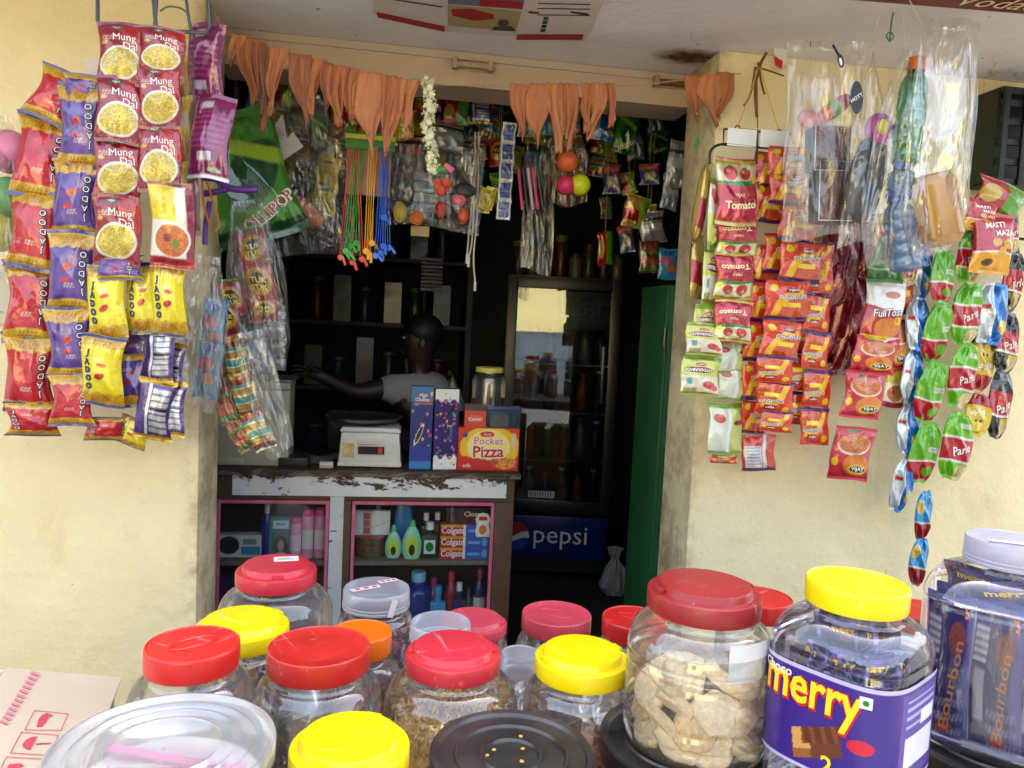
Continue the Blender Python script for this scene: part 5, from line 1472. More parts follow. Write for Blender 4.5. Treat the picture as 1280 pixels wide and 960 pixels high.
# ---- goods behind the glass
YG = YC + .055
def bottle(label, px, pyb, wp, hp, col, capcol, kind='round', Y=YG, zb=None, lab=None, group='toiletries on the counter shelves', name='bottle', cap=.16):
    zb = zb if zb is not None else SHZ + .0005
    P = at(px, pyb, Y); P.z = zb
    t = thing(name, label, 'bottle', P, None, group)
    W_, H_ = wpx(wp, Y) / 2, wpx(hp, Y)
    hc = H_ * cap
    Hb = H_ - hc
    bm = pm('bottle_%d_%d_%d' % col, col, .3, coat=.3)
    cm = pm('cap_%d_%d_%d' % capcol, capcol, .35)
    if kind == 'round':
        MB().lathe([(.002, 0), (W_ * .95, 0), (W_, .004), (W_, Hb * .8), (W_ * .9, Hb * .88), (W_ * .45, Hb * .96), (W_ * .42, Hb)], 28).build('bottle_body', bm, t)
        MB().lathe([(W_ * .5, 0), (W_ * .5, hc * .9), (W_ * .46, hc), (.002, hc)], 20, (0, 0, Hb)).build('cap', cm, t)
    elif kind == 'can':
        MB().lathe([(.002, 0), (W_ * .95, 0), (W_, .004), (W_, Hb), (W_ * .97, Hb + .001)], 28).build('bottle_body', bm, t)
        MB().lathe([(W_ * .96, 0), (W_ * .98, hc * .8), (W_ * .85, hc), (.002, hc)], 24, (0, 0, Hb + .001)).build('cap', cm, t)
    elif kind == 'drop':                                # flat teardrop bottle
        f = lambda z: sqrt(max(0, 1 - ((z - .36) / (.5 if z < .36 else .68)) ** 2)) * (1 if cap < .1 or z < .55 else 1 - .5 * (z - .55))
        prof = [(max(.15, f(k / 14)) * W_, Hb * k / 14) for k in range(15)]
        m = MB().lathe([(.002, 0)] + prof, 28); m.v = [(a, b * .5, c) for a, b, c in m.v]; m.build('bottle_body', bm, t)
        MB().lathe([(W_ * .3, 0), (W_ * .26, hc * .8), (W_ * .12, hc), (.002, hc)], 18, (0, 0, Hb * .98)).build('cap', cm, t)
        if lab:
            m = MB(); m.add([(W_ * .62 * cos(a), -W_ * .52, Hb * .42 + Hb * .3 * sin(a)) for a in np.linspace(0, 2 * pi, 24, endpoint=False)], [tuple(range(24))]); m.build('label', pm('lab_%d_%d_%d' % lab, lab, .35), t, False)
            m = MB(); m.add([(W_ * .3 * cos(a), -W_ * .53, Hb * .3 + Hb * .17 * sin(a)) for a in np.linspace(0, 2 * pi, 20, endpoint=False)], [tuple(range(20))]); m.build('printed_picture', pm('dark_hair_print', (40, 30, 26), .4), t, False)
    elif kind == 'flat':
        MB().box((-W_, -W_ * .55, 0), (W_, W_ * .55, Hb * .84), W_ * .4).build('bottle_body', bm, t)
        MB().lathe([(W_ * .42, 0), (W_ * .4, Hb * .17)], 18, (0, 0, Hb * .83)).build('neck', bm, t)
        MB().lathe([(W_ * .5, 0), (W_ * .48, hc), (.002, hc)], 18, (0, 0, Hb)).build('cap', cm, t)
    if lab and kind != 'drop':
        rr = W_ * 1.012 if kind in ('round', 'can') else None
        m = MB()
        if rr:
            n = 16; m.add([(rr * cos(-pi / 2 + (i / n - .5) * 2.4), rr * sin(-pi / 2 + (i / n - .5) * 2.4), z) for z in (Hb * .22, Hb * .68) for i in range(n + 1)], [(i, i + 1, n + 2 + i, n + 1 + i) for i in range(n)])
        else:
            m.add([(x, -W_ * .56, z) for x, z in ((-W_ * .7, Hb * .18), (W_ * .7, Hb * .18), (W_ * .7, Hb * .66), (-W_ * .7, Hb * .66))], [(0, 1, 2, 3)])
        m.build('label', pm('lab_%d_%d_%d' % lab, lab, .4), t, True, fix=False)
    return t
TG = 'toiletries on the counter shelves'
# left case
box_pack('hair_dye_box', 'white and black box lying beside the tall blue bottle', 'box', Vector((at(298, 697, YG).x, YG, SHZ + .0005)), wpx(52, YG), wpx(27, YG), .05, (206, 206, 208), lambda p: (p.m(p.ell(.28, .55, .24, .42), (30, 30, 32)), p.m(p.rect(.55, .98, .1, .5), (60, 130, 180)), p.m(p.rect(.6, .9, .6, .85), (120, 130, 140))), [])
bottle('tall slim blue bottle with white cap behind the glass', 333, 690, 13, 66, (30, 44, 150), (220, 220, 220), 'round', YG + .02, cap=.2)
box_pack('shampoo_box', 'teal box with a portrait of long dark hair', 'box', Vector((at(350, 690, YG).x, YG, SHZ + .0005)), wpx(26, YG), wpx(50, YG), .03, (30, 110, 120), lambda p: (p.m(p.rect(.15, .9, .72, .92), (200, 224, 226)), p.m(p.ell(.52, .26, .36, .28), (26, 20, 20)), p.m(p.ell(.52, .3, .14, .14), (196, 150, 122)), p.m(p.ell(.52, .02, .3, .12), (180, 150, 130))), [('Mega', (.52, .82), .1, 0, .01, NAVY, .6)], rotz=.06)
for k, px in enumerate((369, 384, 399)):
    bottle('pink talc bottle in a row of three' + (', shortest', ', with barcode', ', beside the frame')[k], px, 695, 14, (50, 60, 60)[k], (226, 150, 184), (224, 60, 130), 'can', YG + .004 * k, cap=.14, lab=(240, 206, 222) if k != 1 else (222, 216, 220))
# right case
box_pack('cosmetic_card', 'white marbled card with a column of small faces', 'card', Vector((at(464, 663, YG + .03).x, YG + .03, SHZ + .074)), wpx(46, YG), wpx(31, YG), .02, (224, 222, 222), lambda p: (p.m(p.rect(.26, .5, 0, 1), (206, 160, 170)), p.m(p.rect(.3, .46, .66, .9), (150, 90, 80)), p.m(p.rect(.3, .46, .36, .6), (160, 100, 84)), p.m(p.rect(.3, .46, .06, .3), (150, 90, 80)), p.m((np.abs(p.V - p.U * .6) < .02) & (p.U > .5), (180, 176, 180))), [])
for k in range(3):
    P = at(462, 697, YG + .03); P.z = SHZ + .0005 + k * .0245
    tn = thing('balm_tin', 'flat round green and red tin, ' + ('bottom', 'middle', 'topmost')[k] + ' of its stack of three', 'tin', P, None, 'stacked flat tins')
    r = wpx(18, YG + .03)
    MB().lathe([(.002, 0), (r, 0), (r, .014), (r * .98, .0145)], 36).build('tin_body', pm('tin_green', (54, 84, 44), .4, noise=(60, .3)), tn)
    MB().lathe([(r * 1.015, 0), (r * 1.015, .0075), (r * .98, .009), (.002, .009)], 36, (0, 0, .0148)).build('tin_lid', pm('tin_red', (150, 40, 44), .35, noise=(60, .3)), tn)
P = at(503, 663, YG + .035); P.z = SHZ + .078
bottle('rounded blue bottle standing behind the two teardrop bottles', 503, 690, 24, 74, (30, 120, 186), (40, 140, 206), 'drop', YG + .06, cap=.02, lab=None)
bottle('shorter pale green teardrop bottle with lime label', 491, 700, 21, 42, (150, 214, 190), (96, 200, 140), 'drop', YG, cap=.2, lab=(200, 220, 60))
bottle('taller pale green teardrop bottle with a hair portrait', 514, 700, 25, 50, (140, 214, 190), (96, 200, 140), 'drop', YG - .012, cap=.16, lab=(196, 220, 70))
b_ = bottle('dark green antiseptic bottle with white cap and white label', 536, 699, 20, 46, (24, 44, 30), (226, 226, 226), 'flat', YG - .005, cap=.2, lab=(206, 220, 212))
W_ = wpx(10, YG)
m = MB(); m.add([(W_ * .5 * cos(a), -W_ * .58, wpx(46, YG) * .8 * .42 + W_ * .62 * sin(a)) for a in np.linspace(0, 6.28, 20, endpoint=False)], [tuple(range(20))]); m.build('emblem', GREEN, b_, False)
bottle('second dark bottle with white cap behind the antiseptic', 531, 696, 14, 52, (30, 60, 40), (222, 222, 222), 'flat', YG + .05, cap=.18)
bottle('third dark bottle with white cap behind the antiseptic', 545, 696, 14, 52, (30, 50, 40), (222, 222, 222), 'flat', YG + .055, cap=.18)
def f_colg(p):
    p.m(p.V > -1, (196, 24, 34)); p.m(p.V > .78, (226, 170, 50)); p.m(p.U > .5, (40, 90, 180)); p.m((p.U > .46) & (p.U < .52), (230, 230, 236)); p.m(p.ell(.92, .5, .06, .36), (90, 170, 220)); p.m(p.rect(.56, .82, .35, .6), (120, 170, 226))
hcg = wpx(14.6, YG - .02)
for k in range(3):
    box_pack('toothpaste_box', 'long red and blue toothpaste box, ' + ('bottom', 'middle', 'topmost')[k] + ' of the stack of three', 'box', Vector((at(580, 695, YG - .02).x, YG - .02, SHZ + .0005 + k * (hcg + .0006))), wpx(62, YG - .02), hcg, .04, (196, 40, 44), f_colg, [('Colgate', (.26, .42), .78, 0, .02, WHITE, .48)], group='stacked toothpaste boxes', res=2e-3)
box_pack('toothpaste_box', 'dark toothpaste box with white lettering leaning above the stack', 'box', Vector((at(583, 655, YG + .03).x, YG + .01, SHZ + 3 * (hcg + .0006) + .001)), wpx(52, YG), wpx(18, YG), .03, (60, 24, 32), lambda p: p.m(p.U < .5, (70, 40, 44)), [('Close', (.62, .6), .5, 0, .02, CREAM, .5)])
br = thing('baby_care_card', 'white bottle shaped card with an orange teddy picture', 'card', Vector((at(603, 668, YG - .03).x, YG - .03, SHZ + 2 * hcg + .0015)))
w_, h_ = wpx(9.5, YG), wpx(31, YG)
MB().prism([(-w_ * .8, 0), (w_ * .9, 0), (w_, h_ * .25), (w_ * .8, h_ * .5), (w_, h_ * .72), (w_ * .6, h_ * .95), (0, h_), (-w_ * .6, h_ * .95), (-w_, h_ * .72), (-w_ * .8, h_ * .5), (-w_, h_ * .25)], 0, .002, 'y').build('card', WHITE, br, False)
m = MB(); m.add([(w_ * .5 * cos(a), -.0005, h_ * .3 + h_ * .2 * sin(a)) for a in np.linspace(0, 6.28, 18, endpoint=False)], [tuple(range(18))]); m.build('printed_picture', ORANGE, br, False)
m = MB(); m.add([(-w_ * .6, -.0005, h_ * .68), (w_ * .6, -.0005, h_ * .68), (w_ * .5, -.0005, h_ * .84), (-w_ * .5, -.0005, h_ * .84)], [(0, 1, 2, 3)]); m.build('printed_band', RED, br, False)
# lower shelf
LZ = .2755
for (lab_, px, wp, ytop, col, cc, kd) in (('large navy bottle with pale blue flowered top on the lower shelf', 522, 36, 714, (24, 40, 130), (120, 190, 226), 'round'), ('sky blue bottle with ridged neck on the lower shelf', 547, 20, 732, (40, 150, 206), (40, 150, 206), 'flat'), ('navy bottle with white cap on the lower shelf', 573, 15, 728, (30, 36, 100), (224, 224, 224), 'flat'), ('tall dark blue bottle with red collar on the lower shelf', 598, 16, 710, (26, 30, 96), (150, 34, 50), 'round'), ('red spray bottle in shade on the lower shelf', 563, 16, 714, (150, 30, 40), (190, 44, 50), 'round'), ('magenta bottle in shade on the lower shelf', 541, 16, 722, (130, 30, 80), (150, 40, 90), 'round'), ('slim clear grey bottle on the lower shelf', 585, 11, 735, (70, 80, 84), (60, 60, 70), 'round')):
    Yq = YG + (.0 if 'sky' in lab_ or 'white cap' in lab_ else .04)
    ht = at(px, ytop, Yq).z - LZ
    bottle(lab_, px, 760, wp, ht / mpp(Yq), col, cc, kd, Yq, LZ, cap=.14, lab=(206, 206, 200) if px == 598 else None)
for (lab_, px, ytop, col) in (('dark purple box on the lower shelf beneath the hair dye box', 300, 722, (60, 40, 90)), ('dark red box on the lower shelf beneath the talc bottles', 380, 716, (84, 40, 44))):
    ht = at(px, ytop, YG + .03).z - LZ
    box_pack('soap_box', lab_, 'box', Vector((at(px, 740, YG + .03).x, YG + .03, LZ)), wpx(48, YG), ht, .06, col, lambda p: p.m(p.rect(.1, .9, .5, .7), (120, 110, 130)), [])
# ================================================================== RACKS, BUNTING, BAGS
def bez(pts, n=6):
    """Catmull-Rom through the points"""
    P = [Vector(p) for p in pts]
    out = []
    for i in range(len(P) - 1):
        a, b, c, d = P[max(0, i - 1)], P[i], P[i + 1], P[min(len(P) - 1, i + 2)]
        for k in range(n):
            t = k / n
            out.append(.5 * ((2 * b) + (c - a) * t + (2 * a - 5 * b + 4 * c - d) * t * t + (3 * b - a - 3 * c + d) * t ** 3))
    out.append(P[-1])
    return out
def pxl(pts, Y): return [at(x, y, Y) for x, y in pts]
def up(px, Y):
    p = at(px, 0, Y); p.z = ZS - .001; return p
def loc_of(pts, base): return [p - base for p in pts]
M_GREYW = pm('grey_rack_wire', (96, 98, 104), .35, .6)
M_BLKW = pm('black_rack_wire', (24, 24, 26), .4, .4)
Yr = -.25
rb_ = at(190, -60, Yr)
rk = thing('wire_rack', 'grey wire hanging rack carrying red, purple and maroon packets', 'rack', rb_)
for pts, r in (([(122, -50), (122, 26), (126, 33), (135, 35), (165, 37), (258, 41), (262, 34), (258, -50)], .0042), ([(188, -50), (195, 36)], .0042), ([(199, -50), (193, 37)], .0038), ([(226, -50), (238, 39)], .0032), ([(200, 14), (212, 8), (232, 14), (240, 38)], .002)):
    q = loc_of(bez(pxl(pts, Yr), 3), rb_) if r < .0025 else loc_of(pxl(pts, Yr), rb_)
    MB().tube(q, r, 8).build('rod', M_GREYW, rk)
MB().tube(loc_of(pxl([(115, -50), (265, -50)], Yr), rb_), .004, 8).build('rod', M_GREYW, rk)
hk = at(190, -50, Yr)
MB().tube([hk - rb_, Vector((hk.x, hk.y, ZS - .002)) - rb_], .003, 8).build('hook', M_GREYW, rk)
tg = thing('paper_tag', 'small white paper tag behind the red packets by the rack', 'tag', at(120, 84, Yr + .02))
MB().box((-.022, -.0006, -.018), (.012, .0006, .018), 0).build('tag_paper', pm('tag_paper', (206, 190, 180), .7), tg, False)
wr = tag(MB().tube(bez(pxl([(84, 108), (92, 98), (106, 95), (118, 99)], Yr + .01), 4), .0025, 8).build('wire_loop', M_BLKW), 'black wire loop holding the red and purple strips', 'wire')
# right hanger with its card
Yh = -.15
hb_ = at(945, 160, Yh)
hg = thing('card_hanger', 'black hanger with blank white card on a yellow string', 'hanger', hb_)
MB().tube(loc_of(bez(pxl([(887, 205), (888, 190), (896, 182), (912, 180), (945, 184)], Yh), 4), hb_), .0032, 8).build('arm', M_BLKW, hg)
MB().tube(loc_of(pxl([(945, 184), (990, 187)], Yh), hb_), .0032, 8).build('arm', M_BLKW, hg)
MB().tube(loc_of(pxl([(947, 162), (946, 205)], Yh), hb_), .0028, 8).build('arm', M_BLKW, hg)
for a, b in (((908, 163), (946, 182)), ((949, 165), (986, 184))):
    p0, p1 = at(a[0], b[1], Yh) - hb_, at(b[0], a[1], Yh) - hb_
    MB().box((p0.x, -.003, p0.z), (p1.x, 0, p1.z), .002).build('card', pm('hanger_card', (222, 222, 220), .5), hg)
fr = [(905, 161), (989, 168), (988, 187), (904, 181)]
MB().tube(loc_of(pxl(fr + fr[:1], Yh), hb_), .0024, 6).build('card_frame', M_BLKW, hg)
M_YSTR = pm('yellow_string', (200, 158, 40), .7)
for a, b in (((922, 160), (948, 85)), ((974, 165), (950, 85)), ((922, 160), (974, 165))):
    MB().tube(loc_of(pxl([a, b], Yh), hb_), .0013, 6).build('string', M_YSTR, hg)
for a in ((922, 160), (974, 165)):
    c = at(a[0], a[1], Yh) - hb_
    MB().tube([c + Vector((.006 * cos(t), 0, .006 * sin(t))) for t in np.linspace(0, 6.28, 12)], .0016, 6).build('ring', M_BLKW, hg)
M_ROPE = pm('brown_rope', (120, 84, 42), .9, noise=(90, .4))
rp = thing('knotted_rope', 'frayed brown rope knotted on a nail above the hanger', 'rope', at(947, 84, -.1))
bs = at(947, 84, -.1)
for pts, r in (([(958, 66), (950, 82), (944, 110), (946, 146)], .004), ([(944, 84), (940, 110), (934, 126), (930, 132)], .003), ([(948, 80), (952, 104), (956, 118)], .0028), ([(947, 84), (966, 90), (980, 95)], .0022), ([(946, 84), (947, 160)], .0016)):
    MB().tube(loc_of(bez(pxl(pts, -.1), 4), bs), r, 7).build('strand', M_ROPE, rp)
nl = tag(MB().tube([at(948, 80, -.1), at(948, 78, .0)], .003, 8).build('nail', M_BLKW), 'dark nail in the wall holding the brown rope', 'nail')
rod = tag(MB().tube([at(1026, 272, -.09), at(1290, 300, -.09)], .004, 8).build('wire_rod', M_BLKW), 'dark rod carrying the twisted strips under the plastic bags', 'rod')
# orange cloth bunting
M_OR = pm('orange_cloth', (172, 106, 70), .85, noise=(8, .25), bump=(240, .25, .0015))
M_OR3 = pm('peach_cloth', (184, 120, 82), .85, noise=(8, .3), bump=(240, .25, .0015))
M_OR2 = pm('faded_brown_cloth', (146, 92, 70), .85, noise=(8, .25), bump=(240, .25, .0015))
Yg = -.035
SP = [(262, 34), (300, 48), (345, 62), (420, 85), (470, 95), (520, 104), (580, 107), (645, 108), (770, 107), (820, 104), (880, 96), (926, 92)]
sb_ = at(262, 34, Yg)
gl_ = thing('cloth_bunting', 'torn orange cloth bunting strung across the doorway', 'bunting', sb_)
MB().tube(loc_of(bez(pxl(SP, Yg), 5), sb_), .0013, 6).build('string', pm('bunting_string', (176, 140, 90), .8), gl_)
def cloth(px, w_, ln, kind, dark, seed):
    rs = random.Random(seed)
    py = float(np.interp(px, [p[0] for p in SP], [p[1] for p in SP])) - 2
    c = at(px, py, Yg) - sb_
    s = mpp(Yg)
    W_, H_ = w_ * s * 1.02, ln * s * .95
    nu, nv = 16, 26
    ph = rs.uniform(0, 6); sway = rs.uniform(-.35, .35); folds = rs.uniform(1.2, 2.6)
    m = MB()
    pts = []
    for j in range(nv + 1):
        t = j / nv
        if kind == 'leaf': k = .75 + .5 * sin(pi * min(1, t * 1.25)) if t < .5 else max(.06, 1.18 * (1 - ((t - .42) / .58) ** 1.3))
        elif kind == 'twist': k = 1.08 * max(0, 1 - t ** 1.5) ** .8 + .1 + .08 * sin(7 * t + ph)
        else: k = (1 + .15 * sin(3 * t + ph)) * (1 if t < .45 else 1 - 1.5 * (t - .45))
        for i in range(nu + 1):
            u = i / nu - .5
            tw = (1.1 * t * t if kind == 'twist' else .25 * t) * (1 if seed % 2 else -1)
            fx = u * W_ * k
            fy = (.006 * sin(u * 2 * pi * folds + ph + 1.5 * t) + .002 * sin(u * 23 + 9 * t + ph)) * (.4 + .6 * t) * (1.5 if kind == 'twist' else .8)
            x = fx * cos(tw) - fy * sin(tw) + 1.6 * sway * W_ * t * t + .004 * sin(5 * t + ph)
            y = fx * sin(tw) + fy * cos(tw) - .008
            z = -H_ * t * (1 + .12 * sin(u * 7 + ph) * t) + (.009 * rs.uniform(-1, 1) if j == nv else 0) + .003 * sin(u * 9 + ph) * t
            pts.append((x, y, z))
    m.add(pts, [(j * (nu + 1) + i, j * (nu + 1) + i + 1, (j + 1) * (nu + 1) + i + 1, (j + 1) * (nu + 1) + i) for j in range(nv) for i in range(nu)])
    o = m.build('cloth_strip', M_OR2 if dark else (M_OR, M_OR3, M_OR)[seed % 3], gl_, True, fix=False)
    o.location = c
    sd = o.modifiers.new('thickness', 'SOLIDIFY'); sd.thickness = .0008
CL_ = [(274, 14, 30, 'flat', 0), (298, 15, 34, 'flat', 0), (311, 24, 70, 'twist', 0), (328, 15, 96, 'twist', 1), (347, 20, 72, 'twist', 0), (374, 22, 78, 'flat', 1), (392, 24, 62, 'twist', 0), (410, 16, 56, 'flat', 1), (421, 24, 66, 'twist', 0), (438, 18, 62, 'twist', 0), (461, 34, 94, 'leaf', 0), (483, 18, 88, 'twist', 0), (497, 16, 84, 'flat', 0), (511, 18, 62, 'twist', 0),
       (648, 20, 62, 'flat', 0), (671, 28, 74, 'leaf', 0), (694, 18, 80, 'twist', 0), (711, 20, 78, 'twist', 0), (734, 16, 56, 'twist', 0), (748, 17, 68, 'twist', 0), (762, 12, 50, 'twist', 0), (866, 18, 52, 'twist', 0), (886, 26, 62, 'leaf', 0), (907, 22, 54, 'twist', 0)]
for k, a in enumerate(CL_):
    cloth(*a, k + 3)
# jasmine garland
M_JAS = pm('jasmine_petal', (228, 226, 190), .6, sub=.1)
Yf = -.045
fb = at(534, 97, Yf)
jg = thing('jasmine_garland', 'white jasmine flower garland hanging in the doorway', 'garland', fb)
MB().tube([Vector((0, 0, 0)), at(547, 222, Yf) - fb], .0012, 6).build('thread', pm('garland_thread', (120, 130, 60), .8), jg)
fm = MB()
for k in range(6):
    a = k * pi / 3
    d = Vector((cos(a), sin(a), .35)).normalized(); s = Vector((-sin(a), cos(a), 0))
    fm.add([Vector((0, 0, 0)), d * .006 + s * .0026, d * .0105, d * .006 - s * .0026], [(0, 1, 2, 3)])
fm.tube([(0, 0, 0), (0, 0, -.009)], .0012, 5)
FM = fm.mesh('flower', M_JAS, False)
rf = random.Random(2)
pth = bez(pxl([(534, 99), (538, 130), (535, 160), (540, 190), (542, 216)], Yf), 8)
for k in range(150):
    t = k / 150 * (len(pth) - 1); i = int(t)
    c = pth[i].lerp(pth[min(i + 1, len(pth) - 1)], t - i) - fb
    o = put('flower', FM, jg)
    a = rf.uniform(0, 6.28)
    o.location = c + Vector((cos(a) * rf.uniform(.004, .015), sin(a) * rf.uniform(.002, .013), rf.uniform(-.004, .004)))
    o.rotation_euler = (rf.uniform(.7, 1.9), rf.uniform(-.5, .5), a + pi / 2)
    s = rf.uniform(.75, 1.15); o.scale = (s, s, s)
tl = MB()
for k in range(7):
    a = k * .9
    tl.sphere((.012 * cos(a), .008 * sin(a), -.01 * (k % 3)), (.011, .009, .012), 10, 7)
o = tl.build('marigold_end', pm('marigold', (190, 70, 44), .8, noise=(120, .4)), jg); o.location = at(553, 229, Yf) - fb
lf = MB().sphere((0, 0, 0), (.016, .006, .009), 10, 6).build('leaf_end', pm('garland_leaf', (60, 120, 50), .6), jg); lf.location = at(551, 212, Yf) - fb
lf = MB().tube(loc_of(pxl([(556, 206), (566, 214)], Yf), fb), [.007, .009], 8).build('ribbon_end', pm('garland_ribbon', (200, 90, 110), .5), jg)

# ---------------------------------------------------------------- clear bags
BAGF = clear('bag_film', (.99, .99, .985), .05, .07, .09, bump=(18, 1.0, .05), bodycol=(.9, .9, .9))
BAGM = clear('milky_bag_film', (.98, .97, .96), .085, .06, .14, bump=(14, .7, .05), bodycol=(.86, .83, .78))
BAGC = clear('dusty_bag_film', (.97, .96, .95), .05, .05, .12, bump=(18, 1.0, .05), bodycol=(.7, .68, .64))
BAGW = clear('crisp_bag_film', (.99, .99, .99), .06, .12, .1, bump=(14, .8, .06), bodycol=(.95, .95, .95))
def bag(parent, base, px, py, wp, hp, Y, depth, seed, mat=None, lean=0, top=.35, name='film', bottom=1.0):
    rs = np.random.RandomState(seed)
    s = mpp(Y)
    W_, H_ = wp * s, hp * s
    nu, nv = 30, 44
    ph = rs.uniform(0, 6.28, 10); fr = rs.uniform(6, 22, 6)
    mb = MB()
    for side in (1, -1):
        V, U = np.meshgrid(np.linspace(0, 1, nv), np.linspace(0, 1, nu), indexing='ij')
        k = np.where(V > .6, 1 - (1 - top) * ((V - .6) / .4) ** 1.2, 1) * np.where(V < .2, bottom + (1 - bottom) * (V / .2), 1)
        k = k + .03 * np.sin(V * 11 + ph[0])
        x = (U - .5) * W_ * k
        z = (V - 1) * H_ + .012 * np.sin(U * 4 + ph[1]) * (1 - V) * 1.0
        q = np.clip(1 - np.abs(2 * U - 1) ** 2, 0, 1) ** .6 * np.clip(1 - np.abs(2 * V - .9) ** 3, 0, 1) ** .6
        y = -side * depth * .5 * q
        wrk = np.sin(fr[0] * U + 5 * V + ph[2]) * .5 + np.sin(fr[1] * U - 4 * V + ph[3]) * .35 + np.abs(np.sin(fr[2] * U * .6 + 3 * V + ph[4])) * .6 + np.sin(18 * V + 9 * U + ph[5]) * .25
        y = y + side * .009 * wrk * (.3 + q) + .01 * np.sin(fr[3] * .4 * U + ph[6]) * V
        fs = [(j * nu + i, j * nu + i + 1, (j + 1) * nu + i + 1, (j + 1) * nu + i) for j in range(nv - 1) for i in range(nu - 1)]
        mb.add(np.stack([x.ravel(), y.ravel(), z.ravel()], 1), fs)
    o = mb.build(name, mat or BAGF, parent, True, fix=False)
    o.location = at(px, py - hp / 2, Y) - base
    o.rotation_euler = (0, radians(lean), 0)
    return o
def bag_thing(label, px, py, wp, hp, Y, depth, seed, **kw):
    base = at(px, py - hp / 2, Y)
    t = thing('plastic_bag', label, 'bag', base)
    bag(t, base, px, py, wp, hp, Y, depth, seed, **kw)
    return t, base
M_GSTR = pm('green_string', (70, 130, 110), .7)
M_WSTR = pm('white_string', (206, 200, 190), .7)
Yb1 = -.30
t, bs = bag_thing('dusty clear bag of bristle brushes printed with a black oval mark', 1033, 176, 100, 250, Yb1, .07, 3, mat=BAGM, top=1.0, lean=-2)
MB().tube(loc_of([up(1100, Yb1)] + pxl([(1089, 60)], Yb1), bs), .0012, 6).build('string', M_WSTR, t)
def opx(par, bs, cx, cy, rx, ry, Y, mt, rot=0, name='printed_mark', n=24):
    c = at(cx, cy, Y) - bs; s = mpp(Y)
    m = MB(); m.add([(c.x + s * (rx * cos(a) * cos(rot) - ry * sin(a) * sin(rot)), c.y, c.z + s * (rx * cos(a) * sin(rot) + ry * sin(a) * cos(rot))) for a in np.linspace(0, 2 * pi, n, endpoint=False)], [tuple(range(n))])
    return m.build(name, mt, par, False)
Yp = Yb1 - .052
om = opx(t, bs, 1071, 122, 9, 21, Yp, BLACK, .1)
m = MB(); text_on(m, 'HOTT', lambda a, b: tuple(at(1071, 122, Yp - .001) - bs + Vector((a, 0, b))), (0, 0), .012, .6, .01); m.build('lettering', WHITE, om, False)
opx(t, bs, 1051, 76, 4.5, 9, Yp, BLACK, .3); MB().tube(loc_of(pxl([(1041, 56), (1049, 70)], Yp), bs), .003, 6).build('printed_mark', BLACK, t)
opx(t, bs, 1051, 77, 2, 5, Yp - .001, WHITE, .3)
M_FUZZ = pm('brown_fuzz', (128, 74, 64), .95, noise=(60, .4), bump=(180, .9, .006))
M_FRM = pm('black_rubber', (20, 19, 20), .5)
for k, (cx, cy, w_, h_, lab) in enumerate(((1042, 240, 62, 84, 'brown bristle pad in a black white-edged frame, lower in the dusty bag'), (1036, 187, 60, 62, 'brown bristle pad in a black frame, upper in the dusty bag'))):
    c = at(cx, cy, Yb1); s = mpp(Yb1)
    bp2 = thing('bristle_brush', lab, 'brush', c, (0, radians(-3), 0), 'bristle brushes in the dusty bag')
    W_, H_ = w_ * s / 2, h_ * s / 2
    MB().box((-W_, -.012, -H_), (W_, .02, H_), .012).build('frame', M_FRM, bp2)
    m = MB()
    rr = random.Random(k)
    for i in range(900):
        x, z = rr.uniform(-W_ * .72, W_ * .8), rr.uniform(-H_ * .84, H_ * .84)
        l = rr.uniform(.006, .014)
        m.add([(x - .0012, -.012, z), (x + .0012, -.012, z), (x + rr.uniform(-.004, .004), -.012 - l, z - rr.uniform(0, .012))], [(0, 1, 2)])
    o = m.build('bristles', M_FUZZ, bp2, False, fix=False); o['kind'] = 'stuff'
    MB().box((-W_ * .76, -.0135, -H_ * .88), (W_ * .84, -.0122, H_ * .88), 0).build('pad', M_FUZZ, bp2, False)
    q = [(-W_ * .8, -.015, -H_ * .9), (W_ * .86, -.015, -H_ * .9), (W_ * .86, -.015, H_ * .9), (-W_ * .8, -.015, H_ * .9)]
    MB().tube([Vector(a) for a in q + q[:1]], .0016, 6).build('white_edge', WHITE, bp2)
c = at(1040, 138, Yb1)
rl = thing('rolled_pack', 'pink and green rolled pack lying on the brushes in the dusty bag', 'pack', c, (0, .9, 0))
MB().lathe([(.004, -.05), (.016, -.045), (.018, -.01), (.018, .03), (.013, .048), (.003, .052)], 20).build('roll', pm('pink_roll', (206, 84, 90), .4, noise=(30, .3)), rl)
MB().lathe([(.0185, -.01), (.0187, 0), (.0187, .012), (.0185, .016)], 20, close=False).build('green_band', pm('green_band', (120, 160, 90), .4), rl)
rl = thing('rolled_pack', 'pale pink crumpled pack beside the rolled pack in the dusty bag', 'pack', at(1012, 150, Yb1), (0, .4, 0))
MB().sphere((0, 0, 0), (.03, .014, .022), 16, 10, .06).build('pack_body', pm('pale_pink_pack', (214, 150, 144), .5, noise=(30, .3)), rl)
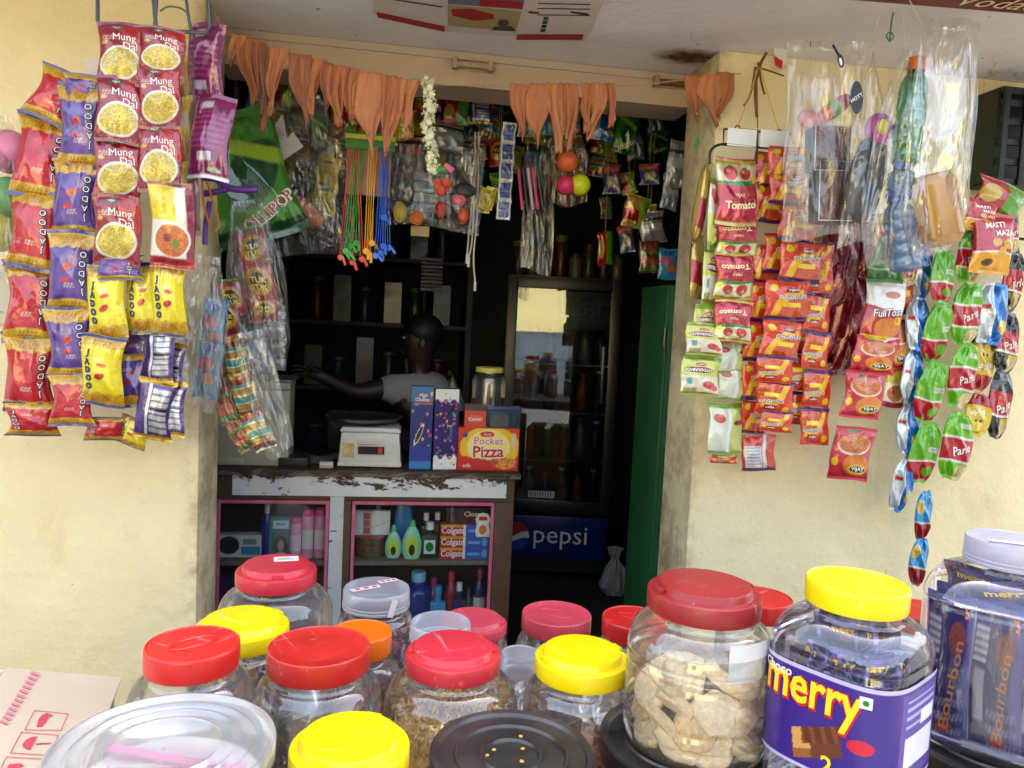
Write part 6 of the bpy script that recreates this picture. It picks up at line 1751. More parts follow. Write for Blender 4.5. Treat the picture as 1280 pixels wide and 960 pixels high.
# bag with black pouch
Yb2 = -.33
t, bs = bag_thing('narrow clear bag with black pouch hanging by a green string', 1092, 190, 56, 250, Yb2, .06, 5, top=.12, lean=0)
MB().tube(loc_of(bez([up(1118, Yb2)] + pxl([(1114, 30), (1112, 52)], Yb2), 4), bs), .0022, 6).build('string', M_GSTR, t)
MB().tube(loc_of(bez(pxl([(1112, 52), (1108, 45), (1113, 40), (1117, 46), (1112, 52)], Yb2), 4), bs), .0018, 6).build('knot', M_GSTR, t)
pc = at(1084, 222, Yb2)
po = thing('pouch', 'black pouch with pink and yellow flower end inside the narrow clear bag', 'pouch', pc, (0, radians(8), 0))
s = mpp(Yb2)
MB().sphere((0, 0, 0), (26 * s, .02, 60 * s), 20, 14, .02).build('pouch_body', pm('black_nylon', (36, 36, 40), .5, bump=(60, .3, .004)), po)
MB().sphere((0, -.005, 62 * s), (20 * s, .018, 22 * s), 16, 10, .03).build('pink_end', pm('pink_plastic', (196, 70, 150), .4), po)
MB().sphere((-.0, -.02, 64 * s), (9 * s, .006, 10 * s), 12, 8).build('yellow_flower', pm('yellow_flower', (226, 200, 40), .4), po)
MB().sphere((26 * s, 0, 66 * s), (10 * s, .012, 10 * s), 12, 8).build('green_end', pm('green_end', (60, 110, 80), .4), po)
# bag with stacked bottles
Yb3 = -.36
t, bs = bag_thing('long clear bag with green and blue bottles stacked inside', 1138, 205, 72, 290, Yb3, .06, 8, top=.25, lean=3, bottom=.6)
MB().tube(loc_of([up(1128, Yb3)] + pxl([(1132, 62)], Yb3), bs), .0012, 6).build('string', M_WSTR, t)
s = mpp(Yb3)
GB = clear('green_plastic', (.25, .7, .3), .6, .09, .12, bodycol=(.03, .4, .1))
BB = clear('blue_plastic', (.55, .7, .9), .62, .08, .15, bodycol=(.2, .36, .62))
for lab, cx, cy, hp, wp, mt, capm, lean in (('green toy bottle with orange cap in the long clear bag', 1131, 205, 120, 36, GB, ORANGE, 2), ('blue bottle with darker blue lid at the foot of the long clear bag', 1133, 338, 92, 40, BB, BLUE, -14), ('small blue lidded bottle in the middle of the long clear bag', 1124, 250, 40, 34, BB, BLUE, 0)):
    c = at(cx, cy, Yb3)
    o = thing('toy_bottle', lab, 'bottle', c, (0, radians(lean), 0), 'toy bottles in the long clear bag')
    H_, r = hp * s, wp * s / 2
    pr = [(.003, 0), (r * .9, 0), (r, .006)]
    for k in range(1, 5): pr += [(r, H_ * .18 * k), (r * .9, H_ * .18 * k + .004), (r, H_ * .18 * k + .009)]
    pr += [(r * .9, H_ * .88), (r * .5, H_)]
    MB().lathe(pr, 28).build('bottle_body', mt, o, True)
    MB().lathe([(r * .62, 0), (r * .66, .012), (r * .5, .03), (.003, .034)], 20, (0, 0, H_)).build('cap', capm, o)
# big crinkled bag with ridged brush
Yb4 = -.40
t, bs = bag_thing('big crinkled clear bag holding an orange ridged box', 1190, 178, 100, 310, Yb4, .07, 12, mat=BAGW, top=.92, lean=0, bottom=.45)
MB().tube(loc_of([up(1137, Yb4)] + pxl([(1150, 28)], Yb4), bs), .0012, 6).build('string', M_WSTR, t)
c = at(1172, 262, Yb4); s = mpp(Yb4)
ob = thing('ridged_box', 'translucent orange ridged plastic box in the big crinkled bag', 'box', c, (0, radians(-16), 0))
OB = clear('orange_plastic', (.9, .7, .35), .62, .08, .15, bodycol=(.85, .42, .08))
m = MB()
pr = []
for k in range(22):
    z = -48 * s + k / 21 * 96 * s
    e = 1 if 1 < k < 20 else .82
    pr.append((26 * s * e * (1 + (.035 if k % 2 else 0)), z))
m.lathe([(.002, -49 * s)] + pr + [(.002, 49 * s)], 40, shape=lambda t_, k_: 1 / (abs(cos(t_)) ** 5 + abs(sin(t_)) ** 5) ** .2)
m.v = [(a, b * .6, c_) for a, b, c_ in m.v]
m.build('ridged_shell', OB, ob, True)
MB().sphere((.0, -.005, -32 * s), (20 * s, .012, 13 * s), 14, 9).build('contents', pm('box_contents', (190, 110, 60), .6, noise=(40, .3)), ob)
# balloon bag, left edge
Yl = -.18
t, bs = bag_thing('clear bag of pink and green balls hanging at the wall', 2, 235, 66, 180, Yl, .12, 21, top=.35, lean=0)
for lab, cx, cy, r, col in (('pink rubber ball in the wall bag', 12, 190, 24, (206, 120, 150)), ('green rubber ball in the wall bag', 12, 246, 22, (90, 160, 96)), ('yellow green rubber ball in the wall bag', -2, 290, 22, (196, 186, 90))):
    o = tag(MB().sphere((0, 0, 0), r * mpp(Yl), 24, 14).build('ball', pm('rubber_%d_%d_%d' % col, col, .4, sub=.1), None, True), lab, 'ball', 'balls in the wall bag'); o.location = at(cx, cy, Yl)
pp = thing('wall_card', 'white card with looped thin wires on the cream wall', 'card', at(14, 366, -.004))
s = mpp(0)
MB().box((-30 * s, -.002, -36 * s), (22 * s, 0, 36 * s), 0).build('card', pm('wall_card', (206, 196, 176), .7), pp, False)
for x in (-14, 12):
    MB().tube([Vector((x * s - 7 * s, -.004, 30 * s)), Vector((x * s - 7 * s, -.004, -14 * s)), Vector((x * s - 3 * s, -.004, -22 * s)), Vector((x * s + 6 * s, -.004, -22 * s))], .0009, 5).build('wire', M_GREYW, pp)
# crate hung at the right edge
ck = thing('plastic_crate', 'dark green slatted plastic crate hung high on the wall', 'crate', at(1268, 178, -.06))
s = mpp(-.06); M_CR = pm('crate_plastic', (20, 30, 30), .45)
for x in (-42, -12, 22, 56): MB().box((x * s, -.055, -62 * s), ((x + 8) * s, -.045, 62 * s), .002).build('upright', M_CR, ck)
for z in (-62, -36, -10, 16, 40, 56): MB().box((-42 * s, -.044, z * s), (64 * s, -.034, (z + 9) * s), .002).build('slat', M_CR, ck)
MB().box((-42 * s, -.033, -62 * s), (64 * s, .055, -58 * s), .001).build('side', M_CR, ck); MB().box((-42 * s, -.033, 60 * s), (64 * s, .055, 65 * s), .001).build('side', M_CR, ck); MB().box((-44 * s, -.033, -57 * s), (-39 * s, .055, 59 * s), .001).build('side', M_CR, ck)
MB().box((-38 * s, .048, -57 * s), (64 * s, .054, 59 * s), .001).build('back', M_CR, ck)
# torn paper on soffit edge and wires
tpn = thing('torn_paper', 'torn white poster corner hanging where wall meets ceiling', 'paper', at(976, 60, -.05))
s = mpp(-.05)
MB().prism([(-11 * s, 24 * s), (2 * s, 30 * s), (12 * s, -14 * s), (4 * s, -22 * s), (-8 * s, -10 * s)], 0, .001, 'y').build('paper_body', pm('poster_paper', (222, 216, 208), .7), tpn, False)
MB().prism([(-9 * s, -10 * s), (4 * s, -16 * s), (3 * s, -26 * s), (-6 * s, -22 * s)], -.001, -.0002, 'y').build('red_corner', RED, tpn, False)
wi = tag(MB().tube(bez([up(1012, -.12)] + pxl([(1016, 20), (1013, 58)], -.12), 4), .0011, 5).build('loose_wire', M_BLKW), 'thin dark wire dangling from the ceiling beside the bristle bag', 'wire')
ch = thing('green_paper_scrap', 'tiny green paper scrap stuck on the door jamb', 'paper', at(871, 178, .002 - .004))
MB().prism([(-.006, -.014), (.002, -.02), (.008, .0), (.004, .018), (-.003, .008)], 0, .001, 'y').build('scrap', GREEN, ch, False)

# posters on the ceiling
def soff(px, py, dz=0): return atz(px, py, ZS - .002 - dz)
ps = thing('ceiling_poster', 'printed poster with red bands pasted to the ceiling', 'poster', soff(610, 20))
pb = Vector(ps.location)
def sheet(pts, mt, name, dz):
    m = MB(); m.add([soff(x, y, dz) - pb for x, y in pts], [tuple(range(len(pts)))]); return m.build(name, mt, ps, False)
PW = pm('poster_white', (216, 208, 202), .6, noise=(12, .1)); PDK = pm('poster_dark', (70, 62, 60), .6); PRED = pm('poster_red', (170, 34, 44), .6); PYEL = pm('poster_khaki', (176, 160, 110), .6, noise=(20, .2))
sheet([(462, -40), (770, -40), (755, 0), (732, 52), (560, 40), (468, 18)], PW, 'paper', 0)
sheet([(471, 15), (556, 33), (556, 40), (472, 22)], PRED, 'red_band', .001)
sheet([(647, 43), (730, 43), (727, 50), (645, 50)], PRED, 'red_band', .001)
sheet([(560, 6), (560, 32), (645, 40), (652, 14)], PYEL, 'photo_panel', .001)
sheet([(560, -40), (560, 5), (653, 12), (665, -40)], pm('poster_blue', (110, 120, 140), .6, noise=(20, .3)), 'photo_panel', .001)
sheet([(564, 12), (590, 11), (617, 18), (617, 24), (592, 26), (566, 20)], PRED, 'red_oval', .002)
sheet([(600, 0), (652, 2), (652, 11), (600, 8)], PRED, 'red_band', .002)
sheet([(614, 38), (618, 33), (640, 33), (645, 39)], PDK, 'dark_figure', .002); sheet([(622, 30), (624, 25), (634, 25), (637, 30), (632, 33), (626, 33)], PDK, 'dark_figure', .002)
for y in (-6, 8): sheet([(474, y - 12), (553, y), (553, y + 1.6), (474, y - 10.4)], PDK, 'printed_rule', .001)
for y in (4, 10, 18): sheet([(672, y), (738, y + 1), (738, y + 2.2), (672, y + 1.2)], PDK, 'printed_rule', .001)
for k in range(4): sheet([(680 - k * 1.2, 21 + k * 5), (686 - k * 1.2, 21 + k * 5), (685 - k * 1.2, 25 + k * 5), (679 - k * 1.2, 25 + k * 5)], PDK, 'printed_block', .001)
sheet([(661, 14), (674, 15), (673, 17.5), (660, 16.5)], PDK, 'printed_block', .001); sheet([(714, 14), (736, 17), (735, 20), (713, 16)], PDK, 'printed_block', .001)
bn = thing('burgundy_banner', 'burgundy banner with pale script along the ceiling edge', 'banner', soff(1180, 4))
bb = Vector(bn.location)
m = MB(); a, b_ = soff(1040, -2) - bb, soff(1300, 19) - bb; m.add([a, b_, b_ + Vector((-.02, -.2, 0)), a + Vector((-.02, -.2, 0))], [(0, 1, 2, 3)]); m.build('banner_sheet', pm('burgundy_vinyl', (116, 36, 42), .45, noise=(8, .15)), bn, False)
d_ = (b_ - a).normalized(); nrm = Vector((d_.y, -d_.x, 0))
nrm = nrm if nrm.y < 0 else -nrm
c0_ = soff(1252, 3) - bb; SG_, SG2_ = -1, 1
m = MB(); text_on(m, 'Vodac', lambda u, v_: c0_ - d_ * u * SG_ + nrm * v_ * SG2_ + Vector((0, 0, -.002)), (0, .0), .075, 0, .0, shear=.2); m.build('lettering', CREAM, bn, False, fix=False)
# ================================================================== INSIDE THE DOORWAY
Yi = .32
# clear bag with paper label over orange packets
t, bs = bag_thing('dusty clear bag with torn paper label hanging inside the doorway', 362, 215, 120, 185, Yi, .09, 31, mat=BAGC, top=.6, lean=-8)
s = mpp(Yi)
c = at(350, 172, Yi - .065) - bs
m = MB(); m.add([c + Vector((x * s, 0, z * s)) for x, z in ((-18, -6), (-2, -30), (26, -8), (14, 8), (8, 0), (2, 26))], [(0, 1, 2, 3, 4, 5)]); q = m.build('paper_label', pm('label_grey', (206, 200, 196), .6), t, False)
for k in range(5):
    d1, d2 = Vector((.62, 0, -.78)), Vector((.78, 0, .62)); o1 = c + Vector((-.012, -.001, .004)) + d2 * (.006 * (k - 1))
    m = MB(); m.add([o1 - d1 * .014, o1 + d1 * (.014 - .003 * (k % 2)), o1 + d1 * (.014 - .003 * (k % 2)) + d2 * .0018, o1 - d1 * .014 + d2 * .0018], [(0, 1, 2, 3)]); m.build('printed_line', GREY, q, False)
for k, (x, y, rx, rz, e, lab) in enumerate(((340, 258, 26, 22, .4, 'orange brown rolled pack low in the dusty clear bag'), (372, 262, 34, 16, .45, 'long orange brown pack lying across the dusty clear bag'))):
    o = tag(MB().sphere((0, 0, 0), (rx * s, .02, rz * s), 18, 12, .03).build('snack_roll', pm('orange_pack', (176, 96, 60), .4, noise=(20, .4)), None, True), lab, 'pack', 'packs in the dusty bag'); o.location = at(x, y, Yi); o.rotation_euler = (0, e, 0)
# lollipop bag
base = at(300, 140, .2)
lp = thing('lollipop_bag', 'green lollipop bag hanging behind the magenta packets', 'bag', base)
add_packet(lp, base, 'lolli', at(302, 222, .2), 112 * mpp(.2), 150 * mpp(.2), -22, 0, 14, 0, 0, (.03, .06, 0))
# purple slingshot
sl = thing('toy_slingshot', 'purple plastic toy slingshot with orange rubber band', 'slingshot', at(300, 236, -.1)); bs = Vector(sl.location)
M_PUR = pm('purple_plastic', (98, 50, 140), .35)
MB().tube(loc_of(bez(pxl([(322, 237), (300, 237), (284, 234), (270, 224), (252, 222)], -.1), 5), bs), .008, 10).build('fork', M_PUR, sl)
MB().tube(loc_of(bez(pxl([(284, 236), (270, 240), (254, 242)], -.1), 5), bs), .0075, 10).build('fork', M_PUR, sl)
MB().tube(loc_of(bez(pxl([(262, 252), (257, 280), (256, 306)], -.1), 5), bs), .006, 10).build('handle', M_PUR, sl)
for pts in ([(258, 226), (266, 250), (274, 280), (268, 290)], [(253, 226), (254, 252), (262, 282)]):
    MB().tube(loc_of(bez(pxl(pts, -.11), 4), bs), .0022, 6).build('rubber_band', pm('orange_rubber', (206, 120, 40), .6), sl)
# sweets and strips under the left jamb
SG = 'sweet strips by the door jamb'
strip('strip of red and yellow sweets with black lettering inside the jamb', SG, .10, [('tuk', 316, 310, 36, 50, -14), ('tuk', 324, 352, 38, 56, -6), ('tuk', 330, 386, 34, 30, -6)], (.03, .08, 0))
strip('second strip of lettered sweets half inside the hanging film', SG, .05, [('tuk', 290, 372, 30, 44, -14), ('tuk', 284, 398, 30, 44, -4)], (.03, .08, 0))
strip('narrow strip of teal and gold foil sweets curving to the counter', SG, -.02, [('teal', 296, 448, 26, 56, -14), ('teal', 306, 494, 26, 56, -16), ('teal', 322, 537, 26, 52, -24)], (.014, 0, 0))
strip('narrow strip of brown wrapped bars curving to the counter', SG, 0, [('bar', 268, 450, 24, 60, -16), ('bar', 280, 500, 24, 60, -20), ('bar', 298, 540, 24, 50, -28)], (.014, 0, 0))
strip('short strip of blue and pink candies in crinkled film', SG, -.06, [('candy', 266, 410, 30, 70, 4), ('candy', 260, 462, 30, 70, 8)], (.03, .08, 0))
bag_thing('crinkled clear film hanging round the blue and pink candies', 258, 410, 62, 180, -.1, .05, 41, mat=BAGF, top=.5, lean=4, bottom=.7)
bag_thing('dusty clear film covering the lettered sweets by the jamb', 308, 350, 66, 200, .06, .07, 42, mat=BAGC, top=.5, lean=-8, bottom=.6)
bag_thing('thin clear sleeve round the teal and gold strip', 310, 490, 40, 150, -.03, .03, 43, mat=BAGF, top=.8, lean=-16, bottom=.8)
# silver sachet sheet
sb0 = at(330, 385, .42)
sh = thing('sachet_sheet', 'hanging sheet of silver sachets above the beige box', 'sachets', sb0)
for r in range(4):
    for cc in range(2):
        add_packet(sh, sb0, 'silver', at(322 + cc * 23, 392 + r * 20, .42), 23 * mpp(.42), 20 * mpp(.42), 0, 0, 0, 0, (r + cc) % 3, (.03, .02, 0))
# yellow card
base = at(408, 200, .4)
yc = thing('yellow_sachet', 'pair of joined yellow sachets hanging in the doorway', 'sachet', base)
for py in (216, 250): add_packet(yc, base, 'ycard', at(409 - (py - 216) * .1, py, .4), 27 * mpp(.4), 36 * mpp(.4), 5, 0, 0, 0, 0, (.012, .02, 0))
# whistles on cords
Yw = .2
bs = at(462, 178, Yw)
cdn = thing('whistle_card', 'green and red header card holding the corded whistles', 'card', bs)
s = mpp(Yw)
MB().box((-28 * s, -.002, -9 * s), (30 * s, .002, 11 * s), .001).build('card', pm('whistle_card_green', (60, 130, 50), .5, noise=(30, .4)), cdn)
MB().box((-28 * s, -.0045, 3 * s), (30 * s, -.0025, 8 * s), 0).build('yellow_strip', pm('whistle_card_yellow', (206, 190, 60), .5), cdn)
MB().box((-26 * s, -.0, -62 * s), (26 * s, .001, -9.5 * s), 0).build('backing', pm('whistle_backing', (150, 110, 90), .5, noise=(14, .5)), cdn)
WC = dict(red=(206, 70, 50), green=(40, 150, 50), yellow=(232, 160, 20), blue=(30, 90, 200))
def whistle_mesh():
    m = MB()
    m.lathe([(.003, -.007), (.008, -.007), (.009, -.005), (.009, .005), (.008, .007), (.003, .007)], 16)
    m.v = [(a, c, b) for a, b, c in m.v]
    m.box((-.004, -.006, .002), (.024, .006, .0095), .0015)
    return m
for k, (col, x0, x1, y1) in enumerate((('red', 438, 426, 322), ('red', 441, 440, 328), ('red', 447, 452, 324), ('green', 444, 432, 314), ('green', 449, 439, 308), ('green', 452, 446, 304), ('green', 455, 436, 318), ('yellow', 463, 457, 314), ('yellow', 467, 464, 304), ('yellow', 470, 461, 318), ('blue', 478, 470, 320), ('blue', 480, 480, 308), ('blue', 483, 486, 310), ('blue', 484, 476, 316), ('blue', 477, 478, 272))):
    Yk = Yw - .012 - .004 * (k % 4)
    c = at(x1, y1, Yk)
    t = thing('whistle', col + ' plastic whistle dangling on its ' + col + ' cord', 'whistle', c, None, col + ' whistles')
    cm = pm('whistle_' + col, WC[col], .35)
    o = MB(); o = whistle_mesh().build('whistle_body', cm, t); o.rotation_euler = (0, radians(70 + 20 * sin(k * 3)), radians(20 * sin(k)))
    MB().tube([Vector((-.003, 0, .008)), at(x0 - 1.5, 184, Yk) - c], .0012, 5).build('cord', cm, t)
    MB().tube([Vector((.003, 0, .008)), at(x0 + 1.5, 184, Yk) - c], .0012, 5).build('cord', cm, t)
# packaged toys on a card tray
t, bs = bag_thing('flat clear pack of small toys hanging beyond the jasmine', 545, 232, 116, 100, .45, .05, 51, mat=BAGC, top=1.0)
s = mpp(.45)
for k in range(4):
    o = box_pack('toy_card', 'grey printed card in the flat clear toy pack, ' + ('lowest', 'second up', 'third up', 'topmost')[k], 'card', at(540, 268 - k * 13, .46), 46 * s, 12 * s, .004, (126, 130, 134), lambda p: (p.m(p.V < .2, (50, 54, 66)), p.m(p.rect(.3, .7, .5, .75), (84, 84, 90))), [], rotz=.1)
for lab, x, y, col, r in (('orange toy lump in the clear pack', 521, 273, (206, 106, 50), (9, 8)), ('red toy whistle in the clear pack', 551, 262, (176, 60, 50), (7, 10)), ('orange red toy block in the clear pack', 579, 270, (196, 76, 40), (7, 9)), ('pink toy lump in the clear pack', 573, 250, (214, 110, 130), (9, 8)), ('pale yellow toy in the clear pack corner', 500, 265, (190, 170, 70), (8, 12)), ('dark grey toy lump in the clear pack', 580, 238, (50, 52, 56), (14, 9))):
    o = tag(MB().sphere((0, 0, 0), (r[0] * s, .012, r[1] * s), 9, 6, .12).build('small_toy', pm('toy_%d_%d_%d' % col, col, .4), None, False), lab, 'toy', 'small toys in the clear pack'); o.location = at(x, y, .43)
ps_ = thing('price_slip', 'pale paper slip hanging below the toy pack', 'paper', at(525, 289, .45)); MB().box((-11 * s, 0, -6 * s), (11 * s, .001, 6 * s), 0).build('paper', pm('slip_cream', (170, 150, 100), .7), ps_, False)
# white cables
for k, (pts, lab) in enumerate((([(594, 165), (593, 240), (590, 300), (586, 322)], 'white charging cable hanging straight'), ([(598, 165), (597, 260), (592, 320), (594, 352)], 'longest white charging cable in the doorway'), ([(600, 170), (590, 250), (584, 318)], 'third white charging cable ending beside the others'))):
    c = bez(pxl(pts, .5), 6)
    t = thing('cable', lab, 'cable', c[0], None, 'white cables')
    MB().tube([p - c[0] for p in c], .0026, 6).build('lead', pm('cable_white', (206, 202, 190), .5), t)
    MB().tube([c[-1] - c[0], c[-1] - c[0] - Vector((0, 0, .03))], .0045, 8).build('plug', pm('cable_white', (206, 202, 190), .5), t)
# blue badge strip, pens, ball net, others
def d_badge(p):
    p.m(p.V > -1, (206, 210, 214)); p.m(p.rect(.12, .88, .12, .88), (40, 66, 140)); p.m(p.rect(.12, .88, .4, .5), (110, 140, 190))
DES['badge'] = (d_badge, [], (190, 190, 196), 0)
strip('hanging strip of five blue and white sachets', 'sachets inside the doorway', .42, [('badge', 636 - k * 1.6, 166 + k * 24, 17, 24, 2) for k in range(5)], (.012, 0, 0))
for k in range(5):
    c = at(648 + k * 6, 210, .46)
    o = tag(MB().tube([Vector((0, 0, 0)), at(653 + k * 6.5, 262, .46) - c], [.006, .005], 8).build('pen', pm('pen_%d' % (k % 3), ((206, 60, 120), (40, 40, 48), (190, 180, 190))[k % 3], .35)), ('pink', 'black', 'silver')[k % 3] + ' pen in the hanging bundle', 'pen', 'hanging pen bundle'); o.location = c
bag_thing('clear sleeve of blister packs hanging behind the pens', 678, 250, 40, 170, .55, .03, 61, mat=BAGC, top=1.0)
t, bs = bag_thing('amber net bag of coloured balls', 716, 210, 44, 84, .36, .05, 62, mat=clear('amber_film', (.85, .7, .4), .2, .06, .15, bump=(16, .9, .03), bodycol=(.5, .3, .1)), top=.5)
for lab, x, y, r, col in (('lime green ball in the amber net bag', 725, 231, 13, (206, 220, 30)), ('pink ball in the amber net bag', 707, 232, 12, (206, 50, 100)), ('orange ball in the amber net bag', 709, 202, 13, (232, 110, 60))):
    o = tag(MB().sphere((0, 0, 0), r * mpp(.34), 20, 12).build('ball', pm('ball_%d_%d_%d' % col, col, .4, sub=.1), None, True), lab, 'ball', 'balls in the amber net'); o.location = at(x, y, .34)
DES['silv2'] = (d_silver, [], (120, 120, 124), 1)
strip('dull silver foil packets hanging at the inner jamb', 'sachets inside the doorway', .3, [('silver', 846, 205, 26, 60, 8), ('silver', 838, 240, 24, 46, 6)], (.02, .05, 0))
strip('amber sachets hanging by the white cables', 'sachets inside the doorway', .5, [('ycard', 606, 250, 18, 30, 10), ('ycard', 612, 248, 14, 28, 16)], (.02, .05, 0))
strip('dark toy sachets hanging from the lintel', 'sachets inside the doorway', .6, [('rg', 570, 140, 30, 30, 0), ('purb', 598, 138, 34, 34, 0), ('silver', 560, 170, 40, 34, 4)], (.02, .05, 0))
strip('green and teal toy sachets hanging near the ball net', 'sachets inside the doorway', .6, [('lolli', 782, 165, 30, 54, 6), ('blue', 752, 160, 34, 30, 0)], (.03, .1, 0))
strip('gold wrapped packets bunched over the green cupboard', 'sachets inside the doorway', .55, [('gold', 795, 265, 34, 40, 10), ('silver', 815, 285, 34, 40, -10), ('bar', 812, 320, 30, 44, 0), ('candy', 835, 330, 30, 40, 0)], (.03, .1, 0))
strip('blister strip of small toys along the lintel', 'sachets inside the doorway', .62, [('silver', 660, 150, 26, 40, 0), ('candy', 690, 150, 24, 36, 0), ('teal', 715, 150, 24, 36, 0), ('silver', 735, 135, 30, 24, 0)], (.02, .05, 0))
strip('printed sachets bunched behind the bunting', 'sachets inside the doorway', .6, [('candy', 400, 190, 22, 40, 0), ('rg', 430, 160, 30, 40, 8), ('ycard', 505, 160, 24, 40, 0), ('bar', 515, 205, 34, 60, 0)], (.02, .05, 0))

# the crowd of small hanging goods along the lintel and the inner jambs
HG = 'small goods hung densely inside the doorway'
DES['blis'] = (lambda p: (p.m(p.V > -1, (120, 120, 124)), [p.m(p.ell(.25 + .5 * (k % 2), .15 + .23 * (k // 2), .16, .08), ((190, 60, 60), (60, 110, 180), (220, 180, 60), (80, 150, 80))[k % 4]) for k in range(8)]), [], (120, 120, 120), 0)
DES['card'] = (lambda p: (p.m(p.V > -1, (70, 90, 140)), p.m(p.V > .7, (206, 60, 60)), p.m(p.ell(.5, .4, .3, .2), (210, 190, 160)), fine(p, .1, .9, .78, .9, (240, 230, 220))), [], (150, 140, 130), 0)
rg_ = random.Random(21)
NAMES = dict(blis='blister card of coloured beads', card='blue and red toy card', ycard='yellow sachet', candy='blue and pink candy sachet', silver='dull silver sachet', teal='teal and gold foil sachet', bar='brown wrapped bar', rg='red and green packet', tuk='red lettered sweet packet', gold='gold foil packet', lolli='green lollipop packet', hyd='lime green packet', vij='red snack packet')
KEYS = list(NAMES)
GRID = [(x, y, Yq) for (x0, x1, y0, y1, Yq, stp) in ((300, 425, 120, 250, .52, 26), (430, 520, 130, 210, .62, 24), (520, 640, 120, 250, .72, 25), (640, 760, 130, 230, .95, 26), (760, 840, 140, 330, .85, 28)) for x in range(x0, x1, stp) for y in range(y0, y1, int(stp * 1.5))]
for k, (x, y, Yq) in enumerate(GRID):
    if rg_.random() < .12: continue
    px, py = x + rg_.uniform(-7, 7), y + rg_.uniform(-9, 9); ky = KEYS[rg_.randrange(len(KEYS))]; yy = Yq + rg_.uniform(-.1, .12)
    base = at(px, py - 18, yy)
    wp, hp = rg_.uniform(18, 28), rg_.uniform(26, 44)
    t = thing('hung_packet', NAMES[ky] + ' hung in the crowd ' + ('under the lintel by the dusty bag' if x < 430 else 'behind the corded whistles' if x < 520 else 'behind the jasmine and cables' if x < 640 else 'behind the ball net' if x < 760 else 'over the green cupboard'), 'packet', base, None, HG)
    add_packet(t, base, ky, at(px, py, yy), wp * mpp(yy), hp * mpp(yy), rg_.uniform(-14, 14), 0, rg_.uniform(-35, 35), rg_.uniform(-10, 10), k % 2, (.022, .06, 0))
    MB().tube([Vector((0, 0, 0)), Vector((0, 0, max(.02, 2.43 - base.z)))], .0008, 4).build('string', M_WSTR, t)

# green steel cupboard on the right
gx = .882
gc_ = thing('green_cupboard', 'tall green painted steel cupboard inside the doorway', 'cupboard', (gx, .42, FLOOR))
M_GRN = pm('green_enamel', (40, 96, 54), .5, noise=(6, .25))
MB().box((0, .0, .03), (.5, .26, 1.50), .004).build('carcass', M_GRN, gc_)
for k in range(2): MB().box((.006 + k * .246, -.014, .04), (.246 + k * .246, -.001, 1.49), .003).build('door', M_GRN, gc_)
for x in (.02, .46):
    for y in (.03, .2): MB().box((x, y, 0), (x + .03, y + .03, .029)).build('foot', BLACK, gc_, False)
MB().tube([Vector((.225, -.02, .78)), Vector((.225, -.03, .8)), Vector((.225, -.03, .9)), Vector((.225, -.02, .92))], .005, 8).build('handle', M_STEEL, gc_)
for z in (.2, 1.3): MB().tube([Vector((-.003, -.008, z)), Vector((-.003, -.008, z + .06))], .005, 8).build('hinge', M_STEELD, gc_)
# cooler
F0, F1, FY, FZ0, FZ1 = .588, 1.19, 2.0, .115, 1.705
FROT = radians(8.5)
def fpos(x, y, z): return (F0 + (x - F0) * cos(FROT) + (y - FY) * sin(FROT), FY - (x - F0) * sin(FROT) + (y - FY) * cos(FROT), z)
fr_ = thing('drinks_cooler', 'dark upright drinks cooler with glass door and blue lettered base', 'cooler', (F0, FY, FLOOR), (0, 0, -FROT))
Wf, Hf = F1 - F0, FZ1 - FLOOR
M_FB = pm('cooler_black', (20, 22, 26), .35); M_FI = pm('cooler_inside', (40, 44, 48), .5)
MB().box((0, .52, .02), (Wf, .56, Hf)).build('back', M_FB, fr_, False)
MB().box((0, .03, .02), (.03, .519, Hf - .03)).build('side', M_FB, fr_, False); MB().box((Wf - .03, .03, .02), (Wf, .519, Hf - .03)).build('side', M_FB, fr_, False)
MB().box((0, .03, Hf - .029), (Wf, .519, Hf)).build('top', M_FB, fr_, False)
MB().box((.031, .03, .02), (Wf - .031, .519, .33)).build('base', M_FB, fr_, False)
pz0, pz1 = .10, .33
pn = MB().box((.012, .004, pz0), (Wf - .012, .029, pz1), .004).build('base_panel', pm('cooler_blue', (14, 36, 104), .3), fr_)
m = MB(); text_on(m, 'pepsi', lambda a, b: (a, .0025, b), (Wf * .57, pz0 + .115), .145, 0, .0, Wf * .52); m.build('lettering', WHITE, pn, False, fix=False)
cx_, cz_, rg = Wf * .17, pz0 + .115, .075
def disc_part(f0, f1, mt, y):
    pts = [(cx_ + rg * x, y, cz_ + rg * max(-sqrt(max(0, 1 - x * x)), min(sqrt(max(0, 1 - x * x)), f(x)))) for f, xs in ((f1, np.linspace(-1, 1, 24)), (f0, np.linspace(1, -1, 24))) for x in xs]
    m = MB(); m.add(pts, [tuple(range(len(pts)))]); m.build('emblem', mt, pn, False, fix=False)
disc_part(lambda x: -1, lambda x: 1, WHITE, .0026)
disc_part(lambda x: .12 + .28 * sin(x * 2.2), lambda x: 1, RED, .0016)
disc_part(lambda x: -1, lambda x: -.28 + .2 * sin(x * 2.2), BLUE, .0016)
dz0, dz1 = .345, Hf - .005
dr = put('door', None, fr_, (0, 0, 0))
for a, b in (((0, 0, dz0), (.055, .028, dz1)), ((Wf - .055, 0, dz0), (Wf, .028, dz1)), ((.0555, 0, dz1 - .06), (Wf - .0555, .028, dz1)), ((.0555, 0, dz0), (Wf - .0555, .028, dz0 + .07))):
    MB().box(a, b, .003).build('door_frame', M_FB, dr)
MB().box((.05, .010, dz0 + .06), (Wf - .05, .016, dz1 - .055)).build('glass', clear('cooler_glass', (.72, .76, .76), .004, .06, .004), dr, False)
MB().box((Wf - .09, -.02, .95), (Wf - .075, .0, 1.25), .004).build('handle', pm('cooler_handle', (70, 74, 78), .3, .6), dr)
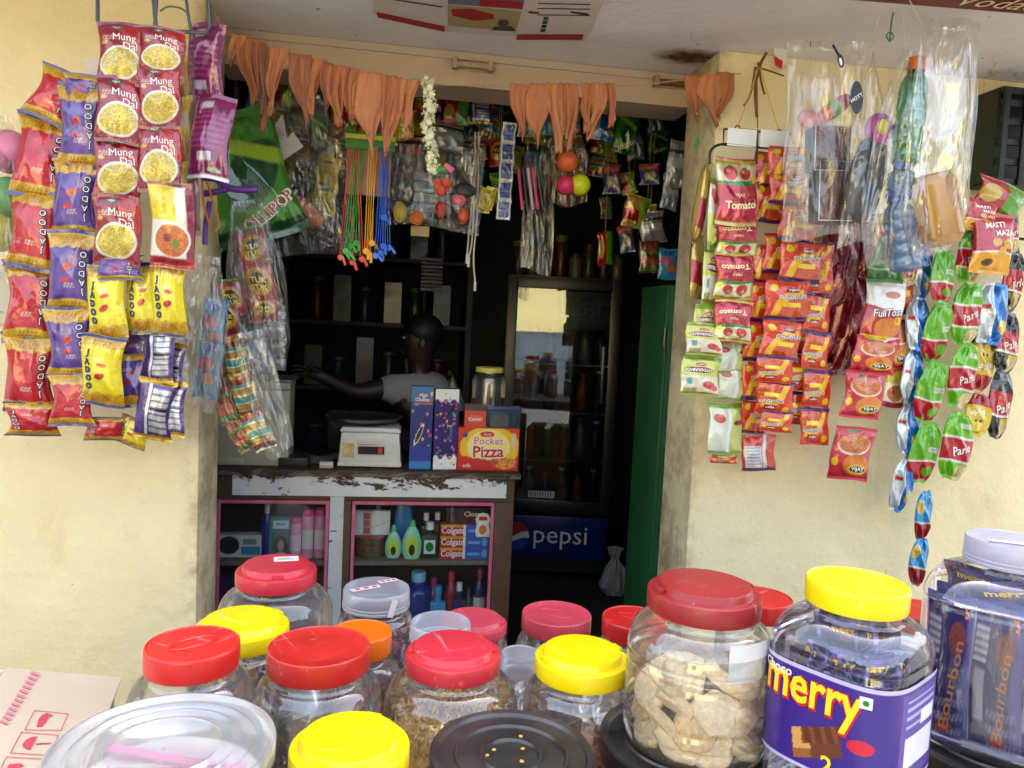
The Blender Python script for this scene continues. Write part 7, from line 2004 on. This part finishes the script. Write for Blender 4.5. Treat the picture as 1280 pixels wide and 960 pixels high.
hd = MB().box((.06, .018, dz1 - .26), (Wf - .06, .026, dz1 - .07)).build('header_panel', pm('cooler_header', (18, 26, 54), .3), dr, False)
m = MB(); text_on(m, 'pepsi', lambda a, b: (a, .0166, b), (Wf * .62, dz1 - .17), .12, 0, 0); m.build('lettering', GREY, hd, False, fix=False)
st_ = MB().box((.16, .0086, dz0 + .085), (.3, .0096, dz0 + .12)).build('barcode_sticker', pm('sticker_white', (206, 206, 204), .5), dr, False)
for k in range(9): MB().box((.168 + k * .0135, .0076, dz0 + .09), (.168 + k * .0135 + .005, .0084, dz0 + .115)).build('bar', BLACK, st_, False)
for z in (.62, .88, 1.14): MB().box((.031, .05, z), (Wf - .031, .5, z + .008)).build('shelf', pm('cooler_shelf', (110, 114, 116), .4, .5), fr_, False)
for r, z in enumerate((.34, .63, .89, 1.15)):
    for k in range(6):
        col = ((90, 30, 24), (40, 60, 50), (150, 80, 30), (60, 60, 66), (30, 40, 90), (110, 110, 112))[(k * 5 + r * 3) % 6]
        b = thing('drink_bottle', ('dark red', 'dark green', 'amber', 'grey', 'dark blue', 'silver')[(k * 5 + r * 3) % 6] + ' drink bottle on the ' + ('bottom', 'second', 'third', 'top')[r] + ' cooler shelf', 'bottle', fpos(F0 + .075 + k * .09, FY + .16 + .04 * (k % 2), FLOOR + z), None, 'drinks inside the cooler')
        hh = .2 + .02 * ((k + r) % 2)
        MB().lathe([(.002, 0), (.03, 0), (.032, .006), (.032, hh * .6), (.026, hh * .74), (.012, hh * .86), (.012, hh * .95)], 18).build('bottle_body', pm('drink_%d_%d_%d' % col, col, .2), b)
        MB().lathe([(.015, 0), (.015, hh * .06), (.002, hh * .06)], 14, (0, 0, hh * .94)).build('cap', WHITE if k % 2 else RED, b)
# goods on top of the cooler
rs = random.Random(9)
for k in range(8):
    x = F0 + .05 + k * .078; hh = rs.uniform(.14, .26)
    col = ((60, 54, 50), (90, 70, 50), (50, 60, 80), (90, 40, 36), (110, 104, 96), (56, 70, 50), (70, 50, 60), (100, 90, 60))[k]
    t = thing('storage_jar', ('slate', 'brown', 'steel blue', 'rust red', 'pale grey', 'moss', 'plum', 'ochre')[k] + ' jar standing on top of the cooler', 'jar', fpos(x, FY + .2 + .05 * (k % 2), FZ1 + .0005), None, 'jars on the cooler')
    MB().lathe([(.002, 0), (.032, 0), (.035, .005), (.035, hh * .75), (.028, hh * .84)], 22).build('jar_body', pm('store_%d_%d_%d' % col, col, .3), t)
    MB().lathe([(.031, 0), (.031, hh * .14), (.002, hh * .15)], 20, (0, 0, hh * .84)).build('lid', pm('store_lid_%d' % (k % 3), ((150, 140, 40), (60, 60, 64), (120, 40, 40))[k % 3], .4), t)
# white plastic bag on the floor by the cooler
q = atz(768, 728, FLOOR + .06)
rr_ = random.Random(4)
def crump(t_, k_): return 1 + .12 * sin(5 * t_ + k_) + .1 * sin(9 * t_ - 1.7 * k_) + rr_.uniform(-.05, .05)
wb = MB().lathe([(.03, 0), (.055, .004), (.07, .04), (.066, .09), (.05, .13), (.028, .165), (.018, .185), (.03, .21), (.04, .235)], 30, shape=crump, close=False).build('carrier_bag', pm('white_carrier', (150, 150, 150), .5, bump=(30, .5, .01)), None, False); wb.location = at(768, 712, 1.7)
tag(wb, 'crumpled white carrier bag standing on the floor by the cooler', 'bag')
wb.location.z = FLOOR + .001

# back shelves with goods in the dark
rk = thing('shelf_rack', 'dark shelf rack along the back wall of the shop', 'shelf', (-.55, 2.1, FLOOR))
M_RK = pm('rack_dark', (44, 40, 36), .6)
for x in (-.95, 0, .95): MB().box((x - .015, 0, 0), (x + .015, .35, 2.2)).build('upright', M_RK, rk, False)
LV = (.62, .98, 1.32, 1.66, 1.98)
for z in LV:
    for a, b in ((-.934, -.016), (.016, .934)): MB().box((a, .0, z - .02), (b, .35, z)).build('shelf', M_RK, rk, False)
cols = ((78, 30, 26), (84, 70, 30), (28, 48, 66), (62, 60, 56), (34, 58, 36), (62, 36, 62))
cn = ('red', 'mustard', 'blue', 'grey', 'green', 'purple')
for r, z in enumerate(LV):
    for k in range(14):
        x = -.55 - .87 + k * .128 + rs.uniform(-.012, .012)
        if abs(x + .55) < .05: continue
        c_ = (k * 7 + r * 5) % 6; hh = rs.uniform(.14, .27)
        lab = cn[c_] + (' box' if (k + r) % 2 else ' canister') + ' on the ' + ('lowest', 'second', 'third', 'fourth', 'top')[r] + ' dark back shelf'
        if (k + r) % 2:
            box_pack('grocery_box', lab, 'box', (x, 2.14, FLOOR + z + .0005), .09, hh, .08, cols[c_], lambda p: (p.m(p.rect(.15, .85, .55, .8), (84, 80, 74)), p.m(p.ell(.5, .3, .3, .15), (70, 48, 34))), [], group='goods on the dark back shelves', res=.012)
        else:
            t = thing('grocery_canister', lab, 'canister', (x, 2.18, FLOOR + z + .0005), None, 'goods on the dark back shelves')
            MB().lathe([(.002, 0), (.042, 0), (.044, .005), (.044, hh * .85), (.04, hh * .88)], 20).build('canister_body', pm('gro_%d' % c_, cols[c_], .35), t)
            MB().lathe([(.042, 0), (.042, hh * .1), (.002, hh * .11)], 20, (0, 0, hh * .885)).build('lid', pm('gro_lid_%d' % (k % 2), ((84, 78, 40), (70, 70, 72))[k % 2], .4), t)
# small rack of thread reels / tape boxes on the wall behind
dk = thing('wall_rack', 'small wire rack of flat packs on the inner wall', 'rack', at(540, 343, 1.75)); s = mpp(1.75)
for k in range(9): MB().box((-13 * s, 0, (-20 + k * 4.6) * s), (13 * s, .03, (-16.6 + k * 4.6) * s), .001).build('flat_pack', pm('flat_pack_%d' % (k % 2), ((120, 100, 104), (70, 60, 70))[k % 2], .4), dk)
MB().tube([Vector((-8 * s, .01, 24 * s)), Vector((-8 * s, .01, -44 * s))], .006, 8).build('rod', M_GREYW, dk)

# ---------------------------------------------------------------- the shopkeeper
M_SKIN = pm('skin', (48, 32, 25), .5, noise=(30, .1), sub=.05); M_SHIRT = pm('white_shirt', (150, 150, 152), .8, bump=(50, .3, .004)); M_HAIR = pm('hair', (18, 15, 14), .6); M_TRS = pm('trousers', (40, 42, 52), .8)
YM = 1.4
def W(px, py, dy=0): return at(px, py, YM + dy)
pn_ = thing('person', 'shopkeeper in a shirt reaching sideways behind the counter', 'person', (W(535, 600).x, YM, FLOOR))
pb_ = Vector(pn_.location)
def skin(name, joints, edges, mat, root=0, levels=2):
    me = bpy.data.meshes.new(name)
    me.from_pydata([tuple(Vector(j[0]) - pb_) for j in joints], edges, [])
    o = put(name, me, pn_)
    md = o.modifiers.new('skin', 'SKIN'); md.use_smooth_shade = True
    for k, j in enumerate(joints):
        v = me.skin_vertices[0].data[k]; r = j[1]; v.radius = r if hasattr(r, '__len__') else (r, r); v.use_root = (k == root)
    sd = o.modifiers.new('sub', 'SUBSURF'); sd.levels = sd.render_levels = levels
    me.materials.append(mat)
    return o
hip = Vector((W(536, 600).x, YM + .05, FLOOR + .86))
chest = W(524, 520, .02); neck = W(524, 468, .02); hc_ = W(524, 428, 0)
shl, shr = W(492, 482, -.02), W(560, 484, .06)
el = W(446, 492, -.06); wrs = W(402, 470, -.12); hnd = W(386, 463, -.12)
elr = W(578, 560, .0); wrr = W(552, 588, -.12)
kn1, kn2 = Vector((hip.x - .1, YM + .02, FLOOR + .46)), Vector((hip.x + .1, YM + .04, FLOOR + .46))
an1, an2 = Vector((hip.x - .1, YM + .05, FLOOR + .08)), Vector((hip.x + .12, YM + .07, FLOOR + .08))
body = skin('body', [(hip, (.13, .1)), (chest, (.14, .1)), (neck - Vector((0, 0, .03)), .06), (neck + Vector((0, 0, .03)), .048), (hc_ - Vector((0, 0, .03)), (.06, .07)), (hc_ + Vector((0, 0, .02)), (.072, .088)), (hc_ + Vector((0, 0, .08)), (.05, .06)),
    (shl, .058), (el, .04), (wrs, .026), (hnd, (.02, .036)), (shr, .058), (elr, .042), (wrr, .027), (wrr + Vector((-.05, -.06, 0)), (.034, .018)),
    (hip - Vector((.09, 0, .06)), .085), (kn1, .058), (an1, .036), (an1 + Vector((0, -.14, -.045)), .032), (hip + Vector((.09, 0, -.06)), .085), (kn2, .058), (an2, .036), (an2 + Vector((0, -.14, -.045)), .032)],
    [(0, 1), (1, 2), (2, 3), (3, 4), (4, 5), (5, 6), (1, 7), (7, 8), (8, 9), (9, 10), (1, 11), (11, 12), (12, 13), (13, 14), (0, 15), (15, 16), (16, 17), (17, 18), (0, 19), (19, 20), (20, 21), (21, 22)], M_SKIN)
for k in range(5):
    if k < 4:
        a = hnd + Vector((-.012, -.012 + .012 * k, .012 - .012 * k)); d = Vector((-1, .06 * (k - 1.5), .25 - .16 * k)).normalized(); ln = (.062, .07, .066, .052)[k]
    else:
        a = wrs + Vector((-.015, -.02, .018)); d = Vector((-.7, -.4, .6)).normalized(); ln = .055
    skin('finger', [(a - d * .01, .0095), (a + d * ln * .5, .0088), (a + d * ln * .95 + Vector((0, 0, -.012)), .0075)], [(0, 1), (1, 2)], M_SKIN, 0, 1)
for sx, w0 in ((0, wrr + Vector((-.06, -.075, 0))),):
    for k in range(4):
        a = w0 + Vector((.012 * (k - 1.5), 0, 0)); skin('finger', [(a, .0095), (a + Vector((-.012, -.03, -.004)), .0088), (a + Vector((-.018, -.055, -.018)), .0075)], [(0, 1), (1, 2)], M_SKIN, 0, 1)
    a = wrr + Vector((-.05, -.04, .01)); skin('finger', [(a, .0095), (a + Vector((-.035, -.015, .0)), .0088), (a + Vector((-.05, -.035, -.008)), .0075)], [(0, 1), (1, 2)], M_SKIN, 0, 1)
hl = hc_ - pb_
MB().sphere((hl.x + .018, hl.y + .01, hl.z + .052), (.088, .082, .078), 24, 16).build('hair', M_HAIR, pn_)
# face turned towards the reaching arm
nose = MB(); nose.add([(hl.x - .074, hl.y - .012, hl.z + .022), (hl.x - .1, hl.y - .014, hl.z - .012), (hl.x - .072, hl.y - .032, hl.z - .016), (hl.x - .072, hl.y + .008, hl.z - .016)], [(0, 1, 2), (0, 3, 1), (1, 3, 2)]); nose.build('nose', M_SKIN, pn_, True)
for y in (-.045, .02):
    MB().sphere((hl.x - .068, hl.y + y, hl.z + .02), (.01, .014, .008), 10, 7).build('eye', pm('eye_white', (120, 110, 104), .4), pn_)
    MB().sphere((hl.x - .076, hl.y + y, hl.z + .02), (.004, .006, .006), 8, 6).build('pupil', BLACK, pn_)
    MB().tube([(hl.x - .07, hl.y + y - .016, hl.z + .038), (hl.x - .077, hl.y + y, hl.z + .042), (hl.x - .07, hl.y + y + .016, hl.z + .038)], .0035, 6).build('eyebrow', M_HAIR, pn_)
MB().tube([(hl.x - .068, hl.y - .034, hl.z - .042), (hl.x - .08, hl.y - .012, hl.z - .04), (hl.x - .07, hl.y + .01, hl.z - .042)], .005, 8).build('mouth', pm('lips', (110, 60, 54), .5), pn_)
MB().sphere((hl.x + .012, hl.y - .083, hl.z - .004), (.018, .009, .028), 12, 8).build('ear', M_SKIN, pn_)
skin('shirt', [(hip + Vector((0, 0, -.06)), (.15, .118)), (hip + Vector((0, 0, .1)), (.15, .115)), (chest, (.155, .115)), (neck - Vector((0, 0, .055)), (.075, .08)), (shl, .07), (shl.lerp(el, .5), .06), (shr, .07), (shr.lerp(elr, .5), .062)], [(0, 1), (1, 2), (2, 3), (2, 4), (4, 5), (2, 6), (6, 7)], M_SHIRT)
skin('trousers', [(hip + Vector((0, 0, -.02)), (.14, .11)), (hip - Vector((.09, 0, .08)), .097), (kn1, .07), (an1 + Vector((0, 0, .02)), .055), (hip + Vector((.09, 0, -.08)), .097), (kn2, .07), (an2 + Vector((0, 0, .02)), .055)], [(0, 1), (1, 2), (2, 3), (0, 4), (4, 5), (5, 6)], M_TRS)
